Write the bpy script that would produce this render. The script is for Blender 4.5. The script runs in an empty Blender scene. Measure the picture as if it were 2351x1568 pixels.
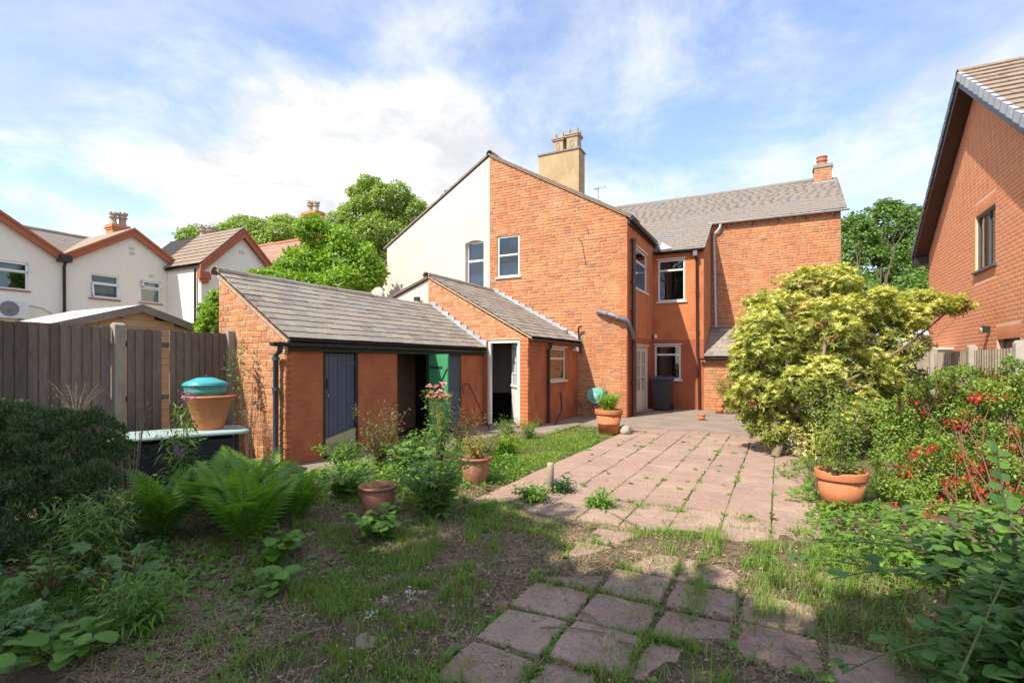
import bpy, math, random
import numpy as np
from mathutils import Vector, Matrix
R = math.radians
random.seed(7)
rng = np.random.default_rng(11)
scene = bpy.context.scene
COL = scene.collection

# ------------------------------------------------------------------ camera, sky, sun, exposure
FOC, CX, HY, EYE = 1185.0, 1175.5, 832.0, 1.5
PSI = math.atan(614 / 1185.0)
CP, SP = math.cos(PSI), math.sin(PSI)
cam = bpy.data.cameras.new('camera')
cam.sensor_width = 36
cam.lens = 36 * FOC / 2351
cam.shift_y = 48 / 2351
cam.clip_start, cam.clip_end = 0.05, 3000
camo = bpy.data.objects.new('camera', cam)
COL.objects.link(camo)
camo.location = (0, 0, EYE)
camo.rotation_euler = (R(90), 0, PSI)
scene.camera = camo

SUN_TO = Vector((-0.294, -0.77, 1.0)).normalized()       # towards the sun
SUN_EL = math.asin(SUN_TO.z)
SUN_AZ = math.atan2(SUN_TO.x, SUN_TO.y)

def N(nt, typ, **kw):
    n = nt.nodes.new(typ)
    for k, v in kw.items():
        setattr(n, k, v)
    return n

world = bpy.data.worlds.new('World')
scene.world = world
world.use_nodes = True
wn = world.node_tree
wn.nodes.clear()
L = wn.links.new
sky = N(wn, 'ShaderNodeTexSky', sky_type='NISHITA')
sky.sun_disc = False
sky.sun_elevation = SUN_EL
sky.sun_rotation = SUN_AZ
sky.air_density = 1.0
sky.dust_density = 0.6
sky.ozone_density = 1.6
tc = N(wn, 'ShaderNodeTexCoord')
sep = N(wn, 'ShaderNodeSeparateXYZ')
L(tc.outputs['Generated'], sep.inputs[0])

def wmath(op, a, b=None, c=None, clamp=False):
    n = N(wn, 'ShaderNodeMath', operation=op)
    n.use_clamp = clamp
    for i, v in enumerate((a, b, c)):
        if v is None:
            continue
        if isinstance(v, (int, float)):
            n.inputs[i].default_value = v
        else:
            L(v, n.inputs[i])
    return n.outputs[0]
zc = wmath('MAXIMUM', sep.outputs[2], 0.0)
den = wmath('ADD', zc, 0.22)
px = wmath('DIVIDE', sep.outputs[0], den)
py = wmath('DIVIDE', sep.outputs[1], den)
comb = N(wn, 'ShaderNodeCombineXYZ')
L(px, comb.inputs[0]); L(py, comb.inputs[1])
mp = N(wn, 'ShaderNodeMapping')
mp.inputs['Location'].default_value = (3.1, 1.7, 0)
L(comb.outputs[0], mp.inputs[0])
def wnoise(scale, detail, rough, loc, dist=0.0):
    m = N(wn, 'ShaderNodeMapping')
    m.inputs['Location'].default_value = loc
    L(comb.outputs[0], m.inputs[0])
    n = N(wn, 'ShaderNodeTexNoise')
    n.inputs['Scale'].default_value = scale
    n.inputs['Detail'].default_value = detail
    n.inputs['Roughness'].default_value = rough
    n.inputs['Distortion'].default_value = dist
    L(m.outputs[0], n.inputs['Vector'])
    return n.outputs['Fac']
def sstep(v, lo, hi):
    n = N(wn, 'ShaderNodeMapRange', interpolation_type='SMOOTHSTEP')
    L(v, n.inputs['Value'])
    n.inputs['From Min'].default_value = lo
    n.inputs['From Max'].default_value = hi
    return n.outputs[0]
thin = wnoise(2.3, 9, 0.62, (4.3, 9.2, 0), 0.35)          # broken high cloud
thin = sstep(thin, 0.34, 0.70)
big = wnoise(1.25, 10, 0.56, (0.4, 2.6, 1.0), 0.12)        # heaped white cloud
# a cumulus bank stands over the houses, west of north
vs = N(wn, 'ShaderNodeVectorMath', operation='MULTIPLY')
L(tc.outputs['Generated'], vs.inputs[0]); vs.inputs[1].default_value = (1, 1, 1.55)
vd = N(wn, 'ShaderNodeVectorMath', operation='DISTANCE')
L(vs.outputs[0], vd.inputs[0])
vd.inputs[1].default_value = (-0.66, 0.70, 0.36)
bank = sstep(vd.outputs['Value'], 0.58, 0.20)
bigv = wmath('MULTIPLY_ADD', bank, 0.30, big)
cum = sstep(bigv, 0.53, 0.76)
low = sstep(sep.outputs[2], 0.42, 0.06)                    # thickens towards the horizon
thin2 = wmath('MULTIPLY_ADD', thin, wmath('MULTIPLY_ADD', low, 0.25, 0.62), 0.06, clamp=True)
haze = wmath('MULTIPLY', low, 0.30)
cov = wmath('MAXIMUM', thin2, haze)
cov = wmath('MAXIMUM', cov, cum, clamp=True)
skyb = N(wn, 'ShaderNodeMix', data_type='RGBA', blend_type='MULTIPLY')
skyb.inputs[0].default_value = 1.0
L(sky.outputs[0], skyb.inputs[6])
skyb.inputs[7].default_value = (1.02, 1.02, 1.12, 1)
mixc = N(wn, 'ShaderNodeMix', data_type='RGBA')
L(cov, mixc.inputs[0])
L(skyb.outputs[2], mixc.inputs[6])
ccol = N(wn, 'ShaderNodeMix', data_type='RGBA')
L(sstep(wnoise(2.6, 8, 0.6, (7.7, 1.2, 3.0), 0.3), 0.36, 0.62), ccol.inputs[0])
ccol.inputs[6].default_value = (2.85, 2.95, 3.05, 1); ccol.inputs[7].default_value = (4.3, 4.25, 4.15, 1)
L(ccol.outputs[2], mixc.inputs[7])
bg = N(wn, 'ShaderNodeBackground')
bg.inputs['Strength'].default_value = 0.15
L(mixc.outputs[2], bg.inputs['Color'])
wo = N(wn, 'ShaderNodeOutputWorld')
L(bg.outputs[0], wo.inputs['Surface'])

sun = bpy.data.lights.new('sun', 'SUN')
sun.energy = 3.8
sun.angle = R(0.5)
sun.color = (1.0, 0.93, 0.82)
suno = bpy.data.objects.new('sun', sun)
COL.objects.link(suno)
suno.rotation_euler = (-SUN_TO).to_track_quat('-Z', 'Y').to_euler()
suno.location = (-6, -16, 20)

scene.view_settings.view_transform = 'Standard'
scene.view_settings.look = 'None'
scene.view_settings.gamma = 1
scene.view_settings.exposure = 0.95
scene.view_settings.use_curve_mapping = False

# ------------------------------------------------------------------ helpers
W = {}
def link(o, parent=None, loc=(0, 0, 0)):
    COL.objects.link(o)
    loc = Vector(loc)
    W[o.name] = loc
    if parent is not None:
        o.parent = parent
        o.location = loc - W[parent.name]
    else:
        o.location = loc
    return o
def tag(o, label=None, cat=None, group=None, kind=None):
    if label: o['label'] = label
    if cat: o['category'] = cat
    if group: o['group'] = group
    if kind: o['kind'] = kind
    return o
def thing(name, label, cat, loc, group=None):
    o = bpy.data.objects.new(name, None)
    o.empty_display_size = 0.2
    link(o, None, loc)
    return tag(o, label, cat, group)
def at(x, y, d):
    a = (x - CX) / FOC; b = (HY - y) / FOC
    return Vector(((-SP + a * CP) * d, (CP + a * SP) * d, EYE + b * d))
def gp(x, y, z=0.0):
    b = (HY - y) / FOC
    return at(x, y, (z - EYE) / b)

def npmesh(name, V, F, mat, parent=None, smooth=False):
    """V (n,3) world coords, F (m,k) -> one mesh object with its origin at the bottom centre."""
    V = np.asarray(V, dtype=np.float64)
    lo, hi = V.min(0), V.max(0)
    base = np.array([(lo[0] + hi[0]) / 2, (lo[1] + hi[1]) / 2, lo[2]])
    me = bpy.data.meshes.new(name)
    F = np.asarray(F, dtype=np.int32)
    m, k = F.shape
    me.vertices.add(len(V)); me.loops.add(m * k); me.polygons.add(m)
    me.vertices.foreach_set('co', (V - base).astype(np.float32).ravel())
    me.loops.foreach_set('vertex_index', F.ravel())
    me.polygons.foreach_set('loop_start', np.arange(0, m * k, k, dtype=np.int32))
    me.update(calc_edges=True)
    if smooth:
        me.polygons.foreach_set('use_smooth', np.ones(m, dtype=bool))
    me.materials.append(mat)
    o = bpy.data.objects.new(name, me)
    return link(o, parent, base)

class MB:
    """collects simple solids and links them as one mesh object"""
    def __init__(self):
        self.v = []; self.f = []; self.s = []
    def add(self, vs, fs, smooth=False):
        n = len(self.v)
        self.v += [tuple(p) for p in vs]
        self.f += [tuple(i + n for i in f) for f in fs]
        self.s += [smooth] * len(fs)
        return self
    def box(self, x0, x1, y0, y1, z0, z1):
        return self.add([(x0, y0, z0), (x1, y0, z0), (x1, y1, z0), (x0, y1, z0), (x0, y0, z1), (x1, y0, z1), (x1, y1, z1), (x0, y1, z1)],
                        [(0, 3, 2, 1), (4, 5, 6, 7), (0, 1, 5, 4), (1, 2, 6, 5), (2, 3, 7, 6), (3, 0, 4, 7)])
    def obox(self, o, a, b, c):
        """box from corner o along edge vectors a,b,c"""
        o, a, b, c = map(Vector, (o, a, b, c))
        p = [o, o + a, o + a + b, o + b]
        p += [q + c for q in p]
        f = [(0, 3, 2, 1), (4, 5, 6, 7), (0, 1, 5, 4), (1, 2, 6, 5), (2, 3, 7, 6), (3, 0, 4, 7)]
        if a.cross(b).dot(c) < 0:
            f = [q[::-1] for q in f]
        return self.add(p, f)
    def prism(self, poly, d):
        """extrude a planar polygon (list of points) by vector d"""
        poly = [Vector(p) for p in poly]; d = Vector(d); n = len(poly)
        nn = sum(((poly[i] - poly[0]).cross(poly[(i + 1) % n] - poly[0]) for i in range(1, n)), Vector())
        if nn.dot(d) > 0:
            poly = poly[::-1]
        vs = poly + [p + d for p in poly]
        fs = [tuple(range(n)), tuple(range(2 * n - 1, n - 1, -1))]
        fs += [(i, i + n, (i + 1) % n + n, (i + 1) % n) for i in range(n)]
        return self.add(vs, fs)
    def tube(self, pts, r, n=8, caps=True):
        pts = [Vector(p) for p in pts]
        rr = r if isinstance(r, (list, tuple)) else [r] * len(pts)
        rings = []
        t0 = (pts[1] - pts[0]).normalized()
        u = t0.orthogonal().normalized()
        for i, p in enumerate(pts):
            a = pts[max(i - 1, 0)]; b = pts[min(i + 1, len(pts) - 1)]
            t = (b - a).normalized()
            u = (u - t * u.dot(t)).normalized()
            w = t.cross(u)
            rings.append([p + (u * math.cos(2 * math.pi * k / n) + w * math.sin(2 * math.pi * k / n)) * rr[i] for k in range(n)])
        vs = [q for rg in rings for q in rg]
        fs = []
        for i in range(len(pts) - 1):
            for k in range(n):
                k2 = (k + 1) % n
                fs.append((i * n + k, i * n + k2, (i + 1) * n + k2, (i + 1) * n + k))
        self.add(vs, fs, True)
        if caps:
            self.add(rings[0][::-1], [tuple(range(n))])
            self.add(rings[-1], [tuple(range(n))])
        return self
    def lathe(self, o, prof, n=28, M=None):
        o = Vector(o)
        vs = []
        for (r, z) in prof:
            for k in range(n):
                a = 2 * math.pi * k / n
                p = Vector((r * math.cos(a), r * math.sin(a), z))
                if M is not None: p = M @ p
                vs.append(o + p)
        fs = []
        for i in range(len(prof) - 1):
            for k in range(n):
                k2 = (k + 1) % n
                fs.append((i * n + k, i * n + k2, (i + 1) * n + k2, (i + 1) * n + k))
        return self.add(vs, fs, True)
    def build(self, name, mat, parent=None, **kw):
        V = np.array(self.v)
        lo, hi = V.min(0), V.max(0)
        base = Vector(((lo[0] + hi[0]) / 2, (lo[1] + hi[1]) / 2, lo[2]))
        me = bpy.data.meshes.new(name)
        me.from_pydata([tuple(Vector(p) - base) for p in self.v], [], self.f)
        me.polygons.foreach_set('use_smooth', self.s)
        me.materials.append(mat)
        me.update()
        o = bpy.data.objects.new(name, me)
        link(o, parent, base)
        return tag(o, **kw)

# ------------------------------------------------------------------ materials
def mk(name, cols, rough=0.8, noise=None, bump=None, spec=0.3, metal=0.0, fine=None, coord='world', stretch=None):
    """cols: one colour or a list (picked at random for each object / each loose piece).
    noise=(scale, colour, lo, hi): patches of a second colour; bump=(scale, strength, dist)."""
    m = bpy.data.materials.new(name)
    m.use_nodes = True
    nt = m.node_tree; nt.nodes.clear(); K = nt.links.new
    out = N(nt, 'ShaderNodeOutputMaterial')
    bs = N(nt, 'ShaderNodeBsdfPrincipled')
    bs.inputs['Roughness'].default_value = rough
    bs.inputs['Specular IOR Level'].default_value = spec
    bs.inputs['Metallic'].default_value = metal
    K(bs.outputs[0], out.inputs[0])
    geo = N(nt, 'ShaderNodeNewGeometry')
    pos = geo.outputs['Position']
    if stretch:
        mpn = N(nt, 'ShaderNodeMapping')
        mpn.inputs['Scale'].default_value = stretch
        K(pos, mpn.inputs[0]); pos = mpn.outputs[0]
    if isinstance(cols, list):
        oi = N(nt, 'ShaderNodeObjectInfo')
        ad = N(nt, 'ShaderNodeMath', operation='ADD')
        K(oi.outputs['Random'], ad.inputs[0]); K(geo.outputs['Random Per Island'], ad.inputs[1])
        fr = N(nt, 'ShaderNodeMath', operation='FRACT')
        K(ad.outputs[0], fr.inputs[0])
        cr = N(nt, 'ShaderNodeValToRGB')
        while len(cr.color_ramp.elements) < len(cols):
            cr.color_ramp.elements.new(0.5)
        for i, c in enumerate(cols):
            cr.color_ramp.elements[i].position = i / (len(cols) - 1) if len(cols) > 1 else 0
            cr.color_ramp.elements[i].color = (*c, 1)
        K(fr.outputs[0], cr.inputs[0])
        col = cr.outputs[0]
    else:
        rgb = N(nt, 'ShaderNodeRGB'); rgb.outputs[0].default_value = (*cols, 1)
        col = rgb.outputs[0]
    def tex(scale, detail=5, rough_=0.6):
        t = N(nt, 'ShaderNodeTexNoise')
        t.inputs['Scale'].default_value = scale
        t.inputs['Detail'].default_value = detail
        t.inputs['Roughness'].default_value = rough_
        K(pos, t.inputs['Vector'])
        return t.outputs['Fac']
    def patch(col, scale, c2, lo, hi):
        mr = N(nt, 'ShaderNodeMapRange'); mr.inputs['From Min'].default_value = lo; mr.inputs['From Max'].default_value = hi
        K(tex(scale), mr.inputs['Value'])
        mx = N(nt, 'ShaderNodeMix', data_type='RGBA')
        K(mr.outputs[0], mx.inputs[0]); K(col, mx.inputs[6]); mx.inputs[7].default_value = (*c2, 1)
        return mx.outputs[2]
    for nz in (noise if isinstance(noise, list) else [noise] if noise else []):
        col = patch(col, *nz)
    if fine:
        mr = N(nt, 'ShaderNodeMapRange'); mr.inputs['To Min'].default_value = 1 - fine[1]; mr.inputs['To Max'].default_value = 1 + fine[1]
        mr.inputs['From Min'].default_value = 0.3; mr.inputs['From Max'].default_value = 0.7
        K(tex(fine[0], 3), mr.inputs['Value'])
        mx = N(nt, 'ShaderNodeMix', data_type='RGBA', blend_type='MULTIPLY'); mx.inputs[0].default_value = 1
        K(col, mx.inputs[6]); K(mr.outputs[0], mx.inputs[7])
        col = mx.outputs[2]
    K(col, bs.inputs['Base Color'])
    if bump:
        b = N(nt, 'ShaderNodeBump')
        b.inputs['Strength'].default_value = bump[1]; b.inputs['Distance'].default_value = bump[2]
        K(tex(bump[0], 6, 0.7), b.inputs['Height'])
        K(b.outputs[0], bs.inputs['Normal'])
    return m

def leafmat(name, cols, trans=0.35, rough=0.5, spec=0.35, clump=None):
    m = mk(name, cols, rough, spec=spec, noise=clump, fine=(9.0, 0.18))
    nt = m.node_tree; K = nt.links.new
    bs = [n for n in nt.nodes if n.type == 'BSDF_PRINCIPLED'][0]
    out = [n for n in nt.nodes if n.type == 'OUTPUT_MATERIAL'][0]
    src = bs.inputs['Base Color'].links[0].from_socket
    hs = N(nt, 'ShaderNodeMix', data_type='RGBA', blend_type='MULTIPLY'); hs.inputs[0].default_value = 1
    K(src, hs.inputs[6]); hs.inputs[7].default_value = (1.35, 1.5, 0.55, 1)
    tr = N(nt, 'ShaderNodeBsdfTranslucent'); K(hs.outputs[2], tr.inputs['Color'])
    mx = N(nt, 'ShaderNodeMixShader'); mx.inputs[0].default_value = trans
    K(bs.outputs[0], mx.inputs[1]); K(tr.outputs[0], mx.inputs[2]); K(mx.outputs[0], out.inputs[0])
    return m

def glassmat(name, tint=(0.75, 0.8, 0.8), refl=1.0):
    m = bpy.data.materials.new(name); m.use_nodes = True
    nt = m.node_tree; nt.nodes.clear(); K = nt.links.new
    out = N(nt, 'ShaderNodeOutputMaterial')
    t = N(nt, 'ShaderNodeBsdfTransparent'); t.inputs[0].default_value = (*tint, 1)
    g = N(nt, 'ShaderNodeBsdfGlossy'); g.inputs['Roughness'].default_value = 0.015
    fr = N(nt, 'ShaderNodeFresnel'); fr.inputs['IOR'].default_value = 1.55
    mu = N(nt, 'ShaderNodeMath', operation='MULTIPLY'); mu.use_clamp = True
    K(fr.outputs[0], mu.inputs[0]); mu.inputs[1].default_value = 1.7 * refl
    mx = N(nt, 'ShaderNodeMixShader')
    K(mu.outputs[0], mx.inputs[0]); K(t.outputs[0], mx.inputs[1]); K(g.outputs[0], mx.inputs[2]); K(mx.outputs[0], out.inputs[0])
    return m

M = {}
OB = [(0.42, 0.165, 0.072), (0.46, 0.18, 0.078), (0.49, 0.20, 0.088), (0.50, 0.225, 0.105), (0.47, 0.18, 0.076), (0.40, 0.17, 0.085), (0.33, 0.165, 0.10), (0.48, 0.225, 0.11), (0.45, 0.165, 0.07)]
M['brick'] = mk('old_orange_brick', OB, 0.9, noise=[(5.0, (0.22, 0.14, 0.10), 0.60, 0.82), (1.1, (0.58, 0.30, 0.15), 0.50, 0.85)], bump=(70, 0.6, 0.006), spec=0.15, fine=(45, 0.22))
SB = [(0.43, 0.18, 0.085), (0.51, 0.225, 0.105), (0.56, 0.28, 0.14), (0.49, 0.195, 0.085), (0.39, 0.18, 0.10), (0.55, 0.25, 0.115)]
M['brick_shed'] = mk('weathered_orange_brick', SB, 0.92, noise=[(6.0, (0.60, 0.36, 0.20), 0.50, 0.78), (3.3, (0.20, 0.12, 0.08), 0.66, 0.8)], bump=(55, 0.7, 0.008), spec=0.15, fine=(40, 0.2))
M['mortar'] = mk('sandy_lime_mortar', (0.62, 0.38, 0.22), 0.95, noise=(7, (0.50, 0.29, 0.17), 0.42, 0.7), bump=(90, 0.6, 0.006), spec=0.1, fine=(60, 0.2))
M['brick_new'] = mk('red_facing_brick', [(0.603, 0.214, 0.09), (0.666, 0.25, 0.108), (0.634, 0.225, 0.09), (0.58, 0.225, 0.113), (0.688, 0.261, 0.102)], 0.85, bump=(90, 0.35, 0.003), spec=0.2, fine=(40, 0.12))
M['mortar_new'] = mk('buff_mortar', (0.78, 0.50, 0.33), 0.95, bump=(120, 0.3, 0.003), spec=0.1, fine=(50, 0.1))
M['orange_paint'] = mk('orange_masonry_paint', (0.546, 0.195, 0.074), 0.75, noise=[(2.2, (0.44, 0.125, 0.05), 0.42, 0.72)], bump=(28, 0.35, 0.006), spec=0.25, fine=(35, 0.07))
PAINTED = ('orange_paint', 'red_paint', 'shed_paint')
M['red_paint'] = mk('dark_orange_band_paint', (0.41, 0.121, 0.052), 0.75, noise=(2.0, (0.32, 0.09, 0.04), 0.4, 0.7), bump=(28, 0.35, 0.006), spec=0.25, fine=(35, 0.07))
M['shed_paint'] = mk('faded_orange_masonry_paint', (0.483, 0.155, 0.06), 0.8, noise=[(1.6, (0.36, 0.10, 0.045), 0.4, 0.7), (9, (0.52, 0.33, 0.24), 0.67, 0.74), (2.6, (0.30, 0.095, 0.05), 0.56, 0.8)], bump=(24, 0.5, 0.008), spec=0.2, fine=(40, 0.1))
for nm_ in PAINTED:
    nt = M[nm_].node_tree; K = nt.links.new
    bp0 = [n for n in nt.nodes if n.type == 'BUMP'][0]; geo_ = [n for n in nt.nodes if n.type == 'NEW_GEOMETRY'][0]; pb_ = [n for n in nt.nodes if n.type == 'BSDF_PRINCIPLED'][0]
    sx_ = N(nt, 'ShaderNodeSeparateXYZ'); K(geo_.outputs['Position'], sx_.inputs[0])
    ad_ = N(nt, 'ShaderNodeMath', operation='ADD'); K(sx_.outputs[0], ad_.inputs[0]); K(sx_.outputs[1], ad_.inputs[1])
    cb_ = N(nt, 'ShaderNodeCombineXYZ'); K(ad_.outputs[0], cb_.inputs[0]); K(sx_.outputs[2], cb_.inputs[1])
    bk_ = N(nt, 'ShaderNodeTexBrick'); K(cb_.outputs[0], bk_.inputs['Vector'])
    bk_.inputs['Scale'].default_value = 1.0; bk_.inputs['Brick Width'].default_value = 0.234; bk_.inputs['Row Height'].default_value = 0.0855; bk_.inputs['Mortar Size'].default_value = 0.007; bk_.inputs['Mortar Smooth'].default_value = 0.6
    b2_ = N(nt, 'ShaderNodeBump'); b2_.invert = True; b2_.inputs['Strength'].default_value = 0.55; b2_.inputs['Distance'].default_value = 0.006
    K(bk_.outputs['Fac'], b2_.inputs['Height']); K(bp0.outputs[0], b2_.inputs['Normal']); K(b2_.outputs[0], pb_.inputs['Normal'])
M['white_render'] = mk('cream_white_render', (0.62, 0.555, 0.47), 0.85, noise=[(0.8, (0.56, 0.49, 0.40), 0.45, 0.8), (2.6, (0.50, 0.43, 0.34), 0.62, 0.85)], bump=(45, 0.25, 0.004), spec=0.2, fine=(12, 0.05))
M['cream_render'] = mk('cream_render', (0.86, 0.79, 0.66), 0.85, noise=(0.5, (0.83, 0.75, 0.61), 0.4, 0.7), bump=(40, 0.2, 0.004), spec=0.2, fine=(9, 0.04))
M['stucco'] = mk('tan_cement_render', (0.46, 0.33, 0.18), 0.9, noise=[(1.8, (0.36, 0.26, 0.15), 0.42, 0.66), (3.5, (0.52, 0.38, 0.20), 0.5, 0.75)], bump=(30, 0.4, 0.008), spec=0.15, fine=(18, 0.1))
M['slate'] = mk('weathered_slate', [(0.201, 0.17, 0.14), (0.259, 0.225, 0.184), (0.311, 0.273, 0.214), (0.246, 0.218, 0.184), (0.337, 0.273, 0.202), (0.221, 0.204, 0.184)], 0.75, noise=[(7, (0.27, 0.22, 0.16), 0.56, 0.78), (60, (0.05, 0.045, 0.035), 0.70, 0.76)], bump=(30, 0.45, 0.006), spec=0.35, fine=(22, 0.16))
M['slate_main'] = mk('ochre_grey_slate', [(0.213, 0.178, 0.146), (0.226, 0.189, 0.151), (0.235, 0.191, 0.151), (0.22, 0.184, 0.153), (0.23, 0.194, 0.155), (0.209, 0.182, 0.158)], 0.75, noise=[(1.2, (0.20, 0.20, 0.20), 0.50, 0.75), (9, (0.32, 0.25, 0.16), 0.58, 0.8)], bump=(30, 0.4, 0.006), spec=0.35, fine=(20, 0.14))
M['tile'] = mk('brown_concrete_tile', [(0.24, 0.18, 0.13), (0.29, 0.22, 0.16), (0.26, 0.20, 0.15)], 0.85, noise=(6, (0.34, 0.27, 0.20), 0.5, 0.8), bump=(60, 0.4, 0.005), spec=0.2, fine=(30, 0.12))
M['red_tile'] = mk('faded_red_clay_tile', [(0.33, 0.17, 0.11), (0.38, 0.21, 0.14), (0.30, 0.17, 0.12)], 0.85, noise=(3, (0.42, 0.30, 0.22), 0.5, 0.8), bump=(20, 0.4, 0.01), fine=(12, 0.15))
M['ridge'] = mk('lichened_ridge_tile', [(0.265, 0.218, 0.179), (0.322, 0.276, 0.213), (0.23, 0.196, 0.168)], 0.9, noise=[(11, (0.34, 0.31, 0.23), 0.5, 0.75), (24, (0.07, 0.065, 0.05), 0.62, 0.70)], bump=(40, 0.6, 0.01), fine=(25, 0.15))
M['underlay'] = mk('dark_roof_underlay', (0.04, 0.035, 0.03), 0.9)
M['lead'] = mk('lead_flashing', [(0.34, 0.36, 0.38), (0.42, 0.44, 0.45)], 0.55, noise=(9, (0.55, 0.55, 0.53), 0.5, 0.8), spec=0.4, bump=(25, 0.3, 0.006))
M['verge_mortar'] = mk('verge_mortar', (0.50, 0.33, 0.20), 0.95, noise=(9, (0.33, 0.24, 0.16), 0.45, 0.7), bump=(50, 0.6, 0.01), fine=(30, 0.15))
M['black_iron'] = mk('black_gutter_paint', (0.022, 0.022, 0.022), 0.45, noise=(9, (0.05, 0.05, 0.05), 0.5, 0.8), spec=0.45)
M['brown_iron'] = mk('dark_brown_pipe', (0.045, 0.022, 0.017), 0.4, noise=(12, (0.08, 0.045, 0.03), 0.55, 0.8), spec=0.45)
M['grey_pipe'] = mk('grey_pipe', (0.17, 0.17, 0.19), 0.45, noise=(8, (0.24, 0.24, 0.25), 0.5, 0.8), spec=0.4)
M['slate_pipe'] = mk('dark_blue_grey_pipe', (0.055, 0.065, 0.085), 0.5, noise=(8, (0.09, 0.095, 0.11), 0.5, 0.8), spec=0.4)
M['white_pipe'] = mk('weathered_white_gutter', (0.55, 0.54, 0.53), 0.5, noise=(6, (0.38, 0.36, 0.34), 0.5, 0.75), spec=0.4)
M['white'] = mk('white_window_paint', (0.74, 0.72, 0.67), 0.5, noise=(10, (0.58, 0.55, 0.49), 0.58, 0.8), spec=0.4, fine=(30, 0.05))
M['upvc'] = mk('white_upvc', (0.80, 0.80, 0.79), 0.35, spec=0.45)
M['cream_door'] = mk('cream_door_paint', (0.66, 0.59, 0.47), 0.5, noise=(8, (0.58, 0.50, 0.38), 0.5, 0.8), spec=0.4)
M['grey_frame'] = mk('anthracite_window_frame', (0.085, 0.095, 0.105), 0.45, spec=0.4)
M['glass'] = glassmat('window_glass')
M['room'] = mk('dim_room_wall', (0.16, 0.13, 0.11), 0.9)
M['room_light'] = mk('pale_room_wall', (0.55, 0.55, 0.52), 0.9, noise=(1.2, (0.42, 0.42, 0.41), 0.4, 0.7))
M['blind'] = mk('pale_blind', (0.62, 0.63, 0.64), 0.8)
M['lowered_blind'] = mk('blue_grey_blind', (0.33, 0.40, 0.50), 0.8)
M['frosted'] = mk('frosted_pane', (0.72, 0.75, 0.74), 0.35, spec=0.5, noise=(1.5, (0.60, 0.64, 0.63), 0.4, 0.7))
M['door_blue'] = mk('slate_blue_door_paint', [(0.075, 0.09, 0.12), (0.085, 0.10, 0.13), (0.07, 0.085, 0.115)], 0.6, noise=[(3, (0.10, 0.115, 0.14), 0.5, 0.8), (18, (0.17, 0.18, 0.19), 0.74, 0.8)], bump=(20, 0.25, 0.004), spec=0.3, fine=(30, 0.1))
M['door_green'] = mk('green_door_paint', [(0.05, 0.27, 0.11), (0.06, 0.30, 0.125)], 0.55, noise=(6, (0.06, 0.30, 0.13), 0.5, 0.8), spec=0.3)
M['fascia_dark'] = mk('dark_olive_fascia', (0.035, 0.037, 0.028), 0.7, noise=(6, (0.06, 0.055, 0.04), 0.5, 0.8), bump=(30, 0.3, 0.005))
M['lattice_yellow'] = mk('faded_yellow_panel', (0.48, 0.42, 0.16), 0.7, noise=(12, (0.42, 0.40, 0.30), 0.45, 0.7))
M['lattice_grey'] = mk('grey_panel_bars', (0.17, 0.19, 0.19), 0.7)
M['barge'] = mk('orange_bargeboard_paint', (0.42, 0.125, 0.055), 0.6, noise=(3, (0.36, 0.11, 0.05), 0.45, 0.75), fine=(20, 0.07))
M['fence'] = mk('weathered_fence_board', [(0.15, 0.11, 0.08), (0.19, 0.145, 0.11), (0.22, 0.17, 0.13), (0.165, 0.125, 0.095), (0.205, 0.16, 0.125)], 0.9, noise=[(3, (0.10, 0.085, 0.07), 0.45, 0.75), (26, (0.06, 0.05, 0.04), 0.70, 0.78)], stretch=(1, 1, 0.13), bump=(60, 0.5, 0.005), fine=(55, 0.22), spec=0.15)
M['fence_pale'] = mk('silvered_fence_board', [(0.33, 0.27, 0.20), (0.38, 0.31, 0.23), (0.42, 0.35, 0.26), (0.36, 0.29, 0.22)], 0.9, noise=(3, (0.28, 0.23, 0.17), 0.45, 0.75), stretch=(1, 1, 0.13), bump=(60, 0.5, 0.005), fine=(55, 0.18), spec=0.15)
M['post'] = mk('pale_timber_post', (0.33, 0.28, 0.21), 0.9, noise=(6, (0.25, 0.21, 0.16), 0.45, 0.7), stretch=(1, 1, 0.2), bump=(50, 0.5, 0.005), fine=(40, 0.15))
M['concrete'] = mk('concrete_post', (0.42, 0.37, 0.30), 0.9, noise=(6, (0.33, 0.29, 0.23), 0.45, 0.7), bump=(40, 0.4, 0.006), fine=(30, 0.12))
M['pine'] = mk('new_pine_cladding', [(0.50, 0.34, 0.19), (0.55, 0.38, 0.22)], 0.75, noise=(4, (0.42, 0.27, 0.14), 0.5, 0.8), stretch=(0.15, 0.15, 1), fine=(30, 0.12))
M['grey_wood'] = mk('greyed_timber_fascia', (0.27, 0.22, 0.18), 0.85, noise=(6, (0.20, 0.165, 0.135), 0.45, 0.7), stretch=(0.2, 0.2, 1), fine=(30, 0.12))
M['felt'] = mk('pale_green_roof_felt', (0.52, 0.55, 0.46), 0.9, noise=(2.5, (0.60, 0.60, 0.50), 0.45, 0.7), bump=(80, 0.4, 0.004))
M['terracotta'] = mk('terracotta', (0.52, 0.185, 0.075), 0.75, noise=[(5, (0.46, 0.16, 0.07), 0.4, 0.7), (9, (0.55, 0.33, 0.22), 0.64, 0.8)], bump=(50, 0.25, 0.004), spec=0.25, fine=(25, 0.07))
M['terracotta_dull'] = mk('aged_terracotta', (0.36, 0.16, 0.09), 0.85, noise=[(6, (0.30, 0.125, 0.075), 0.4, 0.7), (10, (0.42, 0.28, 0.20), 0.60, 0.8)], bump=(50, 0.35, 0.005), spec=0.2, fine=(25, 0.1))
M['pot_clay'] = mk('chimney_pot_clay', (0.42, 0.33, 0.22), 0.9, noise=(7, (0.33, 0.27, 0.20), 0.45, 0.7), bump=(40, 0.4, 0.006))
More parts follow.
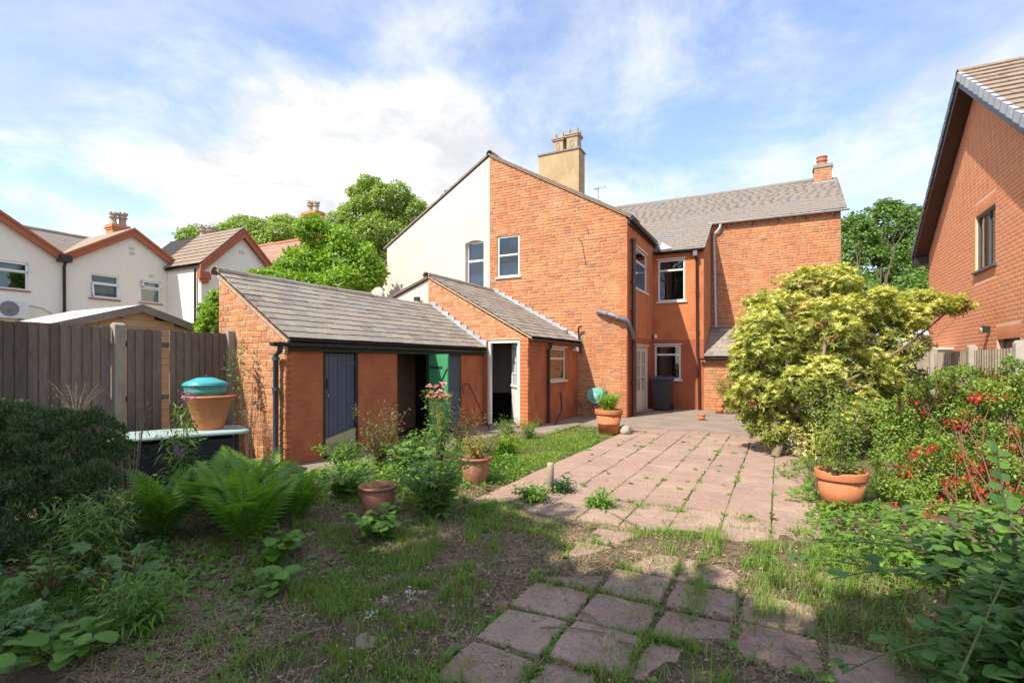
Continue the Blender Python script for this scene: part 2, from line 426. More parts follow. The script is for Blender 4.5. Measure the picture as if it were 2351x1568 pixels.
M['pot_red'] = mk('red_chimney_pot', (0.47, 0.17, 0.09), 0.8, noise=(7, (0.40, 0.15, 0.08), 0.45, 0.7))
M['soil'] = mk('potting_soil', (0.10, 0.06, 0.035), 1.0, noise=(30, (0.17, 0.10, 0.06), 0.5, 0.75), bump=(60, 1.0, 0.02), fine=(50, 0.3))
M['slab'] = mk('pink_concrete_slab', [(0.297, 0.185, 0.136), (0.344, 0.224, 0.162), (0.371, 0.246, 0.182), (0.316, 0.208, 0.162), (0.353, 0.218, 0.154)], 0.92, noise=[(4, (0.285, 0.20, 0.16), 0.42, 0.70), (1.3, (0.39, 0.285, 0.20), 0.50, 0.75), (16, (0.44, 0.35, 0.27), 0.58, 0.8), (11, (0.20, 0.17, 0.12), 0.64, 0.76), (70, (0.13, 0.09, 0.07), 0.64, 0.76)], bump=(45, 0.6, 0.008), spec=0.15, fine=(60, 0.18))
M['path'] = mk('worn_concrete_path', (0.27, 0.215, 0.165), 0.95, noise=[(1.5, (0.20, 0.155, 0.115), 0.42, 0.7), (12, (0.34, 0.28, 0.22), 0.55, 0.8)], bump=(35, 0.5, 0.01), fine=(50, 0.15))
M['teal'] = mk('teal_plastic_lid', (0.04, 0.36, 0.38), 0.4, noise=(4, (0.05, 0.30, 0.31), 0.4, 0.7), spec=0.45)
M['green_plastic'] = mk('green_plastic_tub', (0.06, 0.27, 0.19), 0.4, spec=0.45)
M['mint'] = mk('mint_green_plastic', (0.20, 0.52, 0.42), 0.35, noise=(6, (0.16, 0.46, 0.37), 0.4, 0.7), spec=0.5)
M['mint_dark'] = mk('dark_green_plastic', (0.03, 0.18, 0.14), 0.4, spec=0.45)
M['table_top'] = mk('pale_teal_table_top', (0.33, 0.45, 0.41), 0.5, noise=[(5, (0.40, 0.48, 0.43), 0.45, 0.7), (22, (0.20, 0.22, 0.16), 0.66, 0.76)], spec=0.4)
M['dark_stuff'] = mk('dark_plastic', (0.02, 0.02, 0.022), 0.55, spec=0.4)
M['bin'] = mk('charcoal_bin_plastic', (0.035, 0.037, 0.04), 0.5, noise=(5, (0.05, 0.05, 0.055), 0.4, 0.7), spec=0.4)
M['bin_lid'] = mk('blue_grey_bin_lid', (0.07, 0.078, 0.095), 0.5, spec=0.4)
M['lamp_glass'] = mk('wall_lamp_glass', (0.75, 0.66, 0.5), 0.3)
M['steel'] = mk('galvanised_metal', (0.35, 0.36, 0.37), 0.4, metal=0.6)
M['ac'] = mk('white_metal_casing', (0.72, 0.71, 0.67), 0.5)
M['ac_grille'] = mk('grey_fan_grille', (0.20, 0.20, 0.19), 0.6)
M['log'] = mk('pale_round_post', (0.45, 0.37, 0.26), 0.85, noise=(9, (0.34, 0.28, 0.19), 0.45, 0.7), stretch=(1, 1, 0.2), bump=(40, 0.4, 0.005))
M['bark'] = mk('tree_bark', (0.085, 0.062, 0.045), 0.95, noise=(6, (0.13, 0.10, 0.075), 0.45, 0.7), bump=(25, 0.9, 0.03), stretch=(1, 1, 0.3))
M['twig'] = mk('pale_twig', (0.22, 0.16, 0.10), 0.9, noise=(9, (0.15, 0.11, 0.07), 0.45, 0.7))
M['stem'] = mk('green_stem', (0.11, 0.13, 0.045), 0.7)
M['red_stem'] = mk('red_brown_stem', (0.16, 0.07, 0.04), 0.7)
M['straw'] = mk('dry_straw', [(0.34, 0.24, 0.14), (0.42, 0.31, 0.19), (0.27, 0.18, 0.11), (0.38, 0.27, 0.15), (0.22, 0.14, 0.085)], 0.9, spec=0.15)
# plants
M['l_tree'] = leafmat('tree_leaf', [(0.191, 0.273, 0.052), (0.26, 0.361, 0.069), (0.329, 0.422, 0.08), (0.225, 0.31, 0.057)], 0.3)
M['l_tree_dark'] = leafmat('dark_tree_leaf', [(0.097, 0.177, 0.036), (0.14, 0.23, 0.044), (0.182, 0.282, 0.049)], 0.28)
M['l_bush'] = leafmat('bright_bush_leaf', [(0.152, 0.269, 0.025), (0.215, 0.354, 0.031), (0.287, 0.425, 0.036), (0.179, 0.298, 0.031)], 0.32)
M['l_shade'] = leafmat('overhead_leaf', [(0.05, 0.10, 0.025), (0.07, 0.13, 0.03)], 0.3)
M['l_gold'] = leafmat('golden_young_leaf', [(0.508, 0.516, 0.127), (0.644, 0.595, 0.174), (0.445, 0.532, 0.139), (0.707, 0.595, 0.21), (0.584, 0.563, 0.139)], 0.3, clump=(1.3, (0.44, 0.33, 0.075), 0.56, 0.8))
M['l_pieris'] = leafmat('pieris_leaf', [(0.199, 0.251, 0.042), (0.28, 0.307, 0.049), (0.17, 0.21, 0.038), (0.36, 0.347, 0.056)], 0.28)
M['l_fuchsia'] = leafmat('fuchsia_leaf', [(0.144, 0.235, 0.04), (0.192, 0.302, 0.05), (0.259, 0.363, 0.062), (0.23, 0.258, 0.045)], 0.3)
M['f_red'] = leafmat('fuchsia_red_flower', [(0.55, 0.035, 0.03), (0.62, 0.06, 0.04), (0.45, 0.03, 0.035)], 0.25)
M['l_yew'] = leafmat('dark_conifer_needle', [(0.044, 0.084, 0.024), (0.064, 0.114, 0.03), (0.09, 0.14, 0.036)], 0.15)
M['l_fern'] = leafmat('fern_frond', [(0.147, 0.277, 0.031), (0.191, 0.347, 0.036), (0.122, 0.23, 0.031)], 0.35)
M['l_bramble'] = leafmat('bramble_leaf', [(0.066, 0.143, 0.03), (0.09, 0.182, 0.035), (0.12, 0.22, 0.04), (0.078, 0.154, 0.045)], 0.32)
M['l_bramble_lit'] = leafmat('bramble_leaf_tinted_lit', [(0.163, 0.286, 0.036), (0.22, 0.36, 0.047), (0.191, 0.31, 0.051)], 0.35)  # paler copy of the bramble leaf, sunlight put into its colour
M['l_rose'] = leafmat('rose_leaf', [(0.108, 0.194, 0.038), (0.154, 0.259, 0.049), (0.2, 0.285, 0.054)], 0.3)
M['l_redrose'] = leafmat('red_tinged_rose_leaf', [(0.12, 0.156, 0.048), (0.18, 0.12, 0.054), (0.108, 0.18, 0.048), (0.24, 0.144, 0.06)], 0.3)
M['l_mallow'] = leafmat('mallow_leaf', [(0.125, 0.235, 0.041), (0.163, 0.286, 0.051), (0.11, 0.212, 0.047)], 0.32)
M['l_weed'] = leafmat('weed_leaf', [(0.118, 0.235, 0.031), (0.163, 0.298, 0.036), (0.096, 0.199, 0.031), (0.206, 0.323, 0.041)], 0.32)
M['l_syc'] = leafmat('sycamore_leaf', [(0.12, 0.20, 0.06), (0.15, 0.24, 0.08), (0.10, 0.19, 0.05)], 0.3)
M['l_ivy'] = leafmat('dark_ivy_leaf', [(0.035, 0.10, 0.03), (0.05, 0.125, 0.035)], 0.25)
M['l_orange'] = leafmat('orange_tinged_leaf', [(0.45, 0.22, 0.06), (0.36, 0.28, 0.07), (0.20, 0.25, 0.06)], 0.3)
M['f_pink'] = leafmat('pink_petal', [(0.75, 0.30, 0.30), (0.80, 0.40, 0.38), (0.72, 0.24, 0.26), (0.82, 0.52, 0.47)], 0.3)
M['f_purple'] = leafmat('purple_petal', [(0.36, 0.10, 0.42), (0.45, 0.16, 0.48)], 0.3)
M['f_dkred'] = leafmat('dark_red_petal', [(0.18, 0.012, 0.02), (0.25, 0.02, 0.03)], 0.2)
M['f_yellow'] = leafmat('yellow_petal', [(0.70, 0.50, 0.04), (0.65, 0.55, 0.08)], 0.2)
M['f_white'] = leafmat('white_petal', [(0.72, 0.70, 0.64), (0.62, 0.62, 0.6)], 0.3)
M['grass'] = leafmat('grass_blade', [(0.112, 0.194, 0.026), (0.155, 0.259, 0.036), (0.206, 0.318, 0.039), (0.258, 0.324, 0.056), (0.129, 0.214, 0.037)], 0.35, rough=0.55)

# ------------------------------------------------------------------ wall, brick, slate and window builders
Z3 = Vector((0, 0, 1))
class Face:
    """a vertical plane: u runs along it, z up, n is the outward normal (z x u = -n)"""
    def __init__(s, o, u):
        s.o = Vector(o); s.u = Vector(u).normalized(); s.n = -Z3.cross(s.u)
    def pt(s, u, z, d=0.0):
        return s.o + s.u * u + Z3 * z + s.n * d

def wall_solid(mb, fc, left, right, z0, z1, holes=(), t=0.2, d=0.0, zs=()):
    br = sorted({z0, z1, *[z for z in zs if z0 < z < z1], *[h[k] for h in holes for k in (2, 3) if z0 < h[k] < z1]})
    for a, b in zip(br[:-1], br[1:]):
        segs = [[(left(a), left(b)), (right(a), right(b))]]
        for h in sorted(holes):
            if h[2] < b - 1e-6 and h[3] > a + 1e-6:
                s = segs.pop()
                segs.append([s[0], (h[0], h[0])]); segs.append([(h[1], h[1]), s[1]])
        for (l0, l1), (r0, r1) in segs:
            if r0 - l0 < 1e-4 and r1 - l1 < 1e-4: continue
            vs = []
            for dd in (d, d - t):
                vs += [fc.pt(l0, a, dd), fc.pt(r0, a, dd), fc.pt(r1, b, dd), fc.pt(l1, b, dd)]
            mb.add(vs, [(0, 1, 2, 3), (7, 6, 5, 4), (0, 4, 5, 1), (1, 5, 6, 2), (2, 6, 7, 3), (3, 7, 4, 0)])

def _brick_tpl(w, h, chip, jit, n, name, mat, proud=0.004):
    out = []
    r = random.Random(w * 1000 + n)
    for k in range(n):
        V = []
        for (d, ins) in ((0.03, 0.0), (0.0, 0.0), (-proud, chip)):
            for sx, sz in ((-1, -1), (1, -1), (1, 1), (-1, 1)):
                V.append((sx * (w / 2 - ins) + r.uniform(-jit, jit), d + r.uniform(-jit, jit) * 0.35, sz * (h / 2 - ins) + r.uniform(-jit, jit)))
        F = [(8, 9, 10, 11)]
        for a in (0, 4):
            for i in range(4):
                F.append((a + i, a + (i + 1) % 4, a + 4 + (i + 1) % 4, a + 4 + i))
        me = bpy.data.meshes.new(name); me.from_pydata(V, [], F); me.materials.append(mat); me.update()
        out.append((me, np.array(V), np.array(F), w, h))
    return out
TPL = {}
for key, mat, hh, jit in (('old', 'brick', 0.074, 0.0028), ('shed', 'brick_shed', 0.073, 0.0045), ('new', 'brick_new', 0.064, 0.0003)):
    TPL[key] = (_brick_tpl(0.223, hh, 0.005 if key != 'new' else 0.003, jit, 6, 'brick', M[mat], 0.004 if key != 'new' else 0.0004), _brick_tpl(0.106, hh, 0.005 if key != 'new' else 0.003, jit, 4, 'brick', M[mat], 0.004 if key != 'new' else 0.0004))

def bricks(fc, left, right, z0, z1, holes, key, course, parent, seed=0, header=0.3, joint=0.011, plain=False, d=0.0, wob=0.002):
    """list of brick placements (template, location, rotation matrix, scale, parent)"""
    r = random.Random(seed); out = []
    ST, HD = TPL[key]
    rot = Matrix((fc.u, -fc.n, Z3)).transposed()
    nrow = int((z1 - z0) / course)
    for i in range(nrow):
        zc = z0 + (i + 0.5) * course
        L0, R0 = left(zc), right(zc)
        if R0 - L0 < 0.06: continue
        ivs = [(L0, R0)]
        for h in sorted(holes):
            if h[2] < zc + course * 0.3 and h[3] > zc - course * 0.3:
                a, b = ivs.pop()
                ivs += [(a, h[0]), (h[1], b)]
        for a, b in ivs:
            if b - a < 0.05: continue
            if plain: u = a - (0.117 if i % 2 else 0.0)
            else: u = a - r.choice((0, 0.06, 0.117, 0.17))
            while u < b - 0.02:
                hd = (not plain) and r.random() < header
                ln = 0.117 if hd else 0.234
                p, q = max(u, a), min(u + ln, b)
                if b - q < 0.05: q = b
                w = q - p - joint
                if w > 0.035:
                    tp = r.choice(HD if w < 0.15 else ST)
                    loc = fc.pt((p + q) / 2, zc + r.uniform(-wob, wob), d + r.uniform(-0.5, 1) * wob)
                    out.append((tp, loc, rot, (w / tp[3], 1, (course - joint) / tp[4]), parent))
                u = q if q == b else u + ln
    return out

def slates(o, u, v, urange, vlen, width, gauge, tpls, parent, seed=0, jit=0.006, skip=None, first=0.0):
    """rows of slates up a slope; o lower left corner, u along the eaves, v up the slope"""
    r = random.Random(seed); out = []
    o = Vector(o); u = Vector(u).normalized(); v = Vector(v).normalized(); n = u.cross(v)
    row = 0; s = first
    while s < vlen - 0.02:
        a, b = urange(s)
        x = a - (width / 2 if row % 2 else 0.0)
        while x < b - 0.01:
            w = width * r.uniform(0.93, 1.07) if r.random() < 0.85 else width * r.uniform(0.7, 0.8)
            p, q = max(x, a), min(x + w, b)
            if b - q < 0.05: q = b
            if q - p > 0.04 and not (skip and skip((p + q) / 2, s)):
                tw = r.uniform(-0.012, 0.012)
                uu = (u + v * tw).normalized(); vv = n.cross(uu)
                loc = o + u * (p + q) / 2 + v * (s + r.uniform(-jit, jit)) + n * r.uniform(0, 0.004)
                tp = r.choice(tpls)
                out.append((tp, loc, Matrix((uu, vv, n)).transposed(), ((q - p - 0.006) / tp[3], min(gauge * 1.55, vlen - s + 0.02) / tp[4], 1), parent))
            x = q if q == b else x + w
        s += gauge; row += 1
    return out
def _slate_tpl(mat, thick, n, name='slate', lift=0.012):
    out = []; r = random.Random(len(name) + n)
    for k in range(n):
        j = lambda e: r.uniform(-e, e)
        V = []
        for (y, zb) in ((0.0, lift), (1.0, 0.0)):
            V += [(-0.5 + j(.008), y + j(.012), zb + j(.002)), (0.5 + j(.008), y + j(.012), zb + j(.002)), (0.5 + j(.008), y + j(.01), zb + thick + j(.002)), (-0.5 + j(.008), y + j(.01), zb + thick + j(.002))]
        F = [(0, 1, 2, 3), (3, 2, 6, 7), (0, 3, 7, 4), (2, 1, 5, 6), (4, 7, 6, 5)]
        me = bpy.data.meshes.new(name); me.from_pydata(V, [], F); me.materials.append(mat); me.update()
        out.append((me, np.array(V), np.array(F), 1.0, 1.0))
    return out
SL = {'slate': _slate_tpl(M['slate'], 0.010, 8, 'slate', 0.017), 'main': _slate_tpl(M['slate_main'], 0.008, 8), 'tile': _slate_tpl(M['tile'], 0.03, 3, 'roof_tile', 0.045), 'red': _slate_tpl(M['red_tile'], 0.015, 4, 'roof_tile', 0.02)}
CAMP = Vector((0, 0, EYE))
def realize(name, insts, cap=290, rest=None):
    """the nearest pieces become objects that share mesh data, the others one joined part"""
    insts = sorted(insts, key=lambda i: (i[1] - CAMP).length)
    for tp, loc, rot, sc, par in insts[:cap]:
        o = bpy.data.objects.new(name, tp[0])
        link(o, par, loc)
        o.rotation_euler = rot.to_euler(); o.scale = sc
    if insts[cap:]:
        VV, FF, n = [], [], 0
        for tp, loc, rot, sc, par in insts[cap:]:
            m = np.array(rot) * np.array(sc)[None, :]
            VV.append(tp[1] @ m.T + np.array(loc)); FF.append(tp[2] + n); n += len(tp[1])
        o = npmesh(rest, np.vstack(VV), np.vstack(FF), insts[-1][0][0].materials[0], insts[-1][4])
        tag(o, kind='stuff')

def const(c): return lambda z: c

def window(parent, fc, u0, u1, z0, z1, fmat='white', fw=0.055, recess=0.05, transom=None, mull=(), sill=True, sillmat=None, lintel=False, room='room', depth=1.4, panes=None, glass='glass', skipglass=False):
    """casement window: frame with sill and panes as sub-parts and the room seen behind"""
    mb = MB()
    d1, d0 = -recess, -recess - 0.05
    def bar(a, b, c, e, dd=0.0):
        p = fc.pt(a, c, d0 - 0.0); mb.obox(fc.pt(a, c, d0), fc.u * (b - a), Z3 * (e - c), fc.n * (d1 - d0 + dd))
    bar(u0, u1, z0, z0 + fw); bar(u0, u1, z1 - fw, z1)
    bar(u0, u0 + fw, z0 + fw, z1 - fw); bar(u1 - fw, u1, z0 + fw, z1 - fw)
    cells_z = [(z0 + fw, z1 - fw)]
    if transom:
        bar(u0 + fw, u1 - fw, transom - fw * 0.5, transom + fw * 0.5, 0.004)
        cells_z = [(z0 + fw, transom - fw * 0.5), (transom + fw * 0.5, z1 - fw)]
    us = [u0 + fw, *mull, u1 - fw]
    for m_ in mull:
        bar(m_ - fw * 0.4, m_ + fw * 0.4, z0 + fw, cells_z[0][1], 0.002)
    w = mb.build('window', M[fmat], parent)
    if sill:
        s = MB(); s.obox(fc.pt(u0 - 0.06, z0 - 0.045, -recess), fc.u * (u1 - u0 + 0.12), Z3 * 0.045, fc.n * (recess + 0.05))
        s.build('sill', M[sillmat or fmat], w)
    if lintel:
        s = MB(); s.obox(fc.pt(u0 - 0.04, z1 + 0.01, -0.02), fc.u * (u1 - u0 + 0.08), Z3 * 0.03, fc.n * 0.055)
        s.build('drip_rail', M[fmat], w)
    if not skipglass:
        for (a, b) in cells_z:
            uu = us if (a, b) == cells_z[0] else [us[0], us[-1]]
            for c, e in zip(uu[:-1], uu[1:]):
                g = MB(); g.obox(fc.pt(c - 0.004, a - 0.004, d0 + 0.018), fc.u * (e - c + 0.008), Z3 * (b - a + 0.008), fc.n * 0.006)
                g.build('pane', M[glass], w)
    if room:
        r = MB()
        a = fc.pt(u0 - 0.25, z0 - 0.3, -0.215); U = fc.u * (u1 - u0 + 0.5); V = Z3 * (z1 - z0 + 0.6); D = fc.n * -depth
        q = [a, a + U, a + U + V, a + V]
        r.add(q + [p + D for p in q], [(4, 5, 6, 7), (0, 1, 5, 4), (1, 2, 6, 5), (2, 3, 7, 6), (3, 0, 4, 7)])
        # the inside face of the wall round the opening
        i0, i1, j0, j1 = u0, u1, z0, z1
        for (p0, p1, q0, q1) in ((u0 - .25, u0, z0 - .3, z1 + .3), (u1, u1 + .25, z0 - .3, z1 + .3), (u0, u1, z0 - .3, z0), (u0, u1, z1, z1 + .3)):
            r.add([fc.pt(p0, q0, -.215), fc.pt(p1, q0, -.215), fc.pt(p1, q1, -.215), fc.pt(p0, q1, -.215)], [(3, 2, 1, 0)])
        r.build('room_interior', M[room], w)
    return w

def pipe(parent, name, pts, r, mat, clips=None, n=10):
    mb = MB(); mb.tube(pts, r, n)
    o = mb.build(name, M[mat], parent)
    if clips:
        for p in clips:
            c = MB(); c.tube([Vector(p) - Z3 * 0.025, Vector(p) + Z3 * 0.025], r * 1.35, n)
            c.build('pipe_collar', M[mat], o)
    return o
def gutter(parent, a, b, r, mat, n=8):
    """half round gutter between two points"""
    a, b = Vector(a), Vector(b); t = (b - a).normalized(); s = t.cross(Z3).normalized()
    mb = MB(); V = []
    for p in (a, b):
        for rr in (r, r * 0.86):
            for k in range(n + 1):
                an = math.pi * k / n
                V.append(p + s * math.cos(an) * rr - Z3 * math.sin(an) * rr)
    m = n + 1; F = []
    for k in range(n):
        F.append((k, k + 1, 2 * m + k + 1, 2 * m + k)); F.append((m + k + 1, m + k, 3 * m + k, 3 * m + k + 1))
    F += [(0, 2 * m, 3 * m, m), (n, m + n, 3 * m + n, 2 * m + n)]
    for e in (0, 2 * m): F += [(e + k, e + k + 1, e + m + k + 1, e + m + k) for k in range(n)]
    mb.add(V, F)
    mb.add([p + q for p in (a,) for q in [s * math.cos(math.pi * k / n) * r - Z3 * math.sin(math.pi * k / n) * r for k in range(n + 1)]], [tuple(range(n + 1))])
    return mb.build('gutter', M[mat], parent)
def ridge_tiles(parent, a, b, r, length, mat='ridge', sag=0.0, name='ridge_tile', seed=0):
    a, b = Vector(a), Vector(b); t = (b - a); Ln = t.length; t = t.normalized(); s = t.cross(Z3).normalized(); up = s.cross(t)
    k = max(1, int(round(Ln / length))); rn = random.Random(seed)
    for i in range(k):
        p = a + t * Ln * i / k; q = a + t * (Ln * (i + 1) / k - 0.006)
        w = lambda x: -up * sag * math.sin(math.pi * x)
        p = p + w(i / k) + up * rn.uniform(-.006, .006); q = q + w((i + 1) / k) + up * rn.uniform(-.006, .006)
        mb = MB(); V = []; n = 8
        for c in (p, q):
            for rr in (r, r - 0.016):
                for j in range(n + 1):
                    an = math.pi * (-0.06 + 1.12 * j / n)
                    V.append(c + s * math.cos(an) * rr + up * (math.sin(an) * rr - 0.02))
        m = n + 1; F = []
        for j in range(n):
            F.append((j + 1, j, 2 * m + j, 2 * m + j + 1)); F.append((m + j, m + j + 1, 3 * m + j + 1, 3 * m + j))
            F.append((j, j + 1, m + j + 1, m + j)); F.append((2 * m + j + 1, 2 * m + j, 3 * m + j, 3 * m + j + 1))
        mb.add(V, F, False)
        mb.build(name, M[mat], parent)

# ------------------------------------------------------------------ ground sheet, path, patio
def gh(x, y):
    """height of the garden soil"""
    v = 0.012 * np.sin(1.7 * x + 0.6 * y) + 0.012 * np.sin(2.9 * y - 1.1 * x + 1.3) + 0.008 * np.sin(6.3 * x + 2.0) * np.sin(5.1 * y)
    fade = np.clip((10.5 - y) / 3.0, 0, 1)
    bed = 0.06 * np.exp(-(((x + 4.2) / 1.3) ** 2 + ((y - 4.6) / 1.5) ** 2)) + 0.05 * np.exp(-(((x - 1.2) / 0.9) ** 2 + ((y - 5) / 2.5) ** 2))
    edge = 4.75 + 0.35 * np.sin(2.3 * x + 1.0) + 0.22 * np.sin(6.1 * x) ; patio = ((x > -2.98 + 0.05 * np.sin(5 * y)) & (x < 0.2) & (y > edge) & (y < 12.0))
    far = ((y > 11.4) | (x < -6.0) & (y > 5) | (x < -7.9) | (x > 3.2))
    z = -0.004 + v * fade + bed + 0.016 * np.sin(4.3 * x + 0.7) * np.sin(3.9 * y + 0.4) * np.clip((5.0 - y) / 1.0, 0, 1)
    z = np.where(patio, -0.03, z)
    z = np.where((~patio) & (y > 4.3) & (y < 5.6) & (x > -3.0) & (x < .3), np.maximum(z, 0.012 + 1.4 * v), z)
    return np.where(far, -0.03, z)
gm = mk('garden_soil', (0.15, 0.105, 0.065), 1.0, noise=[(1.4, (0.21, 0.15, 0.09), 0.42, 0.66), (6, (0.32, 0.24, 0.14), 0.52, 0.74), (3.7, (0.08, 0.11, 0.035), 0.50, 0.70), (40, (0.05, 0.035, 0.02), 0.62, 0.75)], bump=(45, 1.0, 0.03), spec=0.1, fine=(70, 0.3))
xs = np.concatenate([[-900, -300, -80, -30, -14], np.arange(-9, 6.01, 0.1), [8, 14, 30, 80, 300, 900]])
ys = np.concatenate([[-600, -120, -30, -12, -5], np.arange(-2, 20.01, 0.1), [26, 40, 90, 300, 900]])
gx, gy = np.meshgrid(xs, ys)
gz = gh(gx, gy)
V = np.stack([gx, gy, gz], -1).reshape(-1, 3)
nx = len(xs); ii = np.arange((len(ys) - 1) * (nx - 1)); rr_, cc_ = ii // (nx - 1), ii % (nx - 1)
b0 = rr_ * nx + cc_
tag(npmesh('ground', V, np.stack([b0, b0 + 1, b0 + 1 + nx, b0 + nx], 1), gm, None, True), kind='structure')

mb = MB()
mb.box(-6.22, -5.1, 4.9, 10.46, -0.12, 0.015)
mb.box(-5.09, -4.25, 10.0, 10.46, -0.12, 0.0149)
mb.box(-5.02, -4.25, 10.47, 13.74, -0.12, 0.014)
mb.box(-4.24, 1.6, 11.75, 13.74, -0.12, 0.012)
mb.box(-3.62, -0.6, 13.75, 17.05, -0.12, 0.013)
mb.build('path', M['path'], kind='structure')
patio = MB(); patio.box(-3.0, 0.36, 4.6, 11.74, -0.2, -0.045)
patio = patio.build('patio', M['soil'], kind='structure')
tp_slab = []
for k in range(5):
    r = random.Random(k + 40); j = lambda e=.005: r.uniform(-e, e)
    V = []
    for (z, ins) in ((-0.05, 0), (-0.007, 0), (0.0, 0.007)):
        for sx, sy in ((-1, -1), (1, -1), (1, 1), (-1, 1)):
            V.append((sx * (0.203 - ins) + j(.004), sy * (0.203 - ins) + j(.004), z + j(.0012)))
    F = [(8, 9, 10, 11)]
    for a in (0, 4):
        for i in range(4): F.append((a + i, a + (i + 1) % 4, a + 4 + (i + 1) % 4, a + 4 + i))
    me = bpy.data.meshes.new('slab'); me.from_pydata(V, [], F); me.materials.append(M['slab']); me.update()
    tp_slab.append(me)
tp_old = []
for k in range(6):                                       # worn slabs with rounded, chipped edges
    r = random.Random(k + 90); per = []
    for i in range(16):
        a = 2 * math.pi * i / 16; c_, s_ = math.cos(a), math.sin(a); m_ = (abs(c_) ** 11 + abs(s_) ** 11) ** (-1 / 11)
        per.append((c_ * m_ * .199 + r.uniform(-.010, .006), s_ * m_ * .199 + r.uniform(-.010, .006)))
    V = [(x, y, -.05) for x, y in per] + [(x, y, -.010) for x, y in per] + [(x * .955, y * .955, r.uniform(-.003, .001)) for x, y in per] + [(0, 0, .002)]
    F = [(a + i, a + (i + 1) % 16, a + 16 + (i + 1) % 16, a + 16 + i) for a in (0, 16) for i in range(16)] + [(32 + i, 32 + (i + 1) % 16, 48) for i in range(16)]
    me = bpy.data.meshes.new('slab'); me.from_pydata(V, [], F); me.materials.append(M['slab']); me.update(); tp_old.append(me)
rs = random.Random(3)
SLABS = []
def slab(x, y, z, parent, tilt=0.008, tpls=tp_slab):
    o = bpy.data.objects.new('slab', rs.choice(tpls))
    link(o, parent, (x + rs.uniform(-.006, .006), y + rs.uniform(-.006, .006), z))
    o.rotation_euler = (rs.uniform(-tilt, tilt), rs.uniform(-tilt, tilt), rs.uniform(-.012, .012) + rs.choice((0, 0.5, 1, 1.5)) * math.pi)
    SLABS.append((x, y))
for i in range(8):
    for k in range(17):
        slab(-2.75 + 0.413 * i, 4.85 + 0.413 * k, 0.014 + rs.uniform(-.004, .004), patio)
old = MB(); old.box(-2.3, 0.45, 1.4, 4.58, -0.25, -0.08)
old = old.build('sunken_paving', M['soil'], kind='structure')
for i in range(7):
    for k in range(8):
        x_, y_ = -2.13 + 0.425 * i, 1.75 + 0.425 * k
        sunk = -0.028 if (x_ < -1.5 or x_ > 0.5 or y_ > 4.4) else 0.016
        if rs.random() < (0.55 if sunk < -0.02 else 0.92): slab(x_, y_, sunk + rs.uniform(-0.014, 0.008), old, 0.03, tp_old)

# ------------------------------------------------------------------ brick outbuilding (long shed)
sh = thing('brick_outbuilding', 'low brick outbuilding with slate lean-to roof and blue plank door', 'outbuilding', (-6.9, 7.7, 0))
XF, XB, Y0, Y1 = -6.22, -7.72, 5.02, 10.49
gab = Face((XB, Y0, 0), (1, 0, 0)); wdt = XF - XB
ztop = lambda u: 2.80 - (2.80 - 1.80) * u / wdt
rgt = lambda z: wdt if z <= 1.80 else wdt * (2.80 - z) / 1.0
mb = MB(); wall_solid(mb, gab, const(0.0), lambda z: rgt(z) - 0.03, 0, 2.77, (), 0.2, -0.001, (1.8,))
gw = mb.build('gable_wall', M['mortar'], sh)
ins = bricks(gab, const(0.0), lambda z: rgt(z) - (0.03 if z > 1.8 else 0), 0.02, 2.78, (), 'shed', 0.084, gw, 5, 0.32, 0.013, wob=0.006)
realize('brick', ins, 290, 'far_brickwork')
mb = MB(); mb.box(XB, XB + 0.2, Y0 + 0.2, Y1, 0, 2.76); mb.build('back_wall', M['mortar'], sh)
# painted front wall with three piers, a closed door and an open doorway
fr = Face((XF, Y0, 0), (0, 1, 0))
def piers(mat, spans, z1):
    for i, (a, b) in enumerate(spans):
        mb = MB(); mb.obox(fr.pt(a - Y0, 0, -0.115), fr.u * (b - a), Z3 * z1, fr.n * 0.115)
        mb.build('front_wall', M[mat], sh)
piers('shed_paint', ((5.10, 5.70), (6.45, 7.43), (9.58, 10.48)), 1.68)
rr0 = random.Random(8)                                   # toothed painted brick ends of the near corner
for k in range(19):
    h = 0.084; z = 0.02 + k * h
    mb = MB(); mb.obox((XF - 0.105, Y0 + 0.004, z), (0.105 + rr0.uniform(0.0, 0.02), 0, 0), (0, 0.085 + rr0.uniform(-.01, .008), 0), (0, 0, h - 0.008))
    mb.build('corner_brick', M['shed_paint'], sh)
mb = MB(); mb.obox(fr.pt(0.0, 1.66, -0.12), fr.u * (Y1 - Y0), Z3 * 0.135, fr.n * 0.17); mb.build('fascia_board', M['fascia_dark'], sh)
gutter(sh, (XF + 0.10, 4.72, 1.775), (XF + 0.10, Y1 - 0.02, 1.765), 0.055, 'black_iron')
pipe(sh, 'downpipe', [(XF + 0.10, 4.86, 1.73), (XF + 0.09, 4.86, 1.66), (XF - 0.10, 4.94, 1.60), (XF - 0.10, 4.94, 0.03)], 0.038, 'slate_pipe', [(XF - 0.10, 4.94, 1.12), (XF - 0.10, 4.94, 1.55)])
# roof
sdir = Vector((XB - (XF + 0.12), 0, 2.90 - 1.82)); sl = sdir.length
o_ = Vector((XF + 0.12, Y0 - 0.05, 1.835)); ln = Y1 - Y0 + 0.04
mb = MB(); mb.obox(o_ + Vector((0, 0.03, -0.035)), (0, ln - 0.03, 0), sdir, sdir.cross(Vector((0, 1, 0))).normalized() * -0.025)
rf = mb.build('roof', M['underlay'], sh)
ins = slates(o_, (0, 1, 0), sdir, lambda s: (0.0, ln), sl, 0.29, 0.172, SL['slate'], rf, 3, 0.007)
realize('slate', ins, 290, 'far_slates')
ridge_tiles(sh, (XB - 0.01, Y0 - 0.07, 2.90), (XB - 0.01, Y0 + 3.35, 2.90), 0.105, 0.49, sag=0.02, seed=2)
ridge_tiles(sh, (XB - 0.01, Y0 + 3.36, 2.875), (XB - 0.01, Y1 - 0.01, 2.875), 0.10, 0.47, sag=0.01, seed=4)
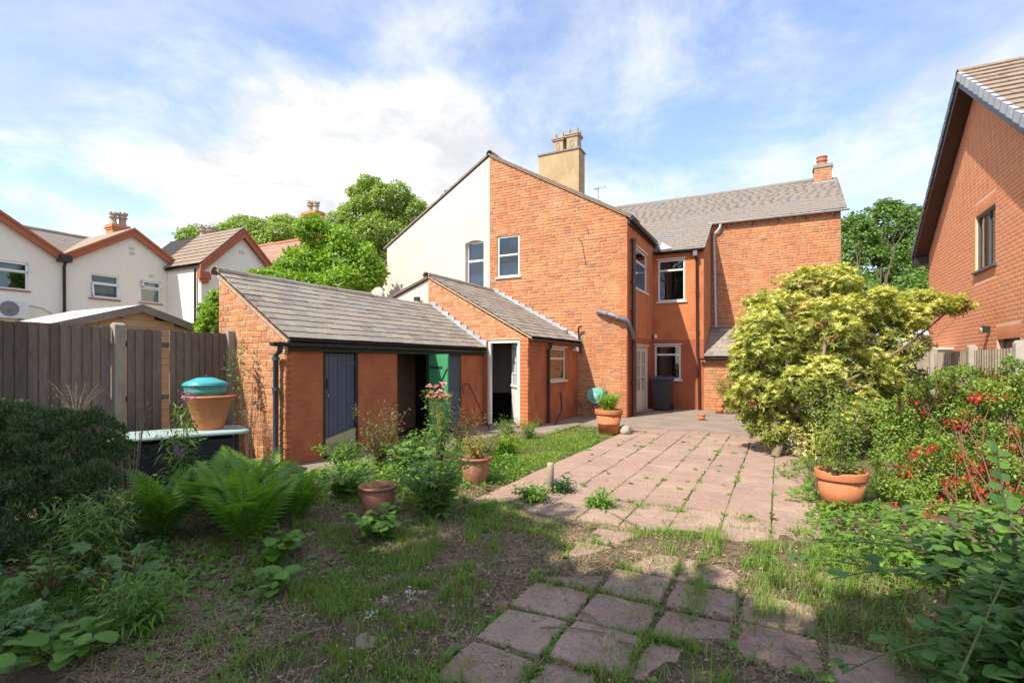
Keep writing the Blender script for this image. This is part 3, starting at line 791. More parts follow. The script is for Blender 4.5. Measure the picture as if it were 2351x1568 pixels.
mb = MB(); mb.obox(Vector((XF + 0.06, Y0 - 0.03, 1.775)), sdir * 0.97, (0, 0.05, 0), sdir.cross(Vector((0, 1, 0))).normalized() * -0.04)
mb.build('verge_strip', M['verge_mortar'], sh)
# closed plank door
dr = MB(); dr.obox(fr.pt(0.70, 0.02, -0.10), fr.u * 0.045, Z3 * 1.64, fr.n * 0.085); dr.obox(fr.pt(1.385, 0.02, -0.10), fr.u * 0.045, Z3 * 1.64, fr.n * 0.085)
dr.build('door_frame', M['fascia_dark'], sh)
dd = MB(); dd.obox(fr.pt(0.745, 0.03, -0.085), fr.u * 0.64, Z3 * 1.62, fr.n * 0.02)
dd = dd.build('plank_door', M['fascia_dark'], sh)
for k in range(7):
    b = MB(); b.obox(fr.pt(0.748 + k * 0.0908, 0.04, -0.066), fr.u * 0.082, Z3 * 1.60, fr.n * (0.022 + 0.002 * (k % 2))); b.build('plank', M['door_blue'], dd)
kn = MB(); kn.lathe(fr.pt(0.80, 0.98, -0.04), [(0.0, 0.035), (0.018, 0.03), (0.022, 0.015), (0.012, 0.0)], 12, Matrix.Rotation(R(90), 3, 'Y')); kn.build('knob', M['steel'], dd)
kn = MB(); kn.obox(fr.pt(0.785, 1.08, -0.043), fr.u * 0.02, Z3 * 0.16, fr.n * 0.02); kn.build('latch', M['black_iron'], dd)
hg = MB(); hg.obox(fr.pt(1.02, 1.475, -0.043), fr.u * 0.37, Z3 * 0.03, fr.n * 0.008); hg.build('strap_hinge', M['door_blue'], dd)
kp = MB(); kp.add([fr.pt(0.75, 0.06, -0.035), fr.pt(1.385, 0.10, -0.035), fr.pt(1.385, 0.42, -0.035), fr.pt(0.75, 0.31, -0.035)] + [fr.pt(0.75, 0.06, -0.02), fr.pt(1.385, 0.10, -0.02), fr.pt(1.385, 0.42, -0.02), fr.pt(0.75, 0.31, -0.02)], [(3, 2, 1, 0), (4, 5, 6, 7), (0, 1, 5, 4), (1, 2, 6, 5), (2, 3, 7, 6), (3, 0, 4, 7)])
kp = kp.build('kick_panel', M['lattice_yellow'], dd)
lb = MB()
for k in range(-4, 13):
    for sg in (1, -1):
        u0 = 0.75 + k * 0.056; a = (u0, 0.10); b = (u0 + sg * 0.15, 0.24)
        if min(a[0], b[0]) < 0.752 or max(a[0], b[0]) > 1.38: continue
        lb.obox(fr.pt(a[0], a[1], -0.0199 + (0.001 if sg > 0 else 0)), fr.pt(b[0], b[1]) - fr.pt(a[0], a[1]), fr.u * 0.008, fr.n * 0.004)
lb.build('lattice_bars', M['lattice_grey'], kp)
# open doorway: dark partition inside, a green door leaf swung outwards and a blue plank panel beyond
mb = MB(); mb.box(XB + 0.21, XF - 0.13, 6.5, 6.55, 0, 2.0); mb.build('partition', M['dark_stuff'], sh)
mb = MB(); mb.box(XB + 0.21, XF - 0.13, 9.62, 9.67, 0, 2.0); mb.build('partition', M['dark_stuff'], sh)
mb = MB(); mb.box(-6.27, -6.19, 8.37, 8.43, 0, 1.66); mb.build('door_post', M['fascia_dark'], sh)
gd = MB(); gd.box(-6.185, -5.73, 8.365, 8.385, 0.1, 1.66); gd = gd.build('green_door', M['door_green'], sh, label='green plank door leaf swung open')
for k in range(5):
    b = MB(); b.box(-6.18 + k * 0.09, -6.18 + k * 0.09 + 0.085, 8.345, 8.364, 0.11, 1.65); b.build('plank', M['door_green'], gd)
b = MB(); b.box(-6.15, -5.86, 8.335, 8.344, 1.38, 1.42); b.obox((-6.10, 8.335, 0.75), (0.34, 0, 0.63), (0.03, 0, 0), (0, 0.009, 0)); b.build('brace', M['black_iron'], gd)
bp = MB(); bp.obox(fr.pt(8.44 - Y0, 0.05, -0.07), fr.u * (9.57 - 8.44), Z3 * 1.61, fr.n * 0.02); bp = bp.build('blue_door', M['fascia_dark'], sh)
for k in range(12):
    b = MB(); b.obox(fr.pt(8.445 - Y0 + k * 0.0935, 0.06, -0.05), fr.u * 0.086, Z3 * 1.59, fr.n * 0.02); b.build('plank', M['door_blue'], bp)
# stepped lead flashing against the taller outhouse
for k in range(9):
    t = k / 9
    p = Vector((XF + 0.10, Y1 - 0.03, 1.86)) + sdir * t
    f = MB(); f.prism([p + Vector((0.02, 0, -0.01)), p + sdir / 9 * 1.02 + Vector((0.02, 0, -0.01)), p + sdir / 9 * 1.0 + Vector((0.03, 0, 0.07)), p + Vector((0.05, 0, 0.13)) + sdir / 9 * 0.15], (0, 0.022, 0)); f.build('lead_flashing', M['lead'], sh)

# ------------------------------------------------------------------ outhouse against the house
oh = thing('lean_to_outhouse', 'brick outhouse with slate roof and open white door, joined to the house', 'outhouse', (-6.4, 12.1, 0))
YO, XO, XP, YW = 10.5, -5.04, -7.80, 13.76
of = Face((XP, YO, 0), (1, 0, 0)); ow = XO - XP
ez, rz = 2.05, 3.60
o_r = lambda z: ow if z <= ez else ow * (rz - z) / (rz - ez)
dL, dR, dT = -6.08 - XP, -5.24 - XP, 2.02
mb = MB(); wall_solid(mb, of, const(0.0), lambda z: o_r(z) - 0.03, 0, rz - 0.02, ((dL, dR, -0.1, dT),), 0.2, -0.001, (ez,))
ofw = mb.build('front_wall', M['mortar'], oh)
ins_o = bricks(of, const(0.0), lambda z: o_r(z) - (0.04 if z > ez else 0), 0.02, rz, ((dL, ow + 1, -0.1, dT + 0.02),), 'shed', 0.0855, ofw, 9, 0.34, 0.012, wob=0.004)
ins_o = [i for i in ins_o if not (i[1].x < -6.2 and i[1].z < 1.75)]
realize('brick', ins_o, 290, 'far_brickwork')
rr1 = random.Random(18)
for k in range(24):                                       # red painted jamb of single bricks
    z = 0.02 + k * 0.0855
    mb = MB(); mb.obox((XO - 0.19, YO - 0.012, z), (0.19 + rr1.uniform(-.004, .022), 0, 0), (0, 0.1, 0), (0, 0, 0.079)); mb.build('jamb_brick', M['orange_paint'], oh)
mb = MB(); mb.box(-6.2, -6.085, YO - 0.02, YO + 0.05, 0, 1.7); mb.build('door_reveal', M['red_paint'], oh)
sf = Face((XO, YO, 0), (0, 1, 0))
wy0, wy1, wz0, wz1 = 11.70 - YO, 12.82 - YO, 1.04, 1.87
mb = MB(); wall_solid(mb, sf, const(0.10), const(YW - YO - 0.005), 0, ez - 0.03, ((wy0, wy1, wz0, wz1),), 0.2, 0.0)
mb.build('side_wall', M['shed_paint'], oh)
window(oh, sf, wy0, wy1, wz0, wz1, 'cream_door', 0.05, 0.02, wz0 + 0.56, (), True, None, True, 'room', 1.8)
sdo = Vector((XP - (XO + 0.12), 0, 3.66 - 2.06)); slo = sdo.length; lo = YW - YO + 0.03
oo = Vector((XO + 0.12, YO - 0.04, 2.075))
nrm = Vector((0, 1, 0)).cross(sdo).normalized()
mb = MB(); mb.obox(oo + Vector((0, 0.03, -0.03)), (0, lo - 0.05, 0), sdo, nrm * -0.025)
orf = mb.build('roof', M['underlay'], oh)
realize('slate', slates(oo, (0, 1, 0), sdo, lambda s: (0.0, lo - 0.02), slo, 0.30, 0.205, SL['slate'], orf, 6, 0.006), 290, 'far_slates')
ridge_tiles(oh, (XP - 0.02, YO - 0.08, 3.68), (XP - 0.02, YW - 0.01, 3.68), 0.10, 0.45, seed=9)
mb = MB(); mb.obox(Vector((XO + 0.10, YO - 0.035, 2.03)), sdo * 0.99, (0, 0.05, 0), nrm * 0.035); mb.build('verge_strip', M['verge_mortar'], oh)
gutter(oh, (XO + 0.11, YO - 0.02, 2.03), (XO + 0.11, YW - 0.03, 2.01), 0.055, 'black_iron')
mb = MB(); mb.box(XO + 0.001, XO + 0.05, YO + 0.1, YW - 0.02, 1.92, 2.05); mb.build('fascia_board', M['shed_paint'], oh)
pipe(oh, 'downpipe', [(XO + 0.11, 11.58, 1.98), (XO + 0.10, 11.58, 1.86), (XO + 0.05, 11.58, 1.80), (XO + 0.05, 11.58, 0.03)], 0.036, 'brown_iron', [(XO + 0.05, 11.58, 1.0), (XO + 0.05, 11.58, 1.76)])
for k in range(13):
    t = k / 13; p = Vector((XO + 0.10, YW - 0.03, 2.10)) + sdo * t
    f = MB(); f.prism([p + Vector((0.02, 0, -0.02)), p + sdo / 13 * 1.02 + Vector((0.02, 0, -0.02)), p + sdo / 13 + Vector((0.03, 0, 0.06)), p + Vector((0.06, 0, 0.12)) + sdo / 13 * 0.1], (0, 0.024, 0)); f.build('lead_flashing', M['lead'], oh)
fm = MB()
fm.box(-6.075, -6.02, YO + 0.02, YO + 0.10, 0.02, 2.015); fm.box(-5.30, -5.245, YO + 0.02, YO + 0.10, 0.02, 2.015); fm.box(-6.02, -5.30, YO + 0.02, YO + 0.10, 1.95, 2.015)
fm.build('door_frame', M['white'], oh)
st = MB(); st.box(-6.07, -5.25, YO - 0.12, YO + 0.2, 0.0, 0.06); st.build('doorstep', M['path'], oh)
# door leaf, opened inwards
hp = Vector((-5.31, YO + 0.09, 0.08)); da = Vector((-0.62, 0.78, 0)).normalized(); dn = Vector((-0.78, -0.62, 0)).normalized()
lf = MB()
def lbox(m_, a, b, c, e, th=0.02, off=0.0):
    m_.obox(hp + da * a + Z3 * c + dn * off, da * (b - a), Z3 * (e - c), dn * th)
lbox(lf, 0, 0.70, 0, 0.86, 0.035); lbox(lf, 0, 0.09, 0.86, 1.86, 0.035); lbox(lf, 0.61, 0.70, 0.86, 1.86, 0.035); lbox(lf, 0.09, 0.61, 1.76, 1.86, 0.035)
for k in (1, 2): lbox(lf, 0.09 + k * 0.173 - 0.012, 0.09 + k * 0.173 + 0.012, 0.86, 1.76, 0.025, 0.004)
for k in (1, 2): lbox(lf, 0.09, 0.61, 0.86 + k * 0.3 - 0.012, 0.86 + k * 0.3 + 0.012, 0.026, 0.005)
leaf = lf.build('white_door', M['white'], oh, label='white half-glazed door standing ajar')
g = MB(); lbox(g, 0.09, 0.61, 0.86, 1.76, 0.004, 0.012); g.build('pane', M['glass'], leaf)
b = MB(); lbox(b, 0.02, 0.68, 0.84, 0.89, 0.03, 0.035); b.build('weather_bar', M['white'], leaf)
b = MB(); lbox(b, 0.12, 0.58, 0.12, 0.74, 0.012, 0.035); b.build('door_panel', M['white'], leaf)
rm = MB(); rm.box(XP + 0.03, XO - 0.22, YW - 0.25, YW - 0.2, 0, 2.4); rm.box(XP + 0.02, XP + 0.06, YO + 0.2, YW - 0.26, 0, 3.3); rm.build('inner_wall', M['room'], oh)
# white outlet cowl and black swan-neck vent pipe at the far corner of the outhouse
v = MB(); v.tube([(XO + 0.02, 13.35, 1.86), (XO + 0.16, 13.30, 1.86)], [0.05, 0.065], 12); v.build('outlet_cowl', M['upvc'], oh)
pipe(oh, 'vent_pipe', [(XO + 0.13, 13.68, 1.75), (XO + 0.08, 13.66, 2.05), (XO + 0.05, 13.66, 2.42), (XO + 0.09, 13.63, 2.49), (XO + 0.16, 13.62, 2.50)], 0.026, 'brown_iron')

# ------------------------------------------------------------------ the red brick house
hs = thing('brick_house', 'two-storey red brick house with orange painted return and slate roof', 'house', (-4.0, 17.0, 0))
XPW, XW, EZ, RZ = -7.89, -3.64, 5.42, 7.80
wf = Face((XPW, YW, 0), (1, 0, 0)); ww = XW - XPW
w_r = lambda z: ww if z <= EZ else ww * (RZ - z) / (RZ - EZ)
wh = (-7.63 - XPW, -6.88 - XPW, 4.08, 5.32)
mb = MB(); wall_solid(mb, wf, const(0.0), lambda z: w_r(z) - 0.03, 0, RZ - 0.02, (wh,), 0.2, -0.001, (EZ,))
gwall = mb.build('gable_wall', M['mortar'], hs)
allb = bricks(wf, const(0.0), lambda z: w_r(z) - 0.02, 0.02, RZ - 0.05, (wh,), 'old', 0.0855, gwall, 21, 0.28, 0.011, wob=0.004)
allb = [i for i in allb if not (i[1].x < -5.15 and i[1].z < 1.95) and not (i[1].x < -5.15 and i[1].z < 2.0 + 0.56 * (-5.1 - i[1].x) )]
w1 = window(hs, wf, *wh, 'white', 0.05, 0.03, wh[2] + 0.66, (), True, None, False, 'room_light', 1.2)
bl = MB(); bl.obox(wf.pt(wh[0] + 0.04, wh[2] + 0.05, -0.14), wf.u * 0.66, Z3 * 0.38, wf.n * 0.01); bl.build('half_screen', M['lowered_blind'], w1)
ar = MB()
for k in range(9):                                       # shallow rubbed arch over the window
    t = (k - 4) / 4.0; u = (wh[0] + wh[1]) / 2 + t * 0.36
    z = wh[3] + 0.075 - 0.05 * t * t
    ar.obox(wf.pt(u - 0.034, z, -0.003), wf.u * 0.068 + Z3 * -0.01 * t, Z3 * 0.13 + wf.u * 0.02 * t, wf.n * 0.012)
ar.build('window_arch', M['brick_shed'], hs)
# orange painted side wall of the wing, upper part and darker band
sw = Face((XW, YW, 0), (0, 1, 0)); YR = 17.08; BZ = 2.22
side_w = (14.72 - YW, 16.10 - YW, 3.62, 4.80); side_d = (14.82 - YW, 16.22 - YW, 0.05, 1.99)
mb = MB(); wall_solid(mb, sw, const(0.0), const(YR - YW), BZ, EZ - 0.05, (side_w,), 0.2); mb.build('painted_wall', M['orange_paint'], hs)
mb = MB(); wall_solid(mb, sw, const(0.0), const(YR - YW), 0.0, BZ, (side_d,), 0.2, 0.001); mb.build('painted_band', M['red_paint'], hs)
window(hs, sw, *side_w, 'white', 0.05, 0.02, side_w[3] - 0.38, (), True, None, True, 'room_light', 1.6)
# glazed double door
df = MB()
def sbox(m_, a, b, c, e, d0, d1): m_.obox(sw.pt(a, c, d0), sw.u * (b - a), Z3 * (e - c), sw.n * (d1 - d0))
a0, a1 = side_d[0], side_d[1]
sbox(df, a0, a0 + 0.05, 0.05, 1.99, -0.12, -0.01); sbox(df, a1 - 0.05, a1, 0.05, 1.99, -0.12, -0.01); sbox(df, a0 + 0.05, a1 - 0.05, 1.94, 1.99, -0.12, -0.01)
df.build('door_frame', M['cream_door'], hs)
sbx = MB(); sbox(sbx, a0 - 0.03, a1 + 0.05, 1.995, 2.03, -0.01, 0.04); sbx.build('door_canopy_rail', M['cream_door'], hs)
for li in range(2):
    b0_, b1_ = a0 + 0.052 + li * 0.65, a0 + 0.052 + li * 0.65 + 0.646
    lf = MB()
    sbox(lf, b0_, b1_, 0.06, 0.66, -0.09, -0.045); sbox(lf, b0_, b0_ + 0.10, 0.66, 1.93, -0.09, -0.045); sbox(lf, b1_ - 0.10, b1_, 0.66, 1.93, -0.09, -0.045)
    sbox(lf, b0_ + 0.1, b1_ - 0.1, 1.82, 1.93, -0.09, -0.045); sbox(lf, (b0_ + b1_) / 2 - 0.03, (b0_ + b1_) / 2 + 0.03, 0.66, 1.82, -0.085, -0.05)
    for k in (1, 2): sbox(lf, b0_ + 0.1, b1_ - 0.1, 0.66 + k * 0.387 - 0.015, 0.66 + k * 0.387 + 0.015, -0.084, -0.051)
    lf = lf.build('door_leaf', M['cream_door'], hs)
    g = MB(); sbox(g, b0_ + 0.1, b1_ - 0.1, 0.66, 1.82, -0.072, -0.066); g.build('pane', M['glass'], lf)
    pnl = MB(); sbox(pnl, b0_ + 0.12, b1_ - 0.12, 0.16, 0.56, -0.045, -0.035); pnl.build('door_panel', M['cream_door'], lf)
    if li: hk = MB(); hk.tube([sw.pt(b0_ + 0.05, 1.0, -0.045), sw.pt(b0_ + 0.05, 1.0, 0.0), sw.pt(b0_ + 0.15, 1.0, 0.01)], 0.01, 6); hk.build('handle', M['black_iron'], lf)
rm = MB(); rm.add([sw.pt(a0 - .3, 0, -1.5), sw.pt(a1 + .3, 0, -1.5), sw.pt(a1 + .3, 2.3, -1.5), sw.pt(a0 - .3, 2.3, -1.5), sw.pt(a0 - .3, 0, -.21), sw.pt(a1 + .3, 0, -.21), sw.pt(a1 + .3, 2.3, -.21), sw.pt(a0 - .3, 2.3, -.21)], [(0, 1, 2, 3), (0, 4, 5, 1), (1, 5, 6, 2), (2, 6, 7, 3), (3, 7, 4, 0)]); rm.build('room_interior', M['room'], hs)
ds = MB(); ds.box(XW + 0.0, XW + 0.16, 14.8, 16.3, 0.013, 0.06); ds.build('doorstep', M['path'], hs)
# the recessed end wall with two windows
rf_ = Face((XW, YR, 0), (1, 0, 0)); XBK = -2.10; rw = XBK - XW
uw = (-3.50 - XW, -2.66 - XW, 3.46, 4.80); lw = (-3.61 - XW, -2.79 - XW, 0.95, 2.06)
mb = MB(); wall_solid(mb, rf_, const(0.001), const(rw), BZ, 5.12, (uw,), 0.2); mb.build('painted_wall', M['orange_paint'], hs)
mb = MB(); wall_solid(mb, rf_, const(0.001), const(rw), 0.0, BZ, (lw,), 0.2, 0.001); mb.build('painted_band', M['red_paint'], hs)
window(hs, rf_, *uw, 'white', 0.055, 0.02, uw[3] - 0.34, (), True, None, True, 'room', 1.6)
lwin = window(hs, rf_, *lw, 'white', 0.055, 0.02, lw[3] - 0.31, (), True, None, True, 'room', 1.6)
bt = MB(); bt.lathe(rf_.pt(lw[1] - 0.14, lw[2] + 0.055, -0.16), [(0, 0), (0.032, 0), (0.032, 0.09), (0.012, 0.12), (0.012, 0.15), (0.0, 0.15)], 12); bt.build('soap_bottle', M['upvc'], lwin)
# brick return and set-back wall at the right
RF = lambda y: 5.15 + (y - YR) * 0.6175                    # roof plane of the main range
bs_ = Face((XBK, YR + 0.0, 0), (0, 1, 0)); YM = 19.0
mb = MB(); mb.prism([(XBK - 0.004, YR + 0.2, 1.0), (XBK - 0.004, YM, 1.0), (XBK - 0.004, YM, RF(YM) - 0.04), (XBK - 0.004, YR + 0.2, RF(YR + .2) - 0.04)], (-0.2, 0, 0)); rtw = mb.build('return_wall', M['mortar'], hs)
allb += bricks(bs_, lambda z: max(0.002, (z - 5.10) / 0.6175), const(YM - YR - 0.005), 1.66, 6.25, (), 'old', 0.0855, rtw, 33, 0.3, 0.011, wob=0.003)
mf = Face((XBK, YM, 0), (1, 0, 0)); mwid = 1.70 - XBK
mb = MB(); wall_solid(mb, mf, const(0.0), const(mwid), 0, 6.27, (), 0.2, -0.001); mwall = mb.build('rear_wall', M['mortar'], hs)
allb += bricks(mf, const(0.0), const(mwid), 2.2, 6.28, (), 'old', 0.0855, mwall, 55, 0.3, 0.011, wob=0.003)
gr = Face((1.70, YM, 0), (0, 1, 0))
mb = MB(); mb.prism([(1.70, YM + 0.2, 0), (1.70, 25.0, 0), (1.70, 25.0, 6.3), (1.70, 22, 8.12), (1.70, YM + 0.2, RF(YM + .2) - 0.05)], (-0.2, 0, 0)); mb.build('side_wall', M['brick_shed'], hs)
mb = MB(); mb.box(-7.89, -7.69, YW + 0.2, 24.9, 0, 5.3); mb.box(-7.69, 1.5, 24.8, 25.0, 0, 6.3); mb.build('hidden_walls', M['mortar'], hs)
# main roof
v_ = Vector((0, 22 - (YR - 0.18), RF(22) - RF(YR - 0.18))); vl = v_.length; vn = v_.normalized()
o_ = Vector((-7.9, YR - 0.18, RF(YR - 0.18)))
cut = (YM - 0.14 - (YR - 0.18)) / vn.y                      # where the set-back eaves start
uR = 1.86 + 7.9; uC = XBK + 0.06 + 7.9; uV = lambda s: max(0.0, (XW + 0.12 + 7.9) - s * vn.z / ((RZ - EZ) / ww) - 0.25)
def ur(s): return (uV(s), uC) if s < cut else (uV(s), uR)
mb = MB()
nr = Vector((1, 0, 0)).cross(vn)
def rp(u, s, d=-0.02): return o_ + Vector((u, 0, 0)) + vn * s + nr * d
mb.prism([rp(0.1, 0.02), rp(uC - 0.01, 0.02), rp(uC - 0.01, cut + 0.02), rp(uR - 0.01, cut + 0.02), rp(uR - 0.01, vl), rp(0.1, vl)], nr * -0.03)
mb.prism([(-7.9, 22, RF(22) - 0.03), (1.86, 22, RF(22) - 0.03), (1.86, 25.2, RF(22) - 2.0), (-7.9, 25.2, RF(22) - 2.0)], (0, 0, -0.05))
mroof = mb.build('main_roof', M['underlay'], hs)
realize('slate', slates(o_, (1, 0, 0), vn, ur, vl, 0.29, 0.195, SL['main'], mroof, 12, 0.005), 290, 'far_slates')
ridge_tiles(hs, (-6.6, 22.0, RF(22) + 0.01), (1.15, 22.0, RF(22) + 0.01), 0.11, 0.45, 'slate_main', 0.03, seed=5)
# wing roof: right slope seen only along its edges
ws = Vector((XPW - (XW + 0.14), 0, (RZ + 0.09) - (EZ + 0.02))); wn_ = Vector((0, 1, 0)).cross(ws).normalized()
mb = MB(); q0 = Vector((XW + 0.14, YW - 0.07, EZ - 0.0))
mb.prism([q0, q0 + Vector((0, 3.4, 0)), q0 + ws + Vector((0, 7.7, 0)), q0 + ws], wn_ * -0.03)
wroof = mb.build('wing_roof', M['slate_main'], hs)
realize('slate', slates(q0, (0, 1, 0), ws, lambda s: (0.0, 0.9), ws.length, 0.30, 0.2, SL['slate'], wroof, 8), 100, 'far_slates')
mb = MB(); mb.obox(Vector((XW + 0.10, YW - 0.05, EZ - 0.05)), ws * 0.985, (0, 0.05, 0), wn_ * 0.045); mb.build('verge_strip', M['verge_mortar'], hs)
ridge_tiles(hs, (XPW + 0.02, YW - 0.09, RZ + 0.09), (XPW + 0.02, YW + 2.5, RZ + 0.09), 0.11, 0.45, seed=6)
gutter(hs, (XW + 0.13, YW - 0.05, EZ - 0.06), (XW + 0.13, YR - 0.12, EZ - 0.12), 0.065, 'black_iron')
mb = MB(); mb.box(XW + 0.001, XW + 0.07, YW + 0.02, YR - 0.01, EZ - 0.19, EZ - 0.05); mb.build('fascia_board', M['black_iron'], hs)
mb = MB(); mb.box(XW + 0.08, XBK, YR - 0.07, YR - 0.002, 4.98, 5.13); mb.build('fascia_board', M['black_iron'], hs)
gutter(hs, (XW + 0.2, YR - 0.16, 5.05), (XBK + 0.03, YR - 0.16, 5.04), 0.06, 'black_iron')
fl = MB(); fl.prism([(XW + 0.2, YR - 0.14, 5.10), (XW + 0.62, YR - 0.17, 5.105), (XW + 0.16, YR + 0.5, 5.48)], (0.0, -0.012, 0.022)); fl.build('lead_valley', M['lead'], hs)
gutter(hs, (XBK - 0.06, YM - 0.13, 6.27), (1.92, YM - 0.13, 6.24), 0.06, 'white_pipe')
for k in range(5):
    x = XBK + 0.5 + k * 0.78; c = MB(); c.obox((x, YM - 0.13, 6.17), (0.02, 0, 0), (0, 0.12, -0.12), (0, 0, 0.02)); c.build('gutter_bracket', M['black_iron'], hs)
oc = MB()
for k in range(15):                                      # dentil bricks under the eaves
    x = XBK + 0.25 + k * 0.235; oc.box(x, x + 0.11, YM - 0.045, YM - 0.012, 6.12, 6.19)
oc.build('dentil_course', M['brick_shed'], hs)
pipe(hs, 'downpipe', [(XBK + 0.32, YM - 0.13, 6.2), (XBK + 0.30, YM - 0.12, 6.08), (XBK + 0.12, YM - 0.07, 5.9), (XBK + 0.10, YM - 0.06, 5.75), (XBK + 0.16, YM - 0.06, 2.72), (XBK + 0.2, YM - 0.12, 2.66)], 0.042, 'white_pipe', [(XBK + 0.115, YM - 0.06, 5.0), (XBK + 0.135, YM - 0.06, 4.0), (XBK + 0.15, YM - 0.06, 3.1)])
pipe(hs, 'downpipe', [(-2.33, YR - 0.16, 5.0), (-2.32, YR - 0.15, 4.88), (-2.30, YR - 0.06, 4.72), (-2.28, YR - 0.06, 1.75), (-2.24, YR - 0.06, 1.5), (-2.22, YR - 0.06, 0.02)], 0.038, 'brown_iron', [(-2.30, YR - 0.06, 4.7), (-2.29, YR - 0.06, 3.7), (-2.28, YR - 0.06, 2.5)])
hp_ = MB(); hp_.box(-2.39, -2.27, YR - 0.22, YR - 0.10, 4.82, 4.97); hp_.build('hopper', M['grey_pipe'], hs)
# soil stack on the side wall with the thick sloping branch from the gable
pipe(hs, 'soil_stack', [(XW + 0.09, 14.10, 4.9), (XW + 0.09, 14.10, 0.02)], 0.058, 'brown_iron', [(XW + 0.09, 14.1, z) for z in (4.86, 3.7, 2.9, 1.9, 0.95)], 14)
pipe(hs, 'soil_branch', [(-4.46, YW - 0.02, 2.90), (-4.36, YW - 0.10, 2.88), (-3.98, YW - 0.13, 2.76), (-3.62, YW - 0.13, 2.62), (XW + 0.06, YW + 0.08, 2.45), (XW + 0.09, 14.10, 2.15)], 0.06, 'grey_pipe', [(-4.18, YW - 0.12, 2.82), (-3.84, YW - 0.13, 2.70)], 14)
c_ = MB(); c_.tube([wf.pt(2.86, 5.0, 0.012), wf.pt(2.98, 4.85, 0.012), wf.pt(3.1, 4.15, 0.012)], 0.008, 5); c_.tube([wf.pt(3.13, 5.24, 0.012), wf.pt(3.17, 5.06, 0.012)], 0.008, 5); c_.build('wall_cable', M['brown_iron'], hs)
ly = MB(); ly.box(XW + 0.0, XW + 0.03, 16.82, 16.90, 2.24, 2.40); ly = ly.build('wall_lamp', M['black_iron'], hs)
g = MB(); g.lathe((XW + 0.10, 16.85, 2.26), [(0.0, 0.0), (0.05, 0.0), (0.06, 0.06), (0.04, 0.13), (0.0, 0.14)], 12); g.build('lamp_glass', M['lamp_glass'], ly)
# lean-to in the corner
lfc = Face((XBK, YR + 0.01, 0), (1, 0, 0))
mb = MB(); wall_solid(mb, lfc, const(0.0), const(2.4), 0, 1.64, (), 0.2, -0.001); lwl = mb.build('lean_to_wall', M['mortar'], hs)
allb += bricks(lfc, const(0.0), const(2.4), 0.02, 1.66, (), 'old', 0.0855, lwl, 66, 0.3, 0.011, wob=0.003)
lv_ = Vector((0, YM - 0.01 - (YR - 0.1), 2.72 - 1.68))
mb = MB(); mb.obox((XBK + 0.01, YR - 0.08, 1.655), (2.5, 0, 0), lv_, (0, 0, -0.03)); lro = mb.build('lean_to_roof', M['underlay'], hs)
lsl = slates((XBK + 0.01, YR - 0.1, 1.675), (1, 0, 0), lv_, lambda s: (0, 2.5), lv_.length, 0.30, 0.3, SL['slate'], lro, 2)
realize('lean_to_slate', lsl, 100, 'far_slates')
gutter(hs, (XBK - 0.1, YR - 0.14, 1.63), (0.35, YR - 0.14, 1.62), 0.055, 'black_iron')
fl = MB(); fl.obox((XBK + 0.01, YM - 0.16, 2.70), (2.5, 0, 0), (0, 0.13, 0.02), (0, 0, 0.02)); fl.build('lead_apron', M['lead'], hs)
# big rendered chimney with two square pots
ch = MB(); ch.box(-6.36, -5.10, 14.0, 14.50, 5.9, 7.62); ch = ch.build('rendered_chimney', M['stucco'], hs)
cp_ = MB(); cp_.box(-6.39, -5.07, 13.97, 14.53, 7.62, 7.665); cp_.build('chimney_cap', M['ridge'], ch)
for (x, s) in ((-5.78, 0.155), (-5.34, 0.165)):
    y = 14.25; z = 7.66; p = MB(); H_ = 0.56 + (0.06 if x > -5.5 else 0)
    p.box(x - s, x + s, y - s, y + s, z, z + H_ * 0.62)
    p.box(x - s - 0.03, x + s + 0.03, y - s - 0.03, y + s + 0.03, z + H_ * 0.62, z + H_ * 0.70)
    p.box(x - s - 0.05, x + s + 0.05, y - s - 0.05, y + s + 0.05, z + H_ * 0.70, z + H_ * 0.75)
    for sx in (-1, 1):
        for sy in (-1, 1):
            p.box(min(x + sx * s, x + sx * (s - 0.09)), max(x + sx * s, x + sx * (s - 0.09)), min(y + sy * s, y + sy * (s - 0.09)), max(y + sy * s, y + sy * (s - 0.09)), z + H_ * 0.75, z + H_)
    p = p.build('chimney_pot', M['pot_clay'], ch)
    ov = MB()
    for k in range(14):
        a = 2 * math.pi * k / 14; b = 2 * math.pi * (k + 1) / 14
        P = lambda t: Vector((x + 0.055 * math.cos(t), y - s - 0.006, z + 0.18 + 0.10 * math.sin(t)))
        ov.tube([P(a), P(b)], 0.008, 5, False)
    ov.build('oval_moulding', M['pot_clay'], p)
# small brick chimney on the main ridge
c2 = MB(); c2.box(1.13, 1.67, 21.74, 22.26, 7.6, 8.55); c2 = c2.build('brick_chimney', M['mortar'], hs)
cf = Face((1.13, 21.74, 0), (1, 0, 0)); allb += bricks(cf, const(0.0), const(0.54), 7.72, 8.55, (), 'old', 0.0855, c2, 77, 0.4)
cf = Face((1.13, 22.26, 0), (0, -1, 0)); allb += bricks(cf, const(0.0), const(0.52), 7.9, 8.55, (), 'old', 0.0855, c2, 78, 0.4)
k_ = MB(); k_.box(1.09, 1.71, 21.70, 22.30, 8.55, 8.66); k_.build('chimney_cap', M['ridge'], c2)
k_ = MB(); k_.lathe((1.38, 22.0, 8.66), [(0.17, 0), (0.17, 0.04), (0.15, 0.06), (0.15, 0.16), (0.18, 0.18), (0.18, 0.22), (0.155, 0.24), (0.155, 0.29), (0.18, 0.31), (0.18, 0.35), (0.13, 0.36), (0.12, 0.2), (0, 0.2)], 20); k_.build('chimney_pot', M['pot_red'], c2)
fl = MB(); fl.box(1.06, 1.80, 21.60, 21.735, 7.93, 7.99); fl.build('chimney_flashing', M['lead'], c2)
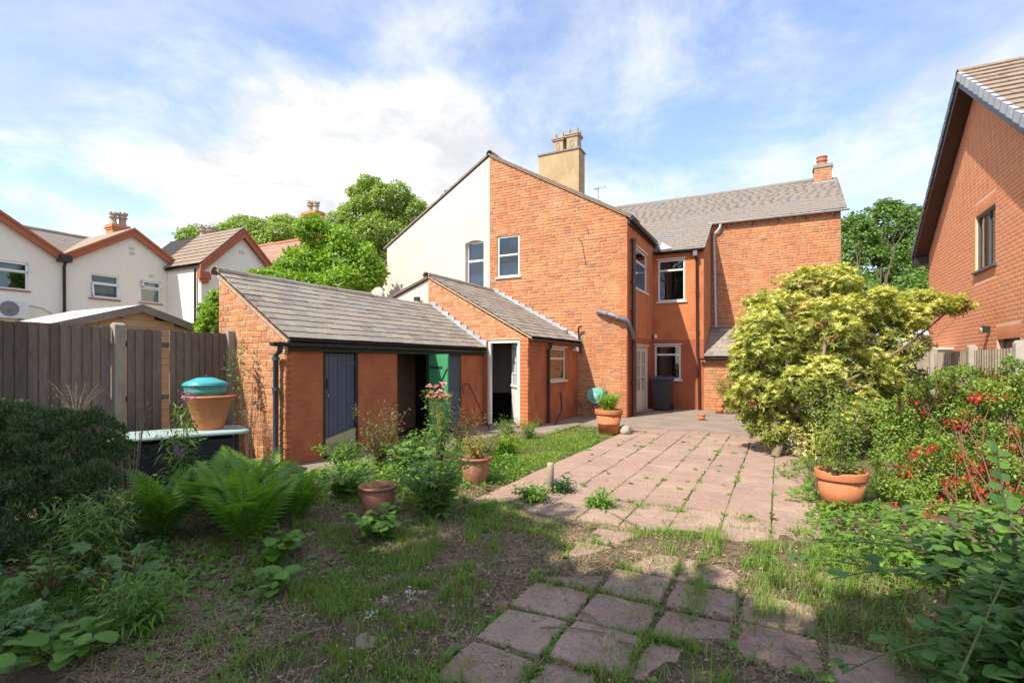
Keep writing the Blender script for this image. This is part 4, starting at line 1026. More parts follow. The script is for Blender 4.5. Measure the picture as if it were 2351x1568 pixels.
realize('brick', allb, 295, 'far_brickwork')

# white half of the semi, next door
nh = thing('white_rendered_house', 'cream-white rendered gable half adjoining the red brick house', 'house', (-9.9, 15, 0))
XL = -11.95; nf = Face((XL, YW, 0), (1, 0, 0)); nw = XPW - 0.005 - XL; nl = lambda z: 0.0 if z <= EZ else nw * (z - EZ) / (RZ - EZ)
nwh = (-8.78 - XL, -8.11 - XL, 3.80, 5.30)
mb = MB(); wall_solid(mb, nf, nl, const(nw), 0, RZ - 0.01, (nwh,), 0.2, 0.012, (EZ,)); mb.build('gable_wall', M['white_render'], nh)
hd = MB(); pts = [nf.pt(nwh[0], nwh[3] + 0.0005, -0.10)] + [nf.pt(nwh[0] + (nwh[1] - nwh[0]) * t, nwh[3] - 0.075 * (1 - 4 * t * (1 - t)) , -0.10) for t in (0.0, .1, .25, .4, .5, .6, .75, .9, 1.0)] + [nf.pt(nwh[1], nwh[3] + 0.0005, -0.10)]
hd.prism(pts, nf.n * 0.1115); hd.build('arched_head', M['white_render'], nh)
window(nh, nf, nwh[0], nwh[1], nwh[2], nwh[3] - 0.02, 'upvc', 0.06, 0.11, nwh[2] + 0.88, (), True, 'white_render', False, 'lowered_blind', 0.35)
ns = Vector((XPW - (XL - 0.12), 0, (RZ + 0.07) - (EZ - 0.04))); nn = ns.cross(Vector((0, 1, 0))).normalized()
mb = MB(); mb.obox(Vector((XL - 0.12, YW - 0.05, EZ - 0.04)), ns, (0, 8, 0), nn * 0.04); nroof = mb.build('roof', M['slate_main'], nh)
insn = slates((XL - 0.12, YW + 0.85, EZ + 0.0), (0, -1, 0), ns, lambda s: (0, 0.9), ns.length, 0.3, 0.21, SL['slate'], nroof, 14)
realize('slate', insn, 100, 'far_slates')
mb = MB(); mb.box(XL, XL + 0.2, YW + 0.2, 21.5, 0, 5.3); mb.build('side_wall', M['white_render'], nh)
mb = MB(); mb.box(XL - 0.5, XL - 0.002, 14.1, 17, 0, 4.85); mb.build('side_bay', M['white_render'], nh)
mb = MB(); mb.prism([(XL - 0.62, 14.0, 4.83), (XL - 0.62, 17.1, 4.83), (XL - 0.005, 17.1, 5.2), (XL - 0.005, 14.0, 5.2)], (0, 0, 0.05)); mb.build('bay_roof', M['tile'], nh)
pipe(nh, 'flue', [(-9.86, 14.3, 6.5), (-9.86, 14.3, 7.14)], 0.06, 'grey_pipe')
k_ = MB(); k_.lathe((-9.86, 14.3, 7.10), [(0.0, 0.14), (0.07, 0.13), (0.09, 0.1), (0.09, 0.02), (0.06, 0.0)], 14); k_.build('flue_cap', M['black_iron'], nh)
# its outhouse half, white gable beside the brick one
na = thing('white_outhouse', 'white rendered outhouse gable with tiled verge beside brick outhouse', 'outhouse', (-9, 12, 0))
mb = MB(); mb.prism([(-10.6, YO + 0.02, 0), (XP - 0.005, YO + 0.02, 0), (XP - 0.005, YO + 0.02, 3.57), (-9.2, YO + 0.02, 3.05), (-10.6, YO + 0.02, 2.53)], (0, 0.2, 0)); mb.build('gable_wall', M['white_render'], na)
mb = MB(); s_ = Vector((-2.9, 0, -1.06)); mb.obox((XP - 0.005, YO - 0.04, 3.60), s_, (0, 3.25, 0), (0, 0, 0.03)); nr_ = mb.build('roof', M['tile'], na)
for k in range(9):
    p = Vector((XP - 0.01, YO - 0.05, 3.625)) + s_ * (k / 9); t = MB(); t.obox(p + Vector((0, 0, 0.01)), s_ / 9 * 1.05 + Vector((0, 0, -0.012)), (0, 0.3, 0), (0, 0, 0.02)); t.build('roof_tile', M['tile'], nr_)
dish = thing('satellite_dish', 'grey satellite dish on the white outhouse verge', 'satellite dish', (-9.33, 10.4, 3.0))
dm = Matrix.Rotation(R(-68), 3, 'X') @ Matrix.Rotation(R(25), 3, 'Y')
k_ = MB(); k_.lathe((-9.36, 10.36, 3.25), [(0.0, 0.05), (0.1, 0.043), (0.18, 0.025), (0.24, 0.0), (0.235, -0.008), (0.0, 0.04)], 20, Matrix.Rotation(R(75), 3, 'X')); k_.build('dish', M['concrete'], dish)
k_ = MB(); k_.tube([(-9.36, 10.38, 3.22), (-9.36, 10.47, 3.1), (-9.36, 10.52, 3.08)], 0.015, 6); k_.build('bracket', M['steel'], dish)
sc_ = thing('security_lamp', 'small dark security lamp on the white outhouse gable', 'lamp', (-8.08, 10.45, 3.0))
k_ = MB(); k_.box(-8.16, -8.02, 10.38, 10.46, 3.04, 3.14); k_.build('lamp_head', M['black_iron'], sc_)
k_ = MB(); k_.tube([(-8.08, 10.46, 3.06), (-8.08, 10.52, 2.94)], 0.02, 6); k_.build('arm', M['upvc'], sc_)
aer = thing('aerial', 'thin television aerial mast beside the tan chimney', 'aerial', (-4.78, 14.7, 5.9))
k_ = MB(); k_.tube([(-4.78, 14.8, 5.9), (-4.78, 14.8, 6.70)], 0.012, 6); k_.build('mast', M['steel'], aer)
k_ = MB(); k_.tube([(-4.92, 14.8, 6.66), (-4.55, 14.85, 6.70)], 0.009, 6); k_.build('boom', M['steel'], aer)
for k in range(4):
    b = MB(); b.tube([(-4.86 + k * 0.09, 14.72, 6.67 + k * 0.009), (-4.86 + k * 0.09, 14.92, 6.67 + k * 0.009)], 0.006, 4); b.build('element', M['steel'], aer)

# ------------------------------------------------------------------ modern house on the right
mh = thing('modern_brick_house', 'modern red brick gabled house with dark soffit at the right edge', 'house', (5.5, 13, 0))
XR, YF = 3.39, 16.62; rfc = Face((XR, YF, 0), (0, -1, 0)); GU = 3.62; GE = 4.42; GA = 7.0
gs = (GA - GE) / GU
g_l = lambda z: 0.0 if z <= GE else (z - GE) / gs
g_r = lambda z: 2 * GU + 0.2 if z <= GE else 2 * GU + 0.2 - (z - GE) / gs * (GU + 0.2) / GU
rwn = (YF - 13.08, YF - 12.02, 3.25, 4.32); rdo = (YF - 11.95, YF - 10.98, 0.6, 1.90)
mb = MB(); wall_solid(mb, rfc, g_l, g_r, 0, GA - 0.02, (rwn, rdo), 0.2, -0.0006, (GE,)); rwall = mb.build('gable_wall', M['mortar_new'], mh)
sold = [(rwn[0] - 0.02, rwn[1] + 0.02, rwn[3], rwn[3] + 0.225), (rwn[0] - 0.02, rwn[1] + 0.02, rwn[2] - 0.225, rwn[2]), (rdo[0] - 0.04, rdo[1] + 0.04, rdo[3], rdo[3] + 0.225)]
hl = [(rwn[0] - 0.02, rwn[1] + 0.02, rwn[2] - 0.225, rwn[3] + 0.225), (rdo[0] - 0.04, rdo[1] + 0.04, rdo[2], rdo[3] + 0.225)]
rb = bricks(rfc, g_l, g_r, 0.9, GA - 0.05, hl, 'new', 0.075, rwall, 91, 0, 0.013, plain=True, wob=0.0006)
srot = Matrix((Z3, -rfc.n, Z3.cross(-rfc.n))).transposed()
for (a, b, c, e) in sold:
    n_ = int((b - a) / 0.075)
    for k in range(n_):
        tp = TPL['new'][0][k % 6]
        rb.append((tp, rfc.pt(a + (k + 0.5) * (b - a) / n_, (c + e) / 2, 0), srot, ((e - c - 0.01) / tp[3], 1, ((b - a) / n_ - 0.01) / tp[4]), rwall))
realize('brick', rb, 295, 'far_brickwork')
window(mh, rfc, *rwn, 'grey_frame', 0.05, 0.04, None, ((rwn[0] + rwn[1]) / 2 + 0.06,), True, 'grey_frame', False, 'room_light', 0.5)
k_ = MB(); k_.obox(rfc.pt(rdo[0], rdo[2], -0.12), rfc.u * (rdo[1] - rdo[0]), Z3 * (rdo[3] - rdo[2]), rfc.n * 0.02); k_ = k_.build('grey_shutter', M['brown_iron'], mh)
for k in range(6):
    b = MB(); b.obox(rfc.pt(rdo[0] + 0.02, rdo[2] + 0.02 + k * 0.21, -0.10), rfc.u * (rdo[1] - rdo[0] - 0.04), Z3 * 0.19, rfc.n * 0.012); b.build('slat', M['grey_frame'], k_)
# roof with verge caps
XV = 3.10; aY = 12.96; aZ = 7.10
ns_ = Vector((0, aY - 8.7, aZ - 4.12)); fs_ = Vector((0, aY - 16.85, aZ - 4.30))
mb = MB()
mb.prism([(XV + 0.02, aY, aZ), (XV + 6, aY, aZ), (XV + 6, 8.7, 4.12), (XV + 0.02, 8.7, 4.12)], (0, 0.02, -0.05))
mb.prism([(XV + 0.02, aY, aZ), (XV + 6, aY, aZ), (XV + 6, 16.85, 4.30), (XV + 0.02, 16.85, 4.30)], (0, -0.02, -0.05))
rroof = mb.build('roof', M['underlay'], mh)
realize('roof_tile', slates((XV + 0.03, 8.7, 4.14), (1, 0, 0), ns_, lambda s: (0, 4.2), ns_.length, 0.33, 0.30, SL['tile'], rroof, 31, 0.0), 290, 'far_tiles')
ridge_tiles(mh, (XV - 0.02, aY, aZ + 0.02), (XV + 4.5, aY, aZ + 0.02), 0.11, 0.45, 'tile')
for (v0, cnt) in ((ns_, 17), (fs_, 15)):
    p0 = Vector((XV - 0.03, 8.7, 4.10)) if v0 is ns_ else Vector((XV - 0.03, 16.85, 4.26))
    L_ = v0.length / cnt; d_ = v0.normalized(); up_ = d_.cross(Vector((1, 0, 0)));
    if up_.z < 0: up_ = -up_
    for k in range(cnt):
        p = p0 + d_ * (L_ * k); c = MB()
        c.obox(p - up_ * 0.05, d_ * (L_ - 0.02) - up_ * 0.022, up_ * 0.15, (0.07, 0, 0)); c.build('verge_cap', M['lead' if v0 is ns_ else 'grey_frame'], mh)
mb = MB()
for v0, p0 in ((ns_, Vector((XV, 8.75, 4.04))), (fs_, Vector((XV, 16.80, 4.20)))):
    d_ = v0 * 0.985
    mb.obox(p0 + Vector((0, 0, -0.12)), d_, (0, 0, 0.13), (0.02, 0, 0))
mb.build('bargeboard', M['brown_iron'], mh)
mb = MB()
for v0, p0 in ((ns_, Vector((XV + 0.02, 8.75, 3.95))), (fs_, Vector((XV + 0.02, 16.80, 4.11)))):
    mb.obox(p0, v0 * 0.99, (XR - XV - 0.03, 0, 0), (0, 0, 0.02))
mb.build('soffit', M['brown_iron'], mh)
k_ = MB(); k_.box(XV, XR + 0.3, 16.62, 16.95, 4.02, 4.22); k_.build('eaves_box', M['black_iron'], mh)
mb = MB(); mb.box(XR + 0.2, XR + 5, YF - 0.2, YF, 0, 4.4); mb.build('far_wall', M['mortar_new'], mh)
rl = thing('bulkhead_lamp', 'small square outdoor lamp on the modern brick wall', 'lamp', (3.3, 12.32, 2.0))
k_ = MB(); k_.box(3.28, 3.385, 12.28, 12.36, 2.04, 2.16); k_.build('lamp_body', M['black_iron'], rl)
k_ = MB(); k_.box(3.25, 3.279, 12.285, 12.355, 2.05, 2.13); k_.build('lamp_glass', M['lamp_glass'], rl)

# ------------------------------------------------------------------ cream houses on the left
cr = thing('cream_gabled_house', 'cream rendered houses with three orange bargeboard gables behind the fence', 'house', (-23, 10, 0))
XC = -23.0; cfc = Face((XC, 4.6, 0), (0, 1, 0)); VY = (4.6, 9.07, 13.6)
wins = [(6.95, 8.13, 3.96, 4.91), (9.93, 10.88, 3.93, 4.86), (11.64, 12.42, 3.94, 4.84)]
hol = [(a - 4.6, b - 4.6, c, e) for a, b, c, e in wins]
mb = MB(); wall_solid(mb, cfc, const(0.0), const(9.0), 0, 5.14, hol, 0.2)
for a, b in ((4.6, 9.07), (9.07, 13.6)):
    m_ = (a + b) / 2; mb.prism([(XC, a + 0.05, 5.14), (XC, b - 0.05, 5.14), (XC, m_, 6.60)], (-0.2, 0, 0))
mb.build('front_wall', M['cream_render'], cr)
for i, h in enumerate(hol):
    w = window(cr, cfc, *h, 'upvc', 0.06, 0.04, h[3] - 0.33, (), True, 'barge', False, ('room', 'frosted', 'frosted')[i], (1.2, 0.25, 0.25)[i])
    if i: bl = MB(); bl.obox(cfc.pt(h[0], h[2], -0.13), cfc.u * (h[1] - h[0]), Z3 * (h[3] - h[2]), cfc.n * 0.01); bl.build('frosted_film', M['frosted'], w)
    sa = MB()                                             # top-hung sash pushed open
    u0, u1, z0, z1 = h[0] + 0.04, h[1] - 0.04, (h[3] - 0.33, h[2] + 0.03, h[3] - 0.31)[i], (h[3] - 0.03, h[3] - 0.36, h[3] - 0.03)[i]
    tl = (0.05, 0.10, 0.14)[i]
    for (p, q, r_, s_) in ((u0, u1, z0, z0 + 0.05), (u0, u1, z1 - 0.05, z1), (u0, u0 + 0.05, z0, z1), (u1 - 0.05, u1, z0, z1)):
        f0 = lambda z: 0.0 + tl * (z1 - z) / (z1 - z0)
        A = [cfc.pt(p, r_, f0(r_)), cfc.pt(q, r_, f0(r_)), cfc.pt(q, s_, f0(s_)), cfc.pt(p, s_, f0(s_))]
        sa.prism(A, cfc.n * 0.035)
    sa.build('open_sash', M['upvc'], w)
def barge(y0, z0, y1, z1, x, parent, hgt=0.34):
    mb = MB(); mb.prism([(x, y0, z0), (x, y1, z1), (x, y1, z1 - hgt), (x, y0, z0 - hgt)], (0.06, 0, 0))
    mb.prism([(x + 0.061, y0, z0 - 0.02), (x + 0.061, y1, z1 - 0.02), (x + 0.061, y1, z1 - 0.11), (x + 0.061, y0, z0 - 0.11)], (0.04, 0, 0))
    mb.build('bargeboard', M['barge'], parent)
def groof(a, b, zt, ze, xf, xb, parent, mat='tile'):
    m_ = (a + b) / 2; mb = MB()
    mb.prism([(xf, a - 0.15, ze), (xf, m_, zt), (xf, m_, zt - 0.08), (xf, a - 0.15, ze - 0.08)], (xb - xf, 0, 0))
    mb.prism([(xf, m_, zt), (xf, b + 0.15, ze), (xf, b + 0.15, ze - 0.08), (xf, m_, zt - 0.08)], (xb - xf, 0, 0))
    return mb.build('gable_roof', M[mat], parent)
for a, b in ((4.6, 9.07), (9.07, 13.6)):
    m_ = (a + b) / 2
    groof(a, b, 6.86, 5.30, XC + 0.22, -26.6, cr)
    barge(a - 0.0, 5.42, m_, 6.86, XC + 0.12, cr); barge(b + 0.0, 5.42, m_, 6.86, XC + 0.12, cr)
mb = MB(); mb.prism([(-23.25, 2.0, 5.36), (-23.25, 17, 5.36), (-26.5, 17, 6.80), (-26.5, 2.0, 6.80)], (0, 0, -0.06)); cm_ = mb.build('main_roof', M['underlay'], cr)
realize('slate', slates((-23.25, 2.0, 5.37), (0, 1, 0), (-3.25, 0, 1.44), lambda s: (6.2, 10.0), 3.55, 0.30, 0.24, SL['main'], cm_, 71), 290, 'far_slates')
ridge_tiles(cr, (-26.5, 6, 6.83), (-26.5, 14.5, 6.83), 0.11, 0.6, 'tile')
pipe(cr, 'downpipe', [(XC + 0.3, 9.07, 5.12), (XC + 0.09, 9.10, 4.95), (XC + 0.09, 9.12, 2.0)], 0.05, 'black_iron', [(XC + 0.09, 9.12, 3.3)])
k_ = MB(); k_.box(XC + 0.0, XC + 0.34, 8.9, 9.25, 5.1, 5.34); k_.build('valley_hopper', M['black_iron'], cr)
for (y, z) in ((11.32, 6.05), (11.34, 5.85), (12.05, 5.05)):
    k_ = MB(); k_.box(XC, XC + 0.02, y - 0.09, y + 0.09, z - 0.06, z + 0.06); k_.build('air_vent', M['white_render'], cr)
# projecting third gable
X3, YS3, AY3, AZ3, EZ3 = -20.68, 12.70, 14.46, 6.95, 5.28; B3 = 2 * AY3 - YS3
mb = MB(); mb.box(XC - 3, X3, YS3, YS3 + 0.2, 0, EZ3 + 0.1); mb.build('projecting_side_wall', M['cream_render'], cr)
mb = MB(); mb.prism([(X3, YS3 + 0.2, 0), (X3, B3, 0), (X3, B3, EZ3), (X3, AY3, AZ3), (X3, YS3 + 0.2, EZ3 + .19)], (-0.2, 0, 0)); mb.prism([(X3 + .0005, YS3 + 0.004, 0), (X3 + .0005, YS3 + 0.2, 0), (X3 + .0005, YS3 + 0.2, EZ3 + .15), (X3 + .0005, YS3 + 0.004, EZ3)], (-0.1, 0, 0)); mb.build('projecting_gable_wall', M['cream_render'], cr)
vv = Vector((0, AY3 - (YS3 - 0.15), 7.30 - 5.42))
mb = MB(); mb.obox((XC - 3, YS3 - 0.13, 5.40), (X3 + 0.2 - XC + 3, 0, 0), vv, (0, 0, -0.06)); mb.obox((XC - 3, AY3, 7.29), (X3 + 0.2 - XC + 3, 0, 0), (0, AY3 - YS3 + 0.15, -1.88), (0, 0, -0.06)); r3 = mb.build('projecting_roof', M['underlay'], cr)
realize('roof_tile', slates((XC - 0.6, YS3 - 0.15, 5.42), (1, 0, 0), vv, lambda s: (0, X3 + 0.22 - XC + 0.6), vv.length, 0.33, 0.30, SL['tile'], r3, 41, 0.0), 290, 'far_tiles')
barge(YS3 - 0.15, 5.44, AY3, 7.28, X3 + 0.14, cr, 0.40); barge(B3 + 0.15, 5.44, AY3, 7.28, X3 + 0.14, cr, 0.40)
k_ = MB(); k_.box(X3 - 0.02, X3 + 0.2, YS3 - 0.16, YS3 + 0.28, 4.85, 5.15); k_.box(X3 + 0.02, X3 + 0.18, YS3 - 0.10, YS3 + 0.2, 4.70, 4.849); k_.build('corbel', M['barge'], cr)
pipe(cr, 'downpipe', [(X3 - 0.28, YS3 - 0.08, 5.3), (X3 - 0.28, YS3 - 0.08, 2.0)], 0.045, 'black_iron')
k_ = MB(); k_.box(X3 + 0.0, X3 + 0.02, AY3 - 0.12, AY3 + 0.12, 6.2, 6.32); k_.build('air_vent', M['white_render'], cr)
def crown_pot(p, r, h, mat, parent):
    k_ = MB(); k_.lathe(p, [(r * 1.25, 0), (r * 0.95, h * 0.12), (r * 0.8, h * 0.5), (r * 0.95, h * 0.6), (r * 1.25, h * 0.64), (r * 1.25, h * 0.7), (r * 0.95, h * 0.74), (r * 0.95, h * 0.84), (r * 1.2, h * 0.88), (r * 1.2, h), (r * 0.8, h), (r * 0.7, h * 0.7), (0, h * 0.7)], 14)
    for j in range(6):
        a = j * math.pi / 3; q = Vector(p) + Vector((math.cos(a) * r, math.sin(a) * r, h)); k_.box(q.x - r * .25, q.x + r * .25, q.y - r * .25, q.y + r * .25, q.z - 0.01, q.z + h * 0.1)
    return k_.build('chimney_pot', M[mat], parent)
def stack(parent, x, y, z0, z1, sx, sy, mat='brick_new'):
    k_ = MB(); k_.box(x - sx, x + sx, y - sy, y + sy, z0, z1 - 0.25)
    for i, e in enumerate((0.03, 0.07, 0.03)): k_.box(x - sx - e, x + sx + e, y - sy - e, y + sy + e, z1 - 0.25 + i * 0.083, z1 - 0.25 + (i + 1) * 0.083 - 0.001)
    return k_.build('chimney', M[mat], parent)
s1 = stack(cr, -26.5, 12.5, 6.4, 7.66, 0.28, 0.34)
crown_pot((-26.5, 12.32, 7.66), 0.14, 0.5, 'pot_clay', s1); crown_pot((-26.5, 12.68, 7.66), 0.16, 0.56, 'pot_clay', s1)
ac = thing('air_conditioner', 'white air conditioning unit with round grey fan grille on the cream wall', 'air conditioner', (-22.8, 7.6, 3.0))
k_ = MB(); k_.box(XC + 0.06, XC + 0.36, 7.15, 8.02, 2.98, 3.55); k_.build('casing', M['ac'], ac)
k_ = MB(); k_.lathe((XC + 0.36, 7.52, 3.28), [(0.0, 0.03), (0.05, 0.03), (0.06, 0.012), (0.22, 0.012), (0.245, 0.02), (0.25, 0.0)], 24, Matrix.Rotation(R(90), 3, 'Y')); k_.build('fan_grille', M['ac_grille'], ac)
k_ = MB(); k_.box(XC + 0.001, XC + 0.34, 7.3, 7.36, 2.93, 2.979); k_.box(XC + 0.001, XC + 0.34, 7.85, 7.91, 2.93, 2.979); k_.build('bracket', M['steel'], ac)
k_ = MB(); k_.tube([(XC + 0.03, 8.0, 3.5), (XC + 0.03, 8.5, 3.42), (XC + 0.03, 9.0, 3.1)], 0.025, 6); k_.build('pipework', M['ac'], ac)

# red-tiled house farther back, with its chimney
rh = thing('red_tiled_house', 'faded red tiled roof with crowned chimney pots behind the bright bush', 'house', (-25, 21, 0))
mb = MB(); mb.box(-29, -23.2, 18.9, 23, 0, 6.6); mb.build('wall', M['cream_render'], rh)
va = Vector((0.0, 2.2, 2.1))
mb = MB(); mb.obox((-30, 18.6, 6.42), (6.6, 0, 0), va, (0, 0, -0.08)); mb.obox((-30, 20.8, 8.52), (6.6, 0, 0), (0, 2.2, -2.1), (0, 0, -0.08)); rr_o = mb.build('roof', M['underlay'], rh)
realize('roof_tile', slates((-28.6, 18.6, 6.44), (1, 0, 0), va, lambda s: (0, 5.2), va.length, 0.34, 0.24, SL['red'], rr_o, 44), 290, 'far_tiles')
ridge_tiles(rh, (-29, 20.8, 8.55), (-23.4, 20.8, 8.55), 0.12, 0.5, 'pot_red')
mb = MB(); mb.prism([(-23.4, 18.6, 6.5), (-23.4, 20.8, 8.6), (-23.4, 20.8, 8.2), (-23.4, 18.6, 6.1)], (0.08, 0, 0)); mb.build('bargeboard', M['barge'], rh)
mb = MB(); mb.prism([(-23.42, 18.9, 6.3), (-23.42, 22.9, 6.3), (-23.42, 20.8, 8.35)], (-0.15, 0, 0)); mb.build('gable', M['barge'], rh)
s2 = stack(rh, -24.05, 21.3, 7.8, 10.2, 0.55, 0.32)
crown_pot((-24.28, 21.3, 10.2), 0.16, 0.62, 'concrete', s2); crown_pot((-23.78, 21.3, 10.2), 0.15, 0.52, 'concrete', s2)
fp = thing('distant_chimney', 'two small weathered chimney pots rising behind the projecting gable ridge', 'chimney', (-27, 16.6, 0))
k_ = MB(); k_.box(-27.3, -26.3, 16.4, 17.1, 0, 8.0); k_.build('stack', M['brick_new'], fp)
crown_pot((-27.0, 16.7, 8.0), 0.2, 0.65, 'concrete', fp); crown_pot((-26.5, 16.8, 8.0), 0.2, 0.55, 'concrete', fp)

# timber summerhouse behind the left fence
su = thing('summerhouse', 'timber summerhouse with pale felt roof behind the left fence', 'summerhouse', (-11, 5.1, 0))
XQ = -10.0; ayq, azq = 5.09, 2.46; e0, e1, ezq = 3.80, 6.40, 2.06
mb = MB(); mb.prism([(XQ - 0.12, 4.0, 0), (XQ - 0.12, 6.2, 0), (XQ - 0.12, 6.2, 2.05), (XQ - 0.12, ayq, 2.36), (XQ - 0.12, 4.0, 2.05)], (-2.2, 0, 0)); sub_ = mb.build('wall', M['pine'], su)
for k in range(17):
    z = 0.1 + k * 0.135
    hw = 1.1 if z < 1.95 else max(0.05, 1.1 - (z - 1.93) / 0.43 * 1.1)
    b = MB(); b.box(XQ - 0.12, XQ - 0.10, ayq - hw, ayq + hw, z, z + 0.128); b.build('cladding_board', M['pine'], sub_)
mb = MB(); mb.prism([(XQ, e0, ezq), (XQ, ayq, azq + 0.02), (XQ, ayq, azq + 0.06), (XQ, e0, ezq + 0.04)], (-2.5, 0, 0)); mb.prism([(XQ, ayq, azq + 0.02), (XQ, e1, ezq), (XQ, e1, ezq + 0.04), (XQ, ayq, azq + 0.06)], (-2.5, 0, 0)); mb.build('felt_roof', M['felt'], su)
for y in (e0, e1):
    b = MB(); b.prism([(XQ + 0.001, y, ezq + 0.045), (XQ + 0.001, ayq, azq + 0.065), (XQ + 0.001, ayq, azq - 0.07), (XQ + 0.001, y, ezq - 0.09)], (0.03, 0, 0)); b.build('fascia_board', M['grey_wood'], su)

# ------------------------------------------------------------------ fences
lfn = thing('timber_fence', 'dark weathered feather-edge timber fence on the left', 'fence', (-7.4, 3, 0))
XFN = -7.38; y = 1.0; k = 0; rfz = random.Random(5)
while y < 4.93:
    w = rfz.uniform(0.088, 0.112)
    if not (4.03 < y + w / 2 < 4.14) and not (3.40 < y + w / 2 < 3.56):
        top = (1.945 if y < 3.48 else 1.935) + rfz.uniform(-.006, .006)
        b = MB(); b.prism([(XFN, y - 0.008, 0.02), (XFN, y + w + 0.006, 0.02), (XFN, y + w + 0.006, top), (XFN, y - 0.008, top)], (-0.018, 0, 0))
        for i, vtx in enumerate(b.v):                     # feather edge: thin far side tucks behind the next board
            if vtx[1] > y + w / 2: b.v[i] = (vtx[0] - 0.016, vtx[1], vtx[2])
        b.build('board', M['fence'], lfn)
    y += w
for yy in (1.15, 3.48, 4.97):
    b = MB(); b.box(XFN - 0.06, XFN + 0.055, yy - 0.058, yy + 0.058, -0.05, 1.97); b.prism([(XFN - 0.06, yy - 0.058, 1.9701), (XFN + 0.055, yy - 0.058, 1.9701), (XFN - 0.002, yy - 0.058, 2.0)], (0, 0.116, 0)); b.build('post', M['post'], lfn)
for z in (0.4, 1.0, 1.7):
    b = MB(); b.box(XFN - 0.11, XFN - 0.045, 1.0, 4.97, z, z + 0.07); b.build('rail', M['fence'], lfn)
rfn = thing('garden_fence', 'pale silvered timber fence with concrete posts on the right', 'fence', (2.9, 12, 0))
XRN = 2.90; y = 6.0; prev = 99
posts_y = (7.45, 9.40, 11.36, 13.85, 16.3)
while y < 17.2:
    w = rfz.uniform(0.10, 0.125)
    if not any(abs(y + w / 2 - p) < 0.12 for p in posts_y):
        b = MB(); b.prism([(XRN - 0.02, y - 0.006, 0.02), (XRN, y + w + 0.006, 0.02), (XRN, y + w + 0.006, 1.70), (XRN - 0.02, y - 0.006, 1.70 + rfz.uniform(-.004, .004))], (0.016, 0, 0)); b.build('board', M['fence_pale'], rfn)
    y += w
for p in posts_y:
    b = MB(); b.box(XRN - 0.06, XRN + 0.06, p - 0.06, p + 0.06, -0.05, 1.76); b.prism([(XRN - 0.06, p - 0.06, 1.7601), (XRN + 0.06, p - 0.06, 1.7601), (XRN + 0.03, p - 0.06, 1.80), (XRN - 0.03, p - 0.06, 1.80)], (0, 0.12, 0)); b.build('concrete_post', M['concrete'], rfn)
gs_ = thing('garden_store', 'pale green store roof just showing over the right fence', 'shed', (3.15, 15.2, 0))
k_ = MB(); k_.box(2.99, 3.33, 14.4, 16.2, 0, 1.78); k_.build('body', M['felt'], gs_)
k_ = MB(); k_.box(2.98, 3.36, 14.35, 16.25, 1.781, 1.83); k_.build('lid', M['felt'], gs_)

# ------------------------------------------------------------------ pots and garden things
def soil_disc(p, r, parent, mat='soil'):
    k_ = MB(); n = 18; V = [Vector(p) + Vector((0, 0, 0.012))] + [Vector(p) + Vector((r * math.cos(2 * math.pi * k / n), r * math.sin(2 * math.pi * k / n), random.uniform(-.008, .004))) for k in range(n)]
    k_.add(V, [(0, 1 + k, 1 + (k + 1) % n) for k in range(n)]); return k_.build('soil', M[mat], parent)
def rimmed_pot(name, label, p, rt, rb, h, mat='terracotta', rim=0.22, bell=False, chip=False, cat='pot', ribs=()):
    """flower pot: body, rim band and soil"""
    t = thing(name, label, cat, p); p = Vector(p)
    k_ = MB()
    if bell:
        prof = [(0, 0), (rb, 0), (rb * 1.12, h * 0.10), (rb * 1.30, h * 0.35), (rt * 0.86, h * 0.62), (rt * 0.80, h * 0.80), (rt * 0.80, h * 0.90), (rt * 0.72, h * 0.92), (rt * 0.7, h * 0.7)]
        rimp = [(rt * 0.80, h * 0.86), (rt * 0.96, h * 0.90), (rt * 1.02, h * 0.94), (rt * 1.0, h * 0.99), (rt * 0.93, h), (rt * 0.86, h * 0.98), (rt * 0.80, h * 0.90)]
    else:
        rr = rt * 0.93
        prof = [(0, 0), (rb, 0)] + [q for z in ribs for q in ((rb + (rr - rb) * z, h * z - 0.006), (rb + (rr - rb) * z + 0.007, h * z), (rb + (rr - rb) * z, h * z + 0.006))] + [(rr, h * (1 - rim)), (rr * 0.94, h * (1 - rim)), (rr * 0.90, h * 0.82)]
        rimp = [(rr, h * (1 - rim) + 0.001), (rt * 0.99, h * (1 - rim) + 0.004), (rt, h * (1 - rim) + 0.015), (rt * 1.01, h - 0.012), (rt * 1.0, h), (rt * 0.93, h), (rt * 0.90, h * 0.86)]
    k_.lathe(p, prof, 32); k_.build('body', M[mat], t)
    k_ = MB(); k_.lathe(p, rimp, 32)
    if chip:
        for i, v in enumerate(k_.v):
            a = math.atan2(v[1] - p.y, v[0] - p.x)
            if abs(a + 1.9) < 0.35 and v[2] > p.z + h * 0.93: k_.v[i] = (v[0], v[1], v[2] - 0.035 * (1 - abs(a + 1.9) / 0.35))
    k_.build('rim', M[mat], t)
    soil_disc(p + Vector((0, 0, h * 0.88)), rt * 0.86, t)
    return t
POT_BIG = Vector((-3.17, 10.52, 0.02)); POT_1 = Vector((-3.47, 3.86, 0.04)); POT_2 = Vector((-3.30, 5.40, 0.02)); POT_R = Vector((0.56, 6.24, 0.03))
rimmed_pot('flower_pot', 'large terracotta pot of lavender-like green herb beside the patio', POT_BIG, 0.29, 0.20, 0.50, 'terracotta', 0.20, ribs=(0.42,))
rimmed_pot('flower_pot', 'round-rimmed brown clay pot with bare stems in the shaded bed', POT_1, 0.185, 0.115, 0.27, 'terracotta_dull', bell=True)
rimmed_pot('flower_pot', 'bell-shaped clay pot with orange-leaved plant, half in sunlight', POT_2, 0.20, 0.115, 0.33, 'terracotta_dull', bell=True)
